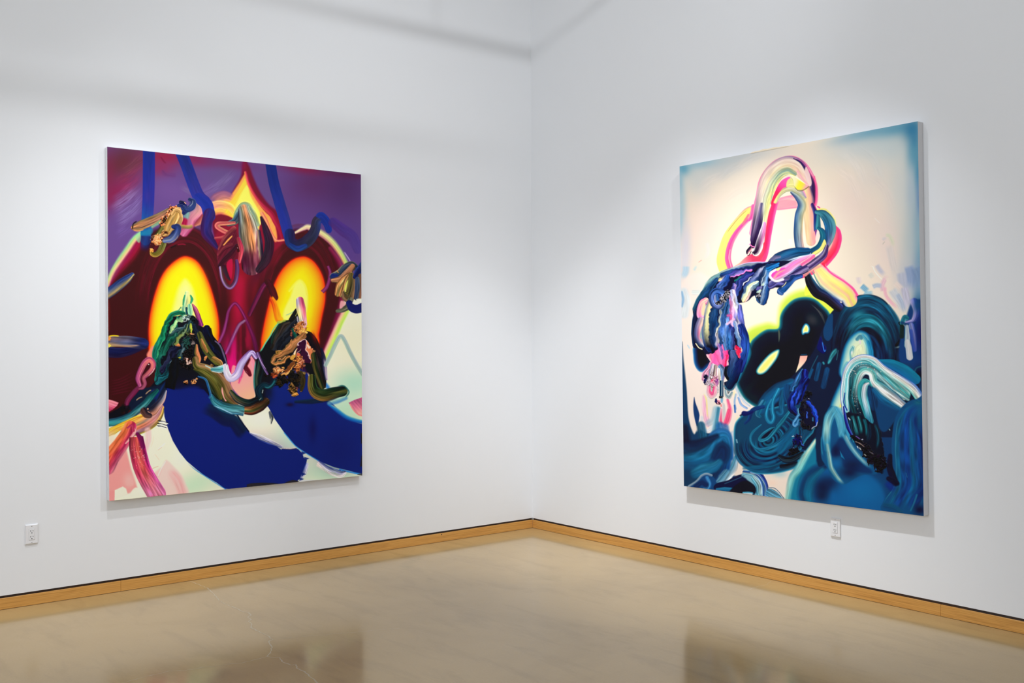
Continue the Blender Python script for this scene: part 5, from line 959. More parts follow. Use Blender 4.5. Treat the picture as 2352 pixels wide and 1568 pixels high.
    S(T('p', 1830, 620, 1840, 800, 1830, 960), [4, 6, 6], ['#b8c8cc', '#b0b8c8', '#94b8b8'], edge=2, br=.15); S(T('p', 1910, 600, 1960, 800, 1980, 1040), [6, 6, 3.5], ['#3850a0', '#8488bc', '#5c74b4'], edge=1.6, br=.2); S(T('p', 1900, 700, 1930, 900, 1960, 1050), 4, ['#344ca8'], edge=2, a=.8)
    S(T('p', 1840, 900, 1860, 1000, 1880, 1170), [6, 7, 7.5], ['#c4ccd0', '#ccc8c8', '#b4bcc4'], edge=1.2, br=.1); S(T('p', 1740, 620, 1740, 800), 5, ['#0c2824'], edge=2, a=.9)
    B(*T('p', 2060, 750)[0], 12, 50, '#141c5c', .9); B(*T('p', 2050, 1500)[0], 14, 22, '#0c1424', 1); S(T('p', 1950, 1480, 2000, 1370, 2100, 1330), 1.4, ['#2c5c70'], edge=1.2, a=.8)
    # pale core below the hump
    A.glow(T('p', 700, 1568, 640, 1450, 680, 1200, 740, 980, 830, 830, 930, 740, 1010, 720, 1110, 770, 1170, 900, 1190, 1060, 1210, 1300, 1000, 1500) + T('r', 680, 550, 560, 600, 480, 500, 640, 100), [(6, '#0f4470', 0), (3, '#145c8c', .8), (0, '#3088ac', 1), (-4, '#7cb8bc', 1), (-9, '#b8d8c4', 1), (-16, '#d8e4c0', 1)])
    S(T('p', 1030, 790, 1100, 900, 1140, 1100, 1130, 1250), [4, 6, 6, 5], ['#2c8ab0', '#5ca8b8', '#b8d8c0'], edge=1.6, br=.2); S(T('p', 1140, 900, 1190, 1060, 1190, 1200), [4, 5, 4], ['#1c7cac', '#2c8cb8'], edge=2, br=.2)
    S(T('p', 850, 1200, 870, 1080, 860, 1000, 820, 1080, 830, 1250), [5, 6, 5, 5, 4], ['#c8e0c8', '#60a4b0', '#b8dcc8'], edge=1.4, br=.15); S(T('p', 940, 850, 990, 800, 1010, 830), 4, ['#3c7c94', '#5c98a4'], edge=2); P(T('p', 980, 860, 1005, 900, 995, 950, 975, 900), '#e0d0d8', 1); P(T('p', 830, 1080, 850, 1060, 855, 1100, 835, 1130), '#e0e4e0', 1)
    S(T('p', 900, 1140, 980, 1000, 1000, 1130), 8, ['#e0e4b8'], edge=3, a=.8); P(T('r', 650, 430, 670, 480, 650, 510, 620, 490), '#f0e470', 1.6)
    S(T('p', 680, 1568, 700, 1400, 760, 1280), [3, 5, 4], ['#5ca8b4', '#88c4c4'], edge=1.5, br=.2, a=.9); P(T('p', 440, 1180, 480, 1080, 560, 1020, 570, 1080, 500, 1180, 450, 1280, 410, 1280), '#3c98a0', 2.5, .9, tex=.4, ang=-55)
    # back of the hump stem, streaks
    for p, c, w in [(T('p', 230, 1150, 130, 1350, 40, 1568), '#2c5c74', .9), (T('p', 260, 1300, 200, 1568), '#17446c', 5), (T('p', 400, 1400, 330, 1700), '#16406a', 6), (T('p', 600, 1050, 570, 1220), '#3c6c78', .8), (T('p', 130, 1400, 60, 1568), '#16507c', 3), (T('p', 330, 1270, 340, 1290), '#3c98a8', 2)]:
        S(p, w, [c], edge=1.5, a=.85, br=.3)
    P(T('p', 430, 420, 500, 400, 500, 600, 495, 780, 420, 880, 350, 830, 330, 700, 370, 560), '#13406a', 1.6, .9); P(T('p', 285, 800, 330, 920, 390, 1010, 340, 1110, 240, 1050, 220, 980), '#1a1c58', 1.2, .95, h=1); L(T('p', 310, 880, 350, 1060, 385, 1020), 1.2, '#3474d0', .9, .8)
    # big whorled disk
    disk = T('q', 2000, 1000, 1900, 1150, 1800, 1300) + T('s', 2200, 380, 2150, 480, 1900, 560, 1600, 600, 1400, 560, 1250, 430, 1150, 260, 1100, 100, 1080, -60) + T('q', 1090, 960, 1150, 800, 1260, 660, 1400, 560, 1500, 510, 1700, 480, 1900, 520, 2080, 560)
    A.glow([(1688, 1000), (1690, 978), (1697, 965), (1712, 952), (1728, 942), (1745, 936), (1770, 940), (1810, 930), (1850, 925), (1870, 950), (1870, 985), (1850, 1010), (1835, 1040), (1832, 1066), (1815, 1077), (1790, 1084), (1760, 1087), (1732, 1084), (1712, 1070), (1697, 1048), (1690, 1025)],
           [(4, '#48a0b8', 0), (2, '#3c98b4', .8), (0, '#1c6484', 1), (-3, '#103c5c', 1), (-8, '#0f4260', 1), (-30, '#0e4060', 1)])
    c0 = np.array(T('q', 1600, 1080)[0])
    for i, (r, c) in enumerate([(1.0, '#134a6c'), (.93, '#12304c'), (.86, '#14506c'), (.8, '#101c38'), (.73, '#13486c'), (.66, '#11284c'), (.58, '#135070'), (.5, '#101a34'), (.43, '#1a5c80'), (.36, '#1c6484'), (.31, '#0f1c34'), (.26, '#14507a'), (.2, '#101c30'), (.14, '#257898'), (.1, '#10283c')]):
        pts = []
        for t in np.linspace(-.8, 4.0, 18):
            ux, uy = math.cos(t) * 1.0, math.sin(t) * .78
            x = ux * 82 * r; y = uy * 82 * r
            a_ = math.radians(-32)
            pts.append((c0[0] + 12 + x * math.cos(a_) - y * math.sin(a_), c0[1] + 4 + x * math.sin(a_) + y * math.cos(a_)))
        S(pts, 4.2 if r > .4 else 2.6, [c], a=.85, edge=1.6, br=.5, bf=2.5, fade=(.15, .15), h=.3)
    S(T('q', 2070, 590, 1950, 760, 1820, 920, 1700, 1060, 1600, 1110, 1530, 1110, 1530, 1060, 1600, 980, 1720, 900, 1800, 870), [3, 5, 5, 4, 4, 3, 3, 3, 2.5, 1], ['#10304c', '#2c88a0', '#18506c', '#2c8098'], edge=1, br=.3, bf=5)
    P(T('q', 1570, 1060, 1660, 970, 1790, 890, 1700, 1010, 1620, 1070), '#101a2c', 1.2)
    S(T('q', 2352, 560, 2200, 800, 2000, 1050, 1850, 1170, 1650, 1260, 1500, 1260, 1400, 1180, 1370, 1060, 1420, 950, 1560, 830), [6, 8, 8, 6, 4, 3, 3, 3, 2.5, 1.5], ['#12344c', '#1c6488', '#154c70', '#104060'], ['#2c80a0', '#1c5c7c'], edge=1.4, br=.35, bf=6)
    S(T('q', 2150, 950, 2050, 1100, 1900, 1280), [8, 12, 9], ['#186488', '#14507c'], edge=5, a=.8); S(T('s', 1250, 520, 1500, 500, 1800, 400), [3, 5, 4], ['#1c6c94', '#14547c'], edge=3, a=.7); L(T('q', 1110, 1080, 1130, 1170), 1.6, '#88b8c8', .8, 1.4)
    S(T('q', 2100, 100, 1900, 200, 1720, 350, 1600, 480, 1560, 560), [14, 18, 18, 14, 9], ['#15446c', '#16507a', '#123c5c'], edge=2.5, br=.25)
    for p, w, c in [(T('q', 1870, 200, 1780, 380, 1760, 560, 1790, 690, 1750, 780, 1690, 760, 1650, 650, 1680, 500, 1740, 380), [5, 5, 5, 5, 5, 5, 5, 4, 3], ['#15486c', '#2c8cb0', '#17547c']),
                    (T('q', 1960, 250, 1930, 450, 1950, 600, 1900, 640, 1850, 600), [7, 7, 6, 5, 3], ['#14446c', '#1c5c80', '#143c5c']), (T('q', 1600, 420, 1520, 560, 1500, 640, 1540, 680), [6, 7, 5, 3], ['#1a6480', '#175478', '#4c88a0']), (T('q', 2030, 150, 2020, 300, 2040, 400), [8, 8, 6], ['#123c64', '#14406c'])]:
        S(p, w, c, edge=1.6, br=.25, a=.95)
    S(T('q', 1600, 500, 1450, 540, 1380, 600, 1340, 720, 1270, 800), [4, 5, 5, 4, 3], ['#14285c', '#1c4478'], edge=1, br=.15); S(T('q', 1400, 590, 1320, 620, 1250, 625), [3, 4.5, 6], ['#161c50', '#1c2464'], edge=1.2, br=.15)
    # glossy blue drips
    for p, w, c in [(T('o', 2300, 1420) + T('q', 2250, -60, 2180, 80, 2120, 200), [5, 6, 6, 5], ['#1c4878', '#3c70a4', '#142c54']), (T('o', 2350, 1450) + T('q', 2330, 60, 2260, 200, 2200, 330, 2140, 440), [8, 9, 10, 10, 7], ['#141c64', '#2438a0', '#10103c', '#1c3c90']),
                    (T('r', 40, 20, -40, 150, -100, 300, -150, 420), [6, 9, 10, 6], ['#1c2c80', '#10123c', '#2848b0', '#141440']), (T('q', 2150, 270, 2100, 400, 2120, 520, 2180, 600), [6, 9, 10, 9], ['#10204c', '#2440a4', '#141a50', '#122c5c']),
                    (T('q', 2240, 560, 2220, 680, 2150, 780, 2180, 850, 2240, 760), [3, 4, 4, 4, 3], ['#1c4c80', '#5c98bc', '#1c3c6c'])]:
        S(p, w, c, edge=.9, br=.6, bf=5, h=2)
    P(T('q', 2300, 430, 2400, 450) + T('r', 60, 350, 130, 430, 200, 560, 240, 700, 220, 830, 130, 900, 20, 890, -40, 800, -60, 600), '#11112c', 1, 1, h=3)
    S(T('r', 0, 380, 90, 450, 170, 570, 210, 700, 190, 830), [2, 4, 5, 4, 2], ['#1c2ca0', '#2c60d8', '#18187c'], edge=1, br=.4, h=1.5); S(T('r', 40, 600, 55, 690), [1.5, 2.5], ['#3c60c8'], edge=1.2); L(T('r', 150, 670, 155, 750), 1.4, '#3c7ca8', .9, 1); L(T('r', 110, 900, 190, 850, 235, 740), 1.3, '#c8d8e8', .9, .9)
    for x, y, rx, ry in [(60, 270, 9, 7), (100, 260, 5, 4), (-10, 450, 8, 16), (0, 850, 9, 6)]:
        K(*T('r', x, y)[0], rx, ry, ['#0a0a10', '#14141c', '#2c2c3c'], 3)
    K(*T('q', 2290, 600)[0], 5, 20, ['#0c0c18', '#1c1c30'], 3); K(*T('q', 2320, 800)[0], 5, 10, ['#0c0c14', '#343038'], 3)
    K(*T('q', 2230, 1120)[0], 13, 14, ['#0c0a18', '#14123c', '#1c1c58'], 4); L(T('q', 2110, 1040, 2170, 1025), 1.1, '#c0d0d8', .9, .7); L(T('q', 2280, 1100, 2300, 1180, 2350, 1200), 1, '#3c60d0', .9, .7); L(T('q', 2270, 1030, 2300, 1050), 1, '#a89088', .9, .7); L(T('q', 2130, 1230, 2200, 1290), 1, '#8090c0', .9, .7)
    K(*T('q', 2150, 1320)[0], 16, 9, ['#0a0a10', '#14141c', '#0e1824'], 3, -30); S(T('q', 1900, 1400, 2000, 1450, 2130, 1440, 2300, 1350), [5, 8, 8, 6], ['#1c4058', '#0c141c', '#2c3c48', '#0e1828'], edge=1.2, br=.5, h=1.5)
    S(T('s', 1930, 480, 2050, 470, 2200, 420), [5, 6, 4], ['#0c1824', '#101c28', '#243c4c'], edge=1.2, br=.4, h=1)
    A.smear(T('q', 2300, -50, 2100, 150, 2080, 400, 2100, 700, 2150, 900, 2350, 1000, 2600, 900, 2560, 500, 2450, 200, 2420, 0), 2.6, .08, 5, 17)
    # pale wedge and right waves
    P(T('r', 200, 1050, 190, 1180, 200, 1500) + T('t', 100, 600, -100, 1100) + T('s', 2100, 1060, 2030, 900, 2150, 560) + T('r', -100, 1500, 60, 1250), '#1c7494', 2.5)
    S(T('r', 190, 1120, 0, 1420, -120, 1640) + T('s', 2120, 700, 2040, 1050), [5, 9, 10, 9, 8], ['#2c88a4', '#7cc0b8', '#e0e0c0', '#3c98ac'], ['#2c88a0', '#5ca8ac', '#98ccc0', '#e0e0d0'], edge=2.4, br=.12, colsm=['#2c8ca8', '#7cc4bc', '#88c4c0', '#4c9cac'])
    P(T('t', 330, 480, 180, 600, 60, 780, -30, 950, -80, 1090, 700, 1190, 1400, 1270, 1350, 800, 900, 500), '#0c5a94', 7)
    S(T('t', 400, 440, 200, 520, 20, 700, -60, 950, -40, 1090), [8, 14, 16, 14, 12], ['#0f3c5c', '#0e2c50', '#0c4470', '#1c7494'], edge=5, br=.1); S(T('t', 300, 540, 130, 720, 60, 950, 80, 1100), [6, 12, 13, 10], ['#12668c', '#186c8c', '#0e5078'], edge=5, a=.9)
    B(*T('t', 330, 850)[0], 24, 22, '#111c38', .95); B(*T('t', 450, 780)[0], 24, 18, '#122448', .9); B(*T('t', 300, 1000)[0], 18, 18, '#10203c', .9); B(*T('t', 1050, 900)[0], 50, 34, '#1266a0', .9); B(*T('t', 520, 1030)[0], 10, 18, '#125c98', .9)
    P(T('r', 200, 950, 290, 850, 300, 1200, 310, 1450) + T('t', 380, 420, 250, 480, 210, 300), '#0f2844', 2); 
    P(T('r', 440, 500, 560, 510, 660, 600, 740, 800, 760, 930, 900, 1120, 1000, 1300, 1200, 1530) + T('t', 1300, 600, 1000, 640, 700, 800, 500, 700, 400, 500, 300, 330) + T('r', 290, 1200, 310, 950, 370, 680), '#13507e', 2)
    S(T('r', 520, 520, 620, 650, 700, 900, 760, 1050), [6, 12, 12, 8], ['#a4c8c4', '#4c98b8', '#5ca4c0', '#48a0bc'], ['#3c90b0', '#2c80a8', '#4c9cb8'], edge=2, br=.25, flat=(1, 0)); S(T('r', 520, 560, 440, 680, 400, 850, 390, 1050, 410, 1250) , [10, 11, 10, 10, 8], ['#4c98b4', '#3c90b0', '#5ca8bc', '#2c7ca0'], ['#1c6c98', '#3c98b8', '#1c6894'], edge=2.5, br=.25, colsm=['#2c84a8', '#98c4c0', '#88bcb8', '#4c98b4'])
    S(T('r', 560, 560, 640, 700, 660, 900, 620, 1020), [8, 9, 8, 5], ['#4498b8', '#5ca8bc'], edge=4, a=.8); P(T('r', 520, 830, 560, 900, 620, 1060, 560, 1150, 480, 1250, 470, 1000), '#0f4c7c', 3, .9)
    P(T('r', 620, 1060, 700, 1090, 850, 1260, 1000, 1480, 1100, 1568) + T('t', 1150, 480, 1200, 600, 900, 560, 700, 480, 640, 300, 500, 300, 470, 200, 560, 60), '#123462', 4); B(*T('r', 560, 1300)[0], 10, 16, '#101c3c', .9)
    P(T('r', 630, 1290, 720, 1450, 650, 1400), '#247ca8', 1.2, .9, False); B(*T('t', 850, 440)[0], 22, 12, '#102444', .9); B(*T('t', 800, 580)[0], 22, 14, '#101c3c', .9); B(*T('t', 560, 420)[0], 14, 12, '#1464a0', .8)
    S(T('r', 700, 980, 800, 1180, 950, 1380, 1150, 1568) + T('t', 1240, 520), [6, 6, 6, 5, 4], ['#3484a8', '#88b4b8', '#5894a8', '#1c5c88'], edge=2.4, br=.2, a=.9, fade=(.1, .3))
    S(T('r', 400, 1200, 430, 1400, 460, 1568) + T('t', 500, 560, 600, 700, 720, 820), [5, 6, 6, 6, 5, 4], ['#4c98b0', '#a8c8bc', '#5c98a4', '#1c6894'], edge=2.4, br=.2, a=.9, fade=(0, .2)); L(T('r', 300, 1000, 295, 1200, 320, 1400), 1.4, '#2c80a0', .8, 1.2)
    # broad arched stroke
    S(T('r', 1000, 430, 1250, 350, 1500, 500, 1680, 580), [14, 24, 22, 14], ['#1c6494', '#135080', '#10345c'], edge=4, br=.15); S(T('p', 1340, 1250, 1560, 1300, 1800, 1420, 1980, 1568), [5, 11, 13, 12], ['#1c84a4', '#186c94', '#1464a0'], edge=1.5, br=.1)
    P(T('p', 1300, 1400, 1500, 1568) + T('r', 1700, 500, 1500, 900, 1350, 900, 1250, 500, 1150, 100), '#12406c', 2)
    S(T('r', 700, 620, 690, 450, 680, 250, 700, 50) + T('p', 730, 1450, 820, 1290, 950, 1190, 1100, 1170, 1250, 1220, 1400, 1360, 1600, 1500) + T('r', 1800, 60, 1950, 180, 2060, 340), [3, 5, 6, 6, 6, 6, 6, 6, 6, 7, 9, 10, 11, 10],
      ['#2848a0', '#e0e4e4', '#5cacc0', '#e4e0dc', '#48a0ac'], ['#3868b8', '#a8b4d0', '#e4dccc', '#b8d0c4', '#40a09c'], edge=1, br=.3, bf=8, h=1.2, colsm=['#4068b0', '#ece4dc', '#e0dcd8', '#b0d0d0', '#2c8088'])
    S(T('r', 760, 560, 740, 350, 760, 150) + T('p', 780, 1500, 880, 1330, 1020, 1260, 1160, 1290, 1350, 1450, 1480, 1568) + T('r', 1650, 150, 1800, 280), [6, 7, 7, 7, 7, 6, 7, 9, 10, 12, 12], ['#d0e0e0', '#5cb0b8', '#c8dcdc', '#2c9098'], ['#b8d4cc', '#3c9c9c', '#d8dcd0', '#e8e0d0'], edge=1, br=.35, bf=8, h=1)
    S(T('r', 900, 560, 850, 350, 860, 100) + T('p', 880, 1500, 960, 1370, 1080, 1330, 1220, 1390, 1340, 1510) + T('r', 1500, 90, 1650, 230, 1850, 360), [8, 9, 9, 9, 8, 8, 9, 9, 7, 6, 4], ['#1c6470', '#123c48', '#1c5c68', '#0f2c3c'], ['#2c9098', '#b8ccc8', '#3c8c98'], edge=1.2, br=.5, bf=7, h=1.4)
    S(T('r', 1000, 650, 950, 450, 920, 250, 950, 50) + T('p', 1000, 1480, 1090, 1420, 1200, 1470) + T('r', 1250, 60, 1400, 180, 1600, 330, 1750, 450), [7, 8, 8, 8, 8, 8, 8, 9, 12, 12, 9], ['#101c28', '#122838', '#0c1c28'], ['#1c4c6c', '#c8c4cc', '#e4dcd4', '#8cb4bc'], edge=1.4, br=.35, bf=8, h=1.2,
      colsm=['#48b0ac', '#88ccc4', '#e0dcd4', '#b0ccd0'])
    S(T('r', 1130, 720, 1060, 500, 1000, 300, 1000, 120, 1060, 30, 1130, 50, 1180, 120), [5, 6, 7, 6, 5, 5, 4], ['#3c98a0', '#1c7078', '#5cb8b0'], ['#4cb0ac', '#1c6c78'], edge=1, br=.3, h=1.2)
    S(T('r', 1180, 760, 1120, 520, 1070, 300, 1090, 130, 1140, 80), [7, 7, 7, 6, 3], ['#2c7ca0', '#3c8ca0'], ['#e4d8dc', '#d0d4d8', '#3c94a0'], edge=1.2, br=.35, h=1.2, colsm=['#88c0cc', '#c8d4dc', '#2c8890'])
    P(T('r', 1140, 120, 1190, 130, 1280, 280, 1300, 500, 1210, 560, 1180, 400, 1130, 280), '#123458', 2.4, .95, tex=.3, ang=80)
    S(T('r', 1250, 200, 1400, 370, 1650, 520), [6, 8, 6], ['#2c7ca0', '#1a5c88', '#134c78'], edge=3, br=.2, a=.9)
    A.specks(T('p', 860, 1500, 1000, 1300, 1200, 1350, 1350, 1500), 40, '#f0dcd0', .6, 7, .9, 5, .4); A.specks(T('r', 850, 60, 900, 300, 980, 600), 30, '#e0d8d0', .5, 4, .8, 8, .4)
    # lower part of it: dark glossy comb marks
    P(T('r', 760, 590, 850, 620, 1000, 640, 1180, 780, 1340, 900, 1400, 1150, 1440, 1400) + T('t', 1460, 320, 1420, 480, 1400, 600, 1330, 570, 1250, 440, 1200, 430, 1130, 320, 1050, 230, 1010, 100) + T('r', 930, 1200, 850, 1030, 780, 850), '#0f1c28', 1.2, 1, h=1, ragged=1.2)
    for p, c in [(T('r', 850, 640, 900, 850, 960, 1050), ['#1c4c54', '#2c7078', '#123038']), (T('r', 950, 650, 1000, 850, 1010, 1000), ['#1c4850', '#2c7880', '#10303c']), (T('r', 1060, 700, 1110, 900, 1110, 1050), ['#103440', '#1c6878', '#0c2028']), (T('r', 1150, 800, 1160, 1000, 1120, 1150), ['#101c2c', '#142c3c']), (T('r', 1260, 800, 1320, 1000, 1290, 1280), ['#12202c', '#184c60', '#101824']), (T('r', 820, 700, 840, 950, 880, 1050), ['#16283c', '#123c48'])]:
        S(p, [4, 5, 4], c, edge=1, br=.5, bf=5, h=1.4, fade=(.1, .3))
    S(T('r', 700, 500, 730, 700, 780, 880, 850, 1020), [2, 3.5, 4, 3], ['#4c70c0', '#242888', '#1c1c5c'], edge=1, br=.4, h=1.4); S(T('r', 720, 250, 700, 420, 760, 560), [1, 1.4, 1.4], ['#1c3c90'], edge=.8)
    for x, y, rx, ry in [(880, 1050, 8, 5), (980, 1120, 12, 5), (1060, 1200, 12, 6), (1150, 1270, 10, 7), (1100, 1350, 10, 8), (1230, 1400, 14, 10), (1350, 1440, 12, 12), (1180, 1480, 7, 7), (1020, 1250, 6, 4), (1420, 1560, 6, 10), (1330, 1560, 10, 12)]:
        K(*T('r', x, y)[0], rx, ry, ['#0c0a10', '#181420', '#241c28'], 3.4, 35)
    for p, c in [(T('r', 900, 1120, 980, 1150, 1080, 1220), '#8a7870'), (T('r', 910, 1020, 970, 1060, 1000, 1080), '#604890'), (T('r', 1020, 1090, 1050, 1080), '#b0b0c8'), (T('r', 780, 690, 820, 740), '#d8d8dc'), (T('r', 935, 1200, 965, 1245), '#dce4e4'), (T('r', 985, 1230, 1015, 1275), '#d0dce0'), (T('r', 1070, 1350, 1110, 1380), '#a0a098'), (T('r', 1160, 1300, 1240, 1350), '#605c60'), (T('r', 850, 1070, 880, 1140), '#2c90a8'), (T('r', 1510, 890, 1530, 920), '#78a0b0')]:
        L(p, 1.1, c, .95, .7, (.1, .1))
    # big blue petal at lower right
    petal = T('r', 2300, 360, 2010, 355, 1880, 390, 1760, 480, 1660, 620, 1600, 780, 1570, 1000, 1555, 1250, 1580, 1500) + T('t', 1600, 600, 1610, 800, 1500, 980, 1400, 1120, 1380, 1260, 1700, 1400, 2300, 1450)
    P(petal, '#0e4c7c', 1.4)
    for i, (dx, c, al, w) in enumerate([(40, '#125c80', .8, 5), (130, '#0c4480', .9, 7), (220, '#0d3f86', .9, 8), (300, '#10648a', .7, 6), (380, '#0e4c84', .8, 8), (450, '#0c3c7c', .9, 7), (520, '#0c2c64', .9, 8)]):
        S(T('r', 2050 + dx * .1, 420 + dx * .25, 1820 + dx * .4, 540 + dx * .4, 1680 + dx * .8, 800 + dx * .3, 1620 + dx, 1150, 1640 + dx, 1568) + T('t', 1660 + dx, 800, 1560 + dx * .9, 1050, 1450 + dx * .9, 1260), w, [c], a=al, edge=3, br=.35, bf=2, fade=(.15, .1))
    L(T('r', 1800, 540, 1690, 720, 1640, 950, 1625, 1250, 1640, 1568) + T('t', 1635, 700, 1580, 880, 1480, 1020, 1400, 1160, 1380, 1250), 1., '#3c8098', .7, .9); S(T('r', 1530, 1380, 1520, 1568) + T('t', 1560, 600, 1620, 760, 1660, 780), [5, 7, 8, 8, 5], ['#101424', '#141a34'], edge=2, br=.2)
    S(T('t', 1500, 690, 1560, 720, 1640, 760), [5, 7, 6], ['#18142c'], edge=1.5, h=.8); S(T('t', 1500, 800, 1560, 860), 7, ['#102c80'], edge=5, a=.7); L(T('t', 1810, 570, 1840, 680), .9, '#3c78a0', .6); S(T('t', 2010, 980, 1950, 1150, 1900, 1260), 2, ['#2c7898'], edge=1.6, a=.8); B(*T('t', 2060, 1250)[0], 14, 12, '#0c1430', .9)
    S(T('t', 1450, 1180, 1600, 1220, 1750, 1330), [6, 8, 4], ['#0f5470', '#0e3c68'], edge=3, a=.7); B(*T('r', 2030, 420)[0], 10, 6, '#2c6c7c', .7); B(*T('r', 2050, 720)[0], 6, 30, '#18688c', .6)
    # dark blob at the left under the knot
    A.glow(T('o', 360, 990, 350, 1150, 370, 1300, 430, 1400, 500, 1420, 600, 1340, 660, 1280, 560, 1000), [(4, '#88b8d4', 0), (2, '#3c84b8', .8), (0, '#1c5c98', 1), (-4, '#12305c', 1), (-9, '#10141f', 1)])
    # neon ring and hoop
    S(T('m', 1480, 60, 1330, 130, 1150, 330, 980, 560, 890, 800, 840, 1000, 880, 1180), [9, 12, 12.5, 12.5, 12.5, 11, 10], ['#f8a8b8', '#f0a080', '#ecdf6c', '#efe478', '#f0e070', '#f880a0'], ['#f0e060', '#efe678', '#efe678', '#eedc78'], edge=1, br=.06, h=.6,
      colsm=['#f0a070', '#ece270', '#eee678', '#efe67c'])
    S(T('m', 1420, 200, 1250, 340, 1100, 520, 1000, 720, 960, 950, 1000, 1120), [3, 5, 6, 6.5, 7, 7], ['#f8c8c0', '#fa4c98', '#fb58a0'], ['#f86898', '#fa4c90', '#fb70a8'], edge=1.2, br=.06, h=.4); S(T('m', 1000, 800, 980, 950, 1020, 1120), [1, 1.6, 1.2], ['#ff9cac'], edge=1)
    S(T('m', 1420, 20, 1410, 150, 1350, 260), [5, 7, 3], ['#fc60a4', '#fa4c98', '#f880a0'], edge=1.6, br=.06); S(T('m', 1330, 170, 1280, 260, 1230, 340), [2, 3, 2], ['#f87080'], edge=1.2)
    L(T('m', 1340, 60, 1200, 180, 1050, 350, 920, 530), .7, '#b88050', .8)
    S(T('k', 2180, 1450, 2020, 1480, 1900, 1520) + T('m', 1850, 20, 2180, -10), [9, 9, 8], ['#f8a0a0', '#f8b8b0', '#fc7098'], edge=2, br=.15, a=.9); P(T('k', 1870, 1500, 2000, 1470, 2170, 1490, 2200, 1568) + T('m', 2180, 20, 2000, 40, 1850, 60), '#f698a4', 2, .9)
    S(T('n', 200, 90, 340, 120, 440, 220, 500, 340, 480, 600, 430, 780), [4, 8, 9, 8, 5, 3], ['#f0e494', '#ece06c', '#eee27c'], edge=1.2, br=.06, h=.4); L(T('n', 215, 30, 240, 35, 275, 65), 1.6, '#fa4c90', .95, .9, (.05, .2))
    S(T('n', 520, 380, 570, 480, 570, 620, 510, 800, 400, 950, 280, 1080, 120, 1170, -60, 1250), [4, 9, 12, 13, 13, 12, 11, 9], ['#fa4898', '#fb3c70', '#fc7890', '#fa9c9c'], ['#f04078', '#fc6c78', '#fca090', '#f8a898'], edge=1, br=.08, h=.8, colsm=['#fa5098', '#fc2c4c', '#fc5464', '#fcA09c'])
    S(T('n', 490, 560, 480, 700, 390, 860, 270, 980), 1.6, ['#fcb0a8'], edge=1.2)
    # hot pink band running down from the hoop
    S(T('m', 1820, -60, 1760, 150, 1720, 350, 1680, 560, 1640, 800, 1560, 960, 1450, 1060, 1250, 1120), [7, 8, 8, 8, 8, 12, 14, 12], ['#f868a8', '#fa2c6c', '#fc4060'], ['#fc2c4c', '#fc4c60', '#fc7c80', '#fca088'], edge=1, br=.08, h=.8, colsm=['#fc5ca4', '#fc2860', '#fc3c50'])
    P(T('m', 1400, 880, 1500, 930, 1600, 850, 1550, 1000, 1480, 1080, 1080, 1120, 1180, 1030, 1290, 930), '#fc7884', 1.6, 1, grad=(T('m', 1150, 1080)[0], T('m', 1550, 980)[0], ['#fca890', '#fc7880', '#fc3c60', '#fc4058']))
    # tail of the loop: yellow ribbon
    S(T('n', 40, 1240, 100, 1400, 220, 1568) + T('p', 400, 100, 600, 270), [7, 11, 13, 12, 11], ['#2c6c88', '#1c1c28', '#20242c', '#15151c'], ['#2c3c84', '#241c28', '#17151c'], edge=1, br=.3, bf=6)
    S(T('n', 225, 1150, 380, 1335, 600, 1500) + T('p', 760, 60, 800, 130), [14, 22, 24, 22, 18], ['#fc70a8', '#f8ccb0', '#f2e288', '#f3e488', '#f2e080', '#f2dc94', '#f4c4a0', '#f0e4a0', '#2c7088'], ['#fc50a0', '#f8b8a0', '#f3e480', '#f0e070', '#f4b898', '#eee480', '#f4d898', '#c8d0d0', '#2c3c80'], edge=1, br=.07, h=.7, flat=(0, 0))
    S(T('n', 350, 1090, 480, 1230, 700, 1370, 860, 1500) + T('p', 940, 50), [2.4, 2.6, 2.6, 3, 3], ['#f8b0c0', '#fa4494', '#fa7898'], edge=1, br=.05)
    P(T('n', 0, 1290, 120, 1200, 300, 1110, 380, 1060, 330, 1080, 200, 1100, 0, 1180), '#fc9890', 1.5, .8); S(T('n', 150, 1180, 180, 1250), 1.4, ['#f86080'], edge=1, fade=(0, .5)); S(T('n', 330, 1060, 370, 1120), [3, 1], ['#f82c50'], edge=1)
    # top hoop
    arch_o = T('m', 1420, 500, 1470, 250, 1500, 0) + T('k', 1540, 1400, 1590, 1150, 1700, 960, 1850, 820, 2020, 760, 2150, 760, 2280, 830) + T('l', 30, 950, 120, 1130, 150, 1300, 130, 1500)
    S(arch_o, 9.5, ['#fc70a8', '#e0b8b4', '#e8ccbc', '#ecd8c4'], edge=1, br=.05)
    S(T('k', 1480, 1568, 1530, 1330, 1620, 1080, 1760, 880, 1920, 750, 2080, 715, 2240, 760) + T('l', 20, 860), [3.5, 3, 2.4, 2.2, 2, 1.6, 2, 2], ['#fc80b0', '#fb5ca0', '#8a5c94'], edge=.8, br=.06)
    S(T('m', 1440, 620, 1490, 250, 1540, 0) + T('k', 1580, 1380, 1660, 1120, 1780, 950, 1930, 840, 2080, 810, 2230, 870, 2330, 1010) + T('l', 60, 1150), [10, 10, 11, 13, 15, 16, 16, 16, 16, 14, 8],
      ['#5c4074', '#2c2040', '#6c6c8c', '#b8b4c0', '#d8d8c0'], ['#4c3c7c', '#f0d4c4', '#f2ccb8', '#f4c8b0', '#f4b8b0'], edge=.8, br=.1, bf=8, h=1.6, colsm=['#d0a8ac', '#e8d0c0', '#ecdabc', '#ecdc9c', '#dcd898'])
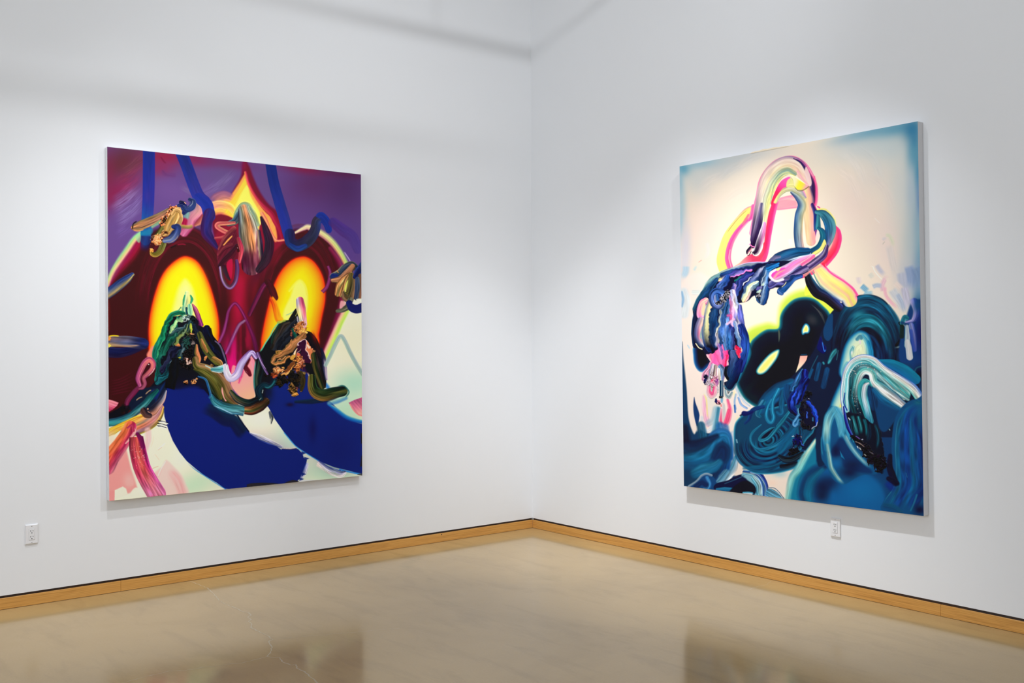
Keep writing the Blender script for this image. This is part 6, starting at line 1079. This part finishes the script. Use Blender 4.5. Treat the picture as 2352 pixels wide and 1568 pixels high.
    S(T('m', 1560, 640, 1590, 300, 1640, 0) + T('k', 1680, 1400, 1780, 1170, 1900, 1010, 2040, 950, 2150, 1000), [8, 9, 10, 11, 11, 11, 10, 7], ['#2c2440', '#d0d0d0', '#d8d8b8', '#b8c0b8'], ['#e8d8b0', '#b8c8a0', '#8cacA0', '#e0dc90', '#f0ecb8'], edge=1, br=.2, bf=9, h=1.4, colsm=['#d8c8b8', '#c4c8a8', '#dcd890', '#e4d880'])
    for p in [T('k', 1750, 1400, 1800, 1200, 1900, 1060, 2030, 1000, 2130, 1010), T('k', 1800, 1120, 1900, 990, 2020, 930, 2100, 920), T('k', 1720, 1568, 1770, 1350)]:
        L(p, 1, '#88a494', .8, .9)
    S(T('k', 2150, 730, 2270, 790, 2352, 890) + T('l', 60, 1000, 140, 1180, 150, 1400, 140, 1568), [1, 3, 4, 5, 6.5, 7, 6], ['#fc60a0', '#3c2c70', '#2c2048', '#5c5c84'], ['#f84c94', '#2c1c38', '#3c2458', '#8c7c94'], edge=.8, br=.15, h=1.6)
    S(T('l', 170, 1060, 215, 1250, 220, 1450, 200, 1568), 2.4, ['#f8b8b8', '#fc6898', '#fc4c90'], edge=1.2, br=.05, a=.9)
    S(T('l', 30, 1280, 60, 1450) + T('n', 60, 0, 90, 250, 100, 450, 110, 650), [11, 13, 14, 14, 13, 11], ['#2c2c5c', '#fcb0a0', '#fcc898', '#eedc9c', '#a8b0a0'], ['#fc9898', '#fcaca4', '#fcc498', '#f8d0a0'], edge=1, br=.08, h=1)
    S(T('n', 140, 0, 190, 150, 190, 350, 190, 450), [5, 5, 4.5, 4], ['#fc4c98', '#2c1c50', '#3c2c6c', '#8a7498'], ['#2c7088', '#2c5c8c', '#3c4c84'], edge=.9, br=.15, h=1.4, colsm=['#10184c', '#1c2c6c', '#2c3c84']); S(T('n', 200, 470, 215, 620), [3, 1.4], ['#6c2c84', '#8c4c94'], edge=.9); L(T('n', 228, 240, 220, 400), .9, '#d8e0d0', .8)
    S(T('k', 2352, 1420, 2270, 1330, 2140, 1260, 2000, 1280, 1880, 1380, 1820, 1500), [4, 9, 9, 7, 5.5, 5], ['#b8c080', '#c0b8a8', '#a89cb0', '#f088b0'], ['#b8b898', '#d8d088', '#dcd480', '#fc5c90'], edge=.9, br=.15, h=1.6)
    S(T('k', 2120, 1340, 2230, 1430, 2300, 1568) + T('m', 2250, 200, 2230, 500, 2250, 720, 2280, 800), [4, 8, 10, 10.5, 10.5, 10, 9], ['#c4c494', '#a4b0a4', '#586c8c', '#24386c'], ['#c89c8c', '#8c90a0', '#5c7890', '#24406c'], edge=.9, br=.2, h=1.4, colsm=['#e8cc98', '#98a898', '#5c7c94', '#1c4478'])
    P(T('k', 2080, 1060, 2090, 1130, 2030, 1230, 1950, 1270, 1850, 1400, 1790, 1500, 1760, 1568, 1740, 1520, 1810, 1330, 1900, 1160, 2000, 1080), '#fc409c', .9, 1, h=.8, grad=(T('k', 2060, 1080)[0], T('k', 1780, 1480)[0], ['#fc60b4', '#fc4c9c', '#fc2c60', '#fc2c50']))
    P(T('k', 2040, 1120, 2130, 1090, 2200, 1260, 2100, 1250, 2020, 1240), '#e4dc90', 1, 1); P(T('k', 2080, 1040, 2170, 1050, 2260, 1120, 2352, 1180) + T('l', 90, 1230, 0, 1280) + T('k', 2300, 1300, 2220, 1290, 2160, 1220, 2140, 1120), '#f1e490', .8, 1, h=2.4, grad=(T('k', 2130, 1120)[0], T('l', 30, 1230)[0], ['#f6ecc0', '#f4e8b0', '#f2e63c', '#f0e050', '#f8a8b0']))
    S(T('k', 2220, 960, 2320, 1100) + T('l', 40, 1200), 2, ['#fcb0b8'], edge=1.4, a=.9); L(T('k', 2160, 1230, 2230, 1310, 2330, 1300) + T('l', 80, 1225, 120, 1180), .8, '#7c7838', .8, .7, (.1, .1)); P(T('l', 20, 880, 90, 1010, 125, 1160, 105, 1230, 60, 1200, 0, 1020), '#f8d4cc', 1, .95, h=1.8)
    # lower end of the hoop: dark tip
    S(T('m', 1570, 0, 1530, 250, 1490, 450, 1440, 640, 1410, 730), [6, 8, 9, 8, 6], ['#d8d0b8', '#54507c', '#d0b0b8'], ['#2c1c40', '#20142c', '#34204c'], edge=.9, br=.2, h=1.6, colsm=['#2c2444', '#342448', '#a898b4'])
    S(T('m', 1620, 330, 1590, 480, 1540, 650, 1480, 820, 1440, 860), [4, 7, 8, 7, 6], ['#d878b0', '#e880b8', '#c4a8c4', '#e8d8d8'], ['#e4dcd8', '#3c2440', '#1c1424', '#c8b8c4'], edge=.9, br=.25, h=2)
    L(T('m', 1400, 850, 1440, 905, 1510, 890, 1570, 800, 1600, 680), 1.2, '#f0e8e0', .9, .7, (.1, .2)); S(T('m', 1350, 700, 1400, 740, 1440, 750), 1.2, ['#fc78b8'], edge=.8, h=1); S(T('m', 1370, 770, 1320, 830, 1310, 870), [4, 4, 2], ['#fc98a8', '#2c2038', '#1c1828'], edge=.8, h=1.6); L(T('m', 1300, 900, 1340, 900, 1390, 810), 1, '#3c1828', .9)
    # the ring's teal knot
    S(T('n', 215, 130, 330, 170, 430, 300, 460, 450, 440, 620, 400, 740), [5, 10, 13, 13, 9, 5], ['#2c5070', '#2c6878', '#3c7c8c', '#4c8890'], ['#7ca8a4', '#8c7ca0', '#4c5c94', '#2c3c64'], edge=1, br=.3, bf=9, h=1.6, colsm=['#5c9494', '#3c7890', '#2c6890', '#1c5484'])
    S(T('n', 240, 200, 240, 400), [4, 6], ['#2c6c80', '#3c8890'], edge=1.2, br=.25); P(T('n', 225, 440, 265, 500, 240, 600, 205, 660, 190, 600), '#f0d8cc', .9, 1)
    S(T('n', 240, 410, 310, 480, 330, 600, 260, 760, 100, 860, -60, 900), [3, 7, 8, 8.5, 9, 9], ['#1c3c5c', '#1c5c78', '#2c7888', '#14506c'], ['#124870', '#1c3c64', '#123c60'], edge=1, br=.2, h=1.6)
    P(T('n', 350, 620, 385, 720, 330, 800, 200, 890, 60, 960, 140, 860, 270, 770), '#ece27c', 1, 1); S(T('n', 395, 740, 340, 900, 200, 1020, 40, 1130, -60, 1200), [4, 8, 9, 9, 8], ['#5c3c74', '#3c2c64', '#8c7c98', '#2c2c64'], ['#a898a8', '#3c2c5c', '#8c7494', '#2c2850'], edge=1, br=.4, bf=7, h=1.8)
    S(T('m', 2400, 880, 2300, 920, 2150, 960, 1980, 1010, 1840, 1060), [8, 7, 6, 5, 3], ['#3c5c84', '#88a0b4', '#d8d4d4', '#2c3c74'], edge=1, br=.4, h=1.6)
    S(T('m', 2400, 830, 2200, 850, 2020, 900, 1860, 970, 1780, 1040), [8, 11, 13, 13, 8], ['#1c4c6c', '#143c60', '#124c78', '#1c3c64'], ['#7c7c98', '#2c4c78', '#2c5c7c', '#1c3058'], edge=1, br=.3, h=2)
    S(T('m', 1900, 930, 1800, 950, 1730, 1030, 1760, 1060), [3, 5, 6, 5], ['#5c5880', '#6c6c90', '#44486c'], edge=1, br=.2, h=1.6); P(T('m', 1920, 1080, 1970, 1030, 2070, 1030, 2030, 1070), '#dcdc88', .9, .95)
    # dark braided mass
    mass = T('m', 1720, 1010, 1600, 1040, 1350, 1060, 1150, 1110, 980, 1180, 850, 1230, 700, 1320, 560, 1450, 490, 1568) + T('o', 420, 150, 320, 310, 330, 420, 360, 430, 330, 600, 310, 900, 330, 1000, 400, 1020, 520, 1060, 620, 1280, 900, 1320, 950, 1450, 1050, 1568) + T('q', 890, 60, 900, 180, 980, 220, 1060, 180, 1140, 20) + \
        T('o', 1180, 1480, 1290, 1280, 1330, 1050, 1340, 900, 1300, 700, 1250, 550, 1200, 350, 1150, 200, 1300, 170, 1450, 60, 1520, 130, 1600, 240, 1660, 200, 1680, 0) + T('m', 1700, 1500, 1860, 1500, 2000, 1450, 2200, 1320, 2352, 1200, 2352, 1080, 2100, 1000)
    P(mass, '#101830', 1, smooth=False, h=.6)
    for p, w, c, c2 in [
        (T('m', 1650, 1050, 1350, 1080, 1050, 1170, 850, 1240, 700, 1340), [4, 7, 7, 7, 5], ['#181c30', '#2c3c54', '#8c94a4', '#7c6c98'], ['#24445c', '#5c7c84', '#a4b8b0']),
        (T('m', 840, 1250, 700, 1330, 600, 1440, 530, 1530), [6, 8, 8, 5], ['#3c6074', '#8cb0b0', '#5c8890', '#a8c0b4'], None), (T('m', 700, 1340, 590, 1450, 540, 1520), [1, 2, 1], ['#3c5c6c'], None),
        (T('m', 1700, 1070, 1500, 1110, 1250, 1180, 1000, 1220, 850, 1250), [5, 7, 8, 7, 4], ['#0c0f18', '#10142c', '#2c2c5c'], ['#1c3058', '#24447c']),
        (T('m', 1370, 1160, 1220, 1200, 1050, 1240, 900, 1290), [3, 5, 6, 4], ['#f060a8', '#9c8cd0', '#4c4c98', '#2c2c70'], None), (T('m', 1380, 1160, 1260, 1210), [2, 1.5], ['#fc78b8'], None), (T('m', 920, 1280, 870, 1320, 800, 1350), [2, 3, 2], ['#f8a0b8', '#f0e480'], None),
        (T('m', 1750, 1080, 1580, 1180, 1450, 1330, 1300, 1500), [5, 8, 9, 7], ['#0c101c', '#141c3c', '#c0b8c0', '#101830'], ['#1c4c94', '#6c7cb8', '#24387c']),
        (T('m', 1850, 1080, 1720, 1120, 1640, 1250, 1610, 1450, 1620, 1568), [5, 8, 10, 10, 9], ['#1c3c6c', '#1c64a8', '#24508c', '#10203c'], ['#1c3c78', '#b8c8d8', '#1c3468']),
        (T('m', 1880, 1050, 1800, 1100, 1700, 1150), [2, 4, 4], ['#2878b8', '#1c5c98'], None),
        (T('m', 1420, 1220, 1330, 1250, 1200, 1350, 1120, 1480, 1090, 1600), [4, 7, 9, 9, 7], ['#101430', '#2c2c70', '#243474', '#142040'], ['#283c7c', '#3c4890', '#1c2c5c']),
        (T('m', 1480, 1400, 1380, 1480, 1300, 1600) + T('o', 1250, 120), [5, 10, 10, 8], ['#2c5484', '#98b8b8', '#d8d8a0', '#3c64a0'], ['#d8a0a8', '#e8dc90', '#1c3c70']),
        (T('m', 1240, 1430, 1330, 1330, 1400, 1290), [1.5, 1.8, 1], ['#c8c8d4'], None), (T('m', 1600, 1400, 1560, 1480, 1520, 1560), [2, 4, 4], ['#c8d0b0', '#88a8a8'], None),
        (T('m', 1170, 1290, 1120, 1350, 1060, 1370), [2, 2.6, 2], ['#1c7c6c', '#145c58'], None),
        (T('m', 960, 1280, 900, 1400, 820, 1500, 760, 1600), [6, 9, 9, 8], ['#12183c', '#1c3c80', '#2c54a0', '#7c88c0'], ['#2c5098', '#6c8cc8', '#1c2c60']),
        (T('m', 760, 1340, 660, 1450, 560, 1568) + T('o', 450, 150, 380, 300), [5, 7, 9, 9, 8], ['#2c5478', '#1c3c6c', '#24486c'], ['#1c4c78', '#1a406c', '#3c7c8c']),
        (T('m', 1060, 1440, 1050, 1568) + T('o', 1050, 100), [4, 5, 5], ['#c8a0d0', '#5c58a0', '#2c2c68'], None),
        (T('m', 2352, 1150, 2150, 1250, 1950, 1330, 1750, 1400), [9, 10, 9, 7], ['#2c2444', '#8c7ca0', '#3c3064', '#54508c'], ['#6c6494', '#3c3c78', '#8c84a8']),
        (T('m', 2100, 1380, 1900, 1420, 1700, 1470, 1500, 1500), [4, 5, 5, 4], ['#3c3c78', '#5c5890', '#302c60'], None),
        (T('m', 2280, 1280, 2150, 1320, 2050, 1420, 1960, 1510, 1900, 1560), [5, 7, 8, 9, 7], ['#3c5c9c', '#2c4c90', '#1c2c58'], ['#1c5490', '#244c84', '#14284c']), (T('o', 1880, -30, 1930, 20), [3, 5], ['#1c3c70', '#4c6ca0'], None),
        (T('m', 1650, 1500) + T('o', 1620, 80, 1590, 170), [9, 9.5, 8.5], ['#142850', '#1c3c70', '#8ca8c8', '#12203c'], None), (T('o', 1500, 40, 1500, 130, 1530, 180), [4, 4, 3], ['#142038', '#3c6090'], None)]:
        S(p, w, c, c2, edge=.9, br=.45, bf=6, h=2)
    L(T('m', 2020, 1370, 1960, 1440, 1920, 1490), 1, '#e0d8a0', .9); L(T('m', 1550, 1560, 1560, 1400, 1620, 1250, 1700, 1150), .9, '#b8c4d0', .8)
    A.smear(T('m', 1700, 1030, 1300, 1080, 900, 1220, 600, 1450, 480, 1600, 900, 1700, 1400, 1700, 1700, 1560, 2100, 1400, 2200, 1250, 1800, 1300, 1720, 1150), 3, .07, 5, 11)
    # pink lit fingers
    S(T('m', 2500, 920, 2352, 980, 2200, 1050, 2050, 1150, 1900, 1230, 1800, 1280), [5, 8, 10, 12, 13, 11], ['#e890b0', '#f078a8', '#e0b0c8'], edge=1, br=.2, h=2.4, colsm=['#8090b8', '#f898c0', '#f868a8', '#b8b8d0'], cols2=['#e0d8d8', '#f04ca0', '#f868b0', '#e8d4e0'])
    S(T('m', 1980, 1150, 1850, 1200, 1780, 1280), [3, 6, 6], ['#f8b888', '#fc50b0', '#f838a8'], edge=2, br=.1); S(T('m', 1960, 1340, 1830, 1370, 1730, 1300, 1740, 1220, 1830, 1160), [2.5, 2.5, 3, 3, 2.5], ['#e8dce4', '#f0e4e8'], edge=1.2, h=2); P(T('m', 1830, 1150, 1920, 1120, 1870, 1190), '#dcdc80', 1.2, .9)
    S(T('n', 150, 920, 80, 980, -40, 1060), [4, 5, 5], ['#f898b0', '#f85898', '#e8b8b8'], edge=1, br=.15, h=2)
    # hanging coloured drips (fringe)
    def drip(p, w, c, c2=None, cm=None, b=.25, hh=2.2):
        S(p, w, c, c2, edge=.9, br=b, bf=6, h=hh, colsm=cm if c2 is not None else None)
    drip(T('o', 400, 330, 360, 500, 340, 750, 350, 960), [5, 6, 6, 4], ['#12182c', '#141c38', '#1c3c60'])
    drip(T('o', 560, 150, 500, 200, 460, 320, 460, 420, 500, 480, 550, 440), [7, 8, 8, 8, 7, 5], ['#f870a8', '#f8a8a8', '#f8ccb0', '#fc78b0'], ['#d0c0d0', '#f0a0c0', '#f060a8', '#c8b4c8'])
    P(T('o', 530, 180, 560, 260, 545, 400, 500, 420, 480, 360, 500, 260), '#f0d8a8', 1.4, .95); L(T('o', 570, 200, 555, 300, 540, 390), 1, '#f0e8e0', .8)
    drip(T('o', 470, 520, 430, 650, 420, 800, 460, 920, 500, 960), [9, 10, 11, 9, 5], ['#f8b8a0', '#f8d0b8', '#a090b0', '#2c3050'], ['#e0c8a8', '#b8b8c4', '#3c5078', '#182444'], ['#f0c8a8', '#f07890', '#6c6ca0', '#12203c'])
    S(T('o', 510, 640, 490, 740, 480, 800, 500, 830), [3, 4, 4, 3], ['#e8d8a8', '#7ca0a8'], edge=1.2); S(T('o', 380, 930, 430, 1000, 490, 1030), 1.2, ['#f0e0b0'], edge=.9)
    drip(T('o', 660, 160, 620, 350, 600, 550, 580, 750, 620, 950, 660, 1030), [8, 10, 11, 12, 12, 9], ['#f06098', '#ecdc98', '#e8dc9c', '#6c6c94'], ['#10203c', '#0f1428', '#0e1020', '#1c3c84'], ['#fc70a8', '#e8dcA0', '#d0d098', '#3c5488'])
    drip(T('o', 740, 280, 700, 450, 690, 650, 690, 850, 720, 960), [7, 9, 9, 9, 6], ['#1c3c6c', '#2c5484', '#1c2c48'], ['#5c74a8', '#1c3058', '#10182c'], ['#24508c', '#142c50', '#2c4c70'])
    drip(T('o', 890, 200, 850, 400, 810, 600, 780, 800, 760, 930), [5, 6, 6, 7, 5], ['#a8acb0', '#f0ecd0', '#3c4048', '#506c98'], ['#e8e0a8', '#b4b4b8', '#a89cb0', '#6c84b0'], ['#c8ccb0', '#1c1c24', '#d8d0a8', '#34507c'], .5)
    drip(T('o', 960, 180, 930, 350, 900, 550, 880, 750, 900, 900, 920, 990), [8, 10, 11, 12, 12, 8], ['#5c88b0', '#1c4070', '#3c6490'], ['#2c5c9c', '#6c94c4', '#1c3c80'], ['#1c3c70', '#6c8cc4', '#2c5090', '#5c84c0'], .6)
    drip(T('o', 1020, 600, 1000, 800, 1000, 980), [9, 10, 10], ['#1c2058', '#2c2c6c', '#2c5c98'], ['#4c3c7c', '#2c64a0', '#24508c'], ['#3c3c80', '#3c70ac', '#2c5494'], .5)
    drip(T('o', 1040, 0, 1060, 150, 1100, 350, 1100, 520), [7, 10, 13, 14], ['#b8c0dc', '#e8d0d8', '#8898d0', '#e890b8'], ['#7c80c0', '#dcd0e0', '#4c54a8', '#f0b0cc', '#5c5ca8'], ['#6c88c0', '#e8e0e0', '#d8a0c0', '#c060a0'], .5)
    S(T('o', 1180, 250, 1190, 420, 1240, 570), [4, 7, 3], ['#3c50a0', '#6c6cb8', '#4c54a0'], edge=1.4, br=.5, h=1.2); S(T('o', 960, 420, 1020, 420, 1000, 500), 4, ['#d04c88'], edge=2, a=.8); S(T('o', 940, 560, 1000, 540, 1080, 500), 3, ['#e4b4d0'], edge=1.5, a=.9)
    drip(T('o', 1090, 560, 1110, 700, 1160, 850, 1180, 1000), [5, 5, 5, 4], ['#d8d4d8', '#88a0cc', '#5c7cb4'], ['#88a4b8', '#3c6ca8'])
    drip(T('o', 1200, 620, 1260, 800, 1270, 1000, 1230, 1200, 1180, 1400), [8, 10, 10, 10, 8], ['#1c2864', '#24388c', '#2c3c84'], ['#182058', '#202c70', '#141840'], ['#24489c', '#2c54a8', '#1c2c74'], .5)
    S(T('o', 1100, 970, 1140, 1060, 1170, 1150, 1190, 1040), [3, 5, 4, 3], ['#e02c60', '#c81c3c', '#f06080'], edge=1, br=.4, h=2); L(T('o', 1190, 980, 1210, 1080), 1.2, '#c8e0c8', .8)
    drip(T('o', 1060, 1100, 1060, 1250, 1020, 1400, 1000, 1500), [8, 9, 9, 7], ['#1c2c54', '#3c5484', '#4c5c8c', '#1c2848'], ['#1c3c68', '#24406c', '#182c54'])
    drip(T('o', 1180, 1250, 1130, 1400, 1060, 1568) + T('q', 990, 120), [7, 9, 11, 10], ['#1c1c4c', '#1c2860'], ['#10182c', '#0f2440', '#14304c']); S(T('q', 900, 130, 960, 200, 1040, 190, 1110, 90), 2, ['#2c5878', '#5c8090'], edge=1.2)
    P(T('o', 860, 930, 880, 1040, 940, 1030, 980, 1090, 980, 1250, 930, 1340, 750, 1330, 640, 1240, 570, 1130, 700, 1110, 740, 1060, 820, 1000), '#fc60a0', 1, 1, h=1.6, tex=.15, ang=75, grad=(T('o', 600, 1140)[0], T('o', 950, 1150)[0], ['#fc90a8', '#fc58a0', '#f878b0', '#fc4090']))
    S(T('o', 790, 950, 820, 1060, 850, 1200), [4, 5, 4], ['#4c4c98', '#8c70b8', '#d880b8'], edge=1.5, br=.3, a=.9); S(T('o', 580, 1130, 650, 1250, 740, 1320), 1.3, ['#f8c8c8'], edge=1); S(T('o', 950, 1130, 930, 1250, 910, 1330), [2, 2.6, 2], ['#c81c3c', '#fc4c80'], edge=1); L(T('o', 970, 1200, 965, 1320), 1.2, '#f0d0d0', .9)
    A.smear(T('o', 700, 150, 600, 400, 540, 800, 600, 1100, 700, 1330, 960, 1340, 1180, 1300, 1260, 900, 1200, 500, 1120, 100, 1000, -20, 900, 60), 2.6, .09, 5, 13)
    # blue swirl on top of the fringe
    S(T('o', 880, 20, 760, -20, 680, 60, 700, 200, 790, 260, 850, 180, 860, 60), [7, 8, 8, 8, 7, 6, 5], ['#1c3c84', '#3c64a8', '#182c5c'], ['#2c4c90', '#8c90c8', '#1c3464'], edge=1, br=.5, h=2.4)
    S(T('o', 760, 80, 770, 150, 800, 200), [6, 7, 5], ['#1c2c6c', '#3c74b8', '#c0b0d0'], edge=1, br=.4, h=2)
    for x, y, rx, ry, c in [(930, 60, 7, 9, 0), (870, 130, 8, 7, 0), (800, 200, 7, 5, 0), (960, 10, 6, 6, 0), (1510, 60, 6, 6, 0)]:
        K(*T('o', x, y)[0], rx, ry, ['#0c0c14', '#1c1c28', '#b8b0b0', '#141c30'], 3.4)
    # tattered tail
    for p, w, c in [(T('o', 650, 1290, 610, 1400, 590, 1500), [4, 5, 4], ['#f070a8', '#e8a0b8']), (T('o', 600, 1400, 540, 1480, 520, 1568), [5, 6, 5], ['#e0a0b4', '#c080a0']), (T('o', 690, 1320, 660, 1450, 640, 1560), [4, 6, 5], ['#b8b8d0', '#dcc8c8', '#6c7498']), (T('o', 740, 1340, 730, 1460, 710, 1568), [4, 5, 4], ['#8c7470', '#bca8a0', '#503840']),
                    (T('o', 830, 1350, 870, 1420, 850, 1568), [6, 7, 5], ['#6c5ca0', '#88a4c4', '#4c78b4']), (T('o', 790, 1400, 790, 1568) + T('q', 810, 30), [4, 6, 4], ['#f0d0b8', '#f0dcd0', '#d8a0b8']), (T('o', 930, 1360, 920, 1480, 960, 1568), [3, 4, 3], ['#1c2430', '#141820'])]:
        S(p, w, c, edge=1, br=.5, h=2)
    for x, y, rx, ry, c in [(570, 1540, 6, 8, 0), (680, 1540, 5, 9, 1), (740, 1560, 6, 6, 2)]:
        K(*T('o', x, y)[0], rx, ry, [['#101428', '#1c1c3c'], ['#c8c0c0', '#603c48', '#e8e0dc'], ['#f0a0b8', '#8c3c58', '#e0c8d0']][c], 3)
    for x, y, rx, ry, c in [(550, 50, 5, 8, 0), (620, 60, 8, 9, 1), (700, 50, 7, 10, 2), (760, 60, 4, 9, 3), (650, 110, 8, 4, 1), (790, 420, 5, 5, 2), (745, 400, 2.4, 6, 0), (780, 180, 2, 8, 1)]:
        K(*T('q', x, y)[0], rx, ry, [['#101430', '#2c2c6c'], ['#e0d0d4', '#a088a0', '#f0e8e4', '#6c5060'], ['#e04870', '#f0b0c0', '#502838'], ['#7c3c84', '#d890b8']][c], 3)
    S(T('q', 600, 140, 600, 240, 660, 320, 740, 250, 740, 150), [3, 4, 5, 4, 3], ['#e8b0b8', '#f0a0b4', '#d8d0cc'], edge=1.2, br=.2, h=1.4); S(T('q', 640, 130, 640, 230, 680, 270, 710, 150), [2, 3, 3, 2], ['#e04080', '#f06c98'], edge=1, h=1.4); S(T('q', 660, 110, 665, 210), 2.2, ['#8c8880', '#c8c4bc'], edge=1)
    S(T('q', 910, 210, 930, 290, 980, 330, 1030, 250), [3, 4, 4.5, 3], ['#a0b0b4', '#7c949c', '#c8ccc4'], edge=1, br=.15, h=1.2); S(T('q', 950, 230, 960, 270, 985, 240), 2, ['#2c3438', '#e8e4dc'], edge=1)
    P(T('q', 810, 30, 880, 20, 880, 320, 810, 310), '#123450', .8, 1, False, h=2); S(T('q', 855, 30, 850, 300), 1.3, ['#c8d0d4', '#3c6478'], edge=.8); P(T('q', 800, 310, 870, 320, 865, 345, 800, 345), '#0e1018', .8, 1, False, h=2); P(T('q', 830, 345, 870, 350, 860, 430, 830, 420), '#5c9cc4', 1.5, .8); L(T('q', 832, 450, 835, 510), 1, '#e04040', .8)

# ---------------------------------------------------------------- hang the paintings
def lin(c):
    return np.where(c <= .04045, c / 12.92, ((c + .055) / 1.055) ** 2.4)

def painting(quad, nx, ny, func, wall, u0, u1, z0, z1, tilt, depth, label, gain):
    W_, H_ = u1 - u0, z1 - z0; uc, zc = (u0 + u1) / 2, (z0 + z1) / 2
    A = Art(quad, nx, ny); func(A)
    e = D.objects.new('painting', None); C.objects.link(e)
    bx, bz = uc + math.sin(tilt) * H_ / 2, zc - math.cos(tilt) * H_ / 2      # middle of the lower edge
    e.location = (bx, 0, bz) if wall == 'L' else (0, -bx, bz)
    e.rotation_euler = (0, -tilt, 0 if wall == 'L' else R(-90))
    e['label'] = label; e['category'] = 'painting'
    X = (A.U - .5) * W_; Z = (1 - A.V) * H_
    edge = np.minimum(np.minimum(A.U * W_, (1 - A.U) * W_), np.minimum(A.V * H_, (1 - A.V) * H_))
    Y = -depth - np.clip(A.H, 0, 6) * .0015 * np.clip(edge / .006, 0, 1)
    co = np.stack([X, Y, Z], -1).reshape(-1, 3)
    i = np.arange(ny * nx).reshape(ny, nx)
    quads = np.stack([i[:-1, :-1], i[1:, :-1], i[1:, 1:], i[:-1, 1:]], -1).reshape(-1, 4)
    me = D.meshes.new('painted_canvas'); nf = len(quads)
    me.vertices.add(len(co)); me.vertices.foreach_set('co', co.astype(np.float32).ravel())
    me.loops.add(nf * 4); me.loops.foreach_set('vertex_index', quads.astype(np.int32).ravel())
    me.polygons.add(nf); me.polygons.foreach_set('loop_start', np.arange(0, nf * 4, 4, dtype=np.int32)); me.polygons.foreach_set('loop_total', np.full(nf, 4, np.int32))
    me.polygons.foreach_set('use_smooth', np.ones(nf, bool)); me.update(calc_edges=True)
    ca = me.color_attributes.new('paint', 'FLOAT_COLOR', 'POINT')
    col = np.clip(lin(np.clip(A.C, 0, 1)) * gain - .010, .0012, .93)
    rgba = np.concatenate([col, np.clip(A.H / 1.6, 0, 1)[..., None]], -1).reshape(-1, 4)
    ca.data.foreach_set('color', rgba.astype(np.float32).ravel())
    me.materials.append(M_PAINT); o = D.objects.new('painted_canvas', me); C.objects.link(o); o.parent = e
    bm = bmesh.new(); box(bm, -W_ / 2, W_ / 2, -depth + .0006, -.003, 0, H_, .0012, 2)
    link('stretcher_frame', bm, M_GESSO, e)
    return e, W_, H_

painting([(245.2, 334), (826.7, 403.7), (833.6, 1092), (252, 1149.6)], 760, 1000, paint_ovals, 'L', -3.4832, -1.6661, .5861, 2.7895, -.0002, .045,
         'large abstract painting with two glowing yellow ovals and deep blue shapes, on the left wall', 1.26)
e, W_, H_ = painting([(1560.5, 379.5), (2107.5, 280), (2122, 1183.5), (1570.3, 1118)], 760, 1040, paint_loops, 'R', 1.7088, 3.5144, .5544, 2.8075, .014, .056,
         'large painting of looping pink, yellow and dark blue ribbons on cream, on right wall', 1.05)
# lip of cream paint pushed over the top edge of the right canvas
bm = bmesh.new(); n = 26; prev = None
for k in range(n + 1):
    q = k / n; x = -W_ / 2 + W_ * (.345 + .165 * q); hh = .0085 * math.sin(math.pi * q ** .7) ** .7 * (1 + .25 * math.sin(q * 23)) + .0002
    cur = [bm.verts.new((x, -.0575, H_ - .004)), bm.verts.new((x, -.0590, H_ + hh * .6)), bm.verts.new((x, -.0555, H_ + hh)), bm.verts.new((x, -.050, H_ + hh * .5)), bm.verts.new((x, -.050, H_ - .004))]
    if prev:
        for j in range(4): bm.faces.new((prev[j], prev[j + 1], cur[j + 1], cur[j]))
    prev = cur
M_LIP, t, b = mat('cream_paint_lip', (.84, .72, .55), .35)
lp = link('paint_lip', bm, M_LIP, e, True); lp['label'] = 'lip of cream paint standing over the top edge'
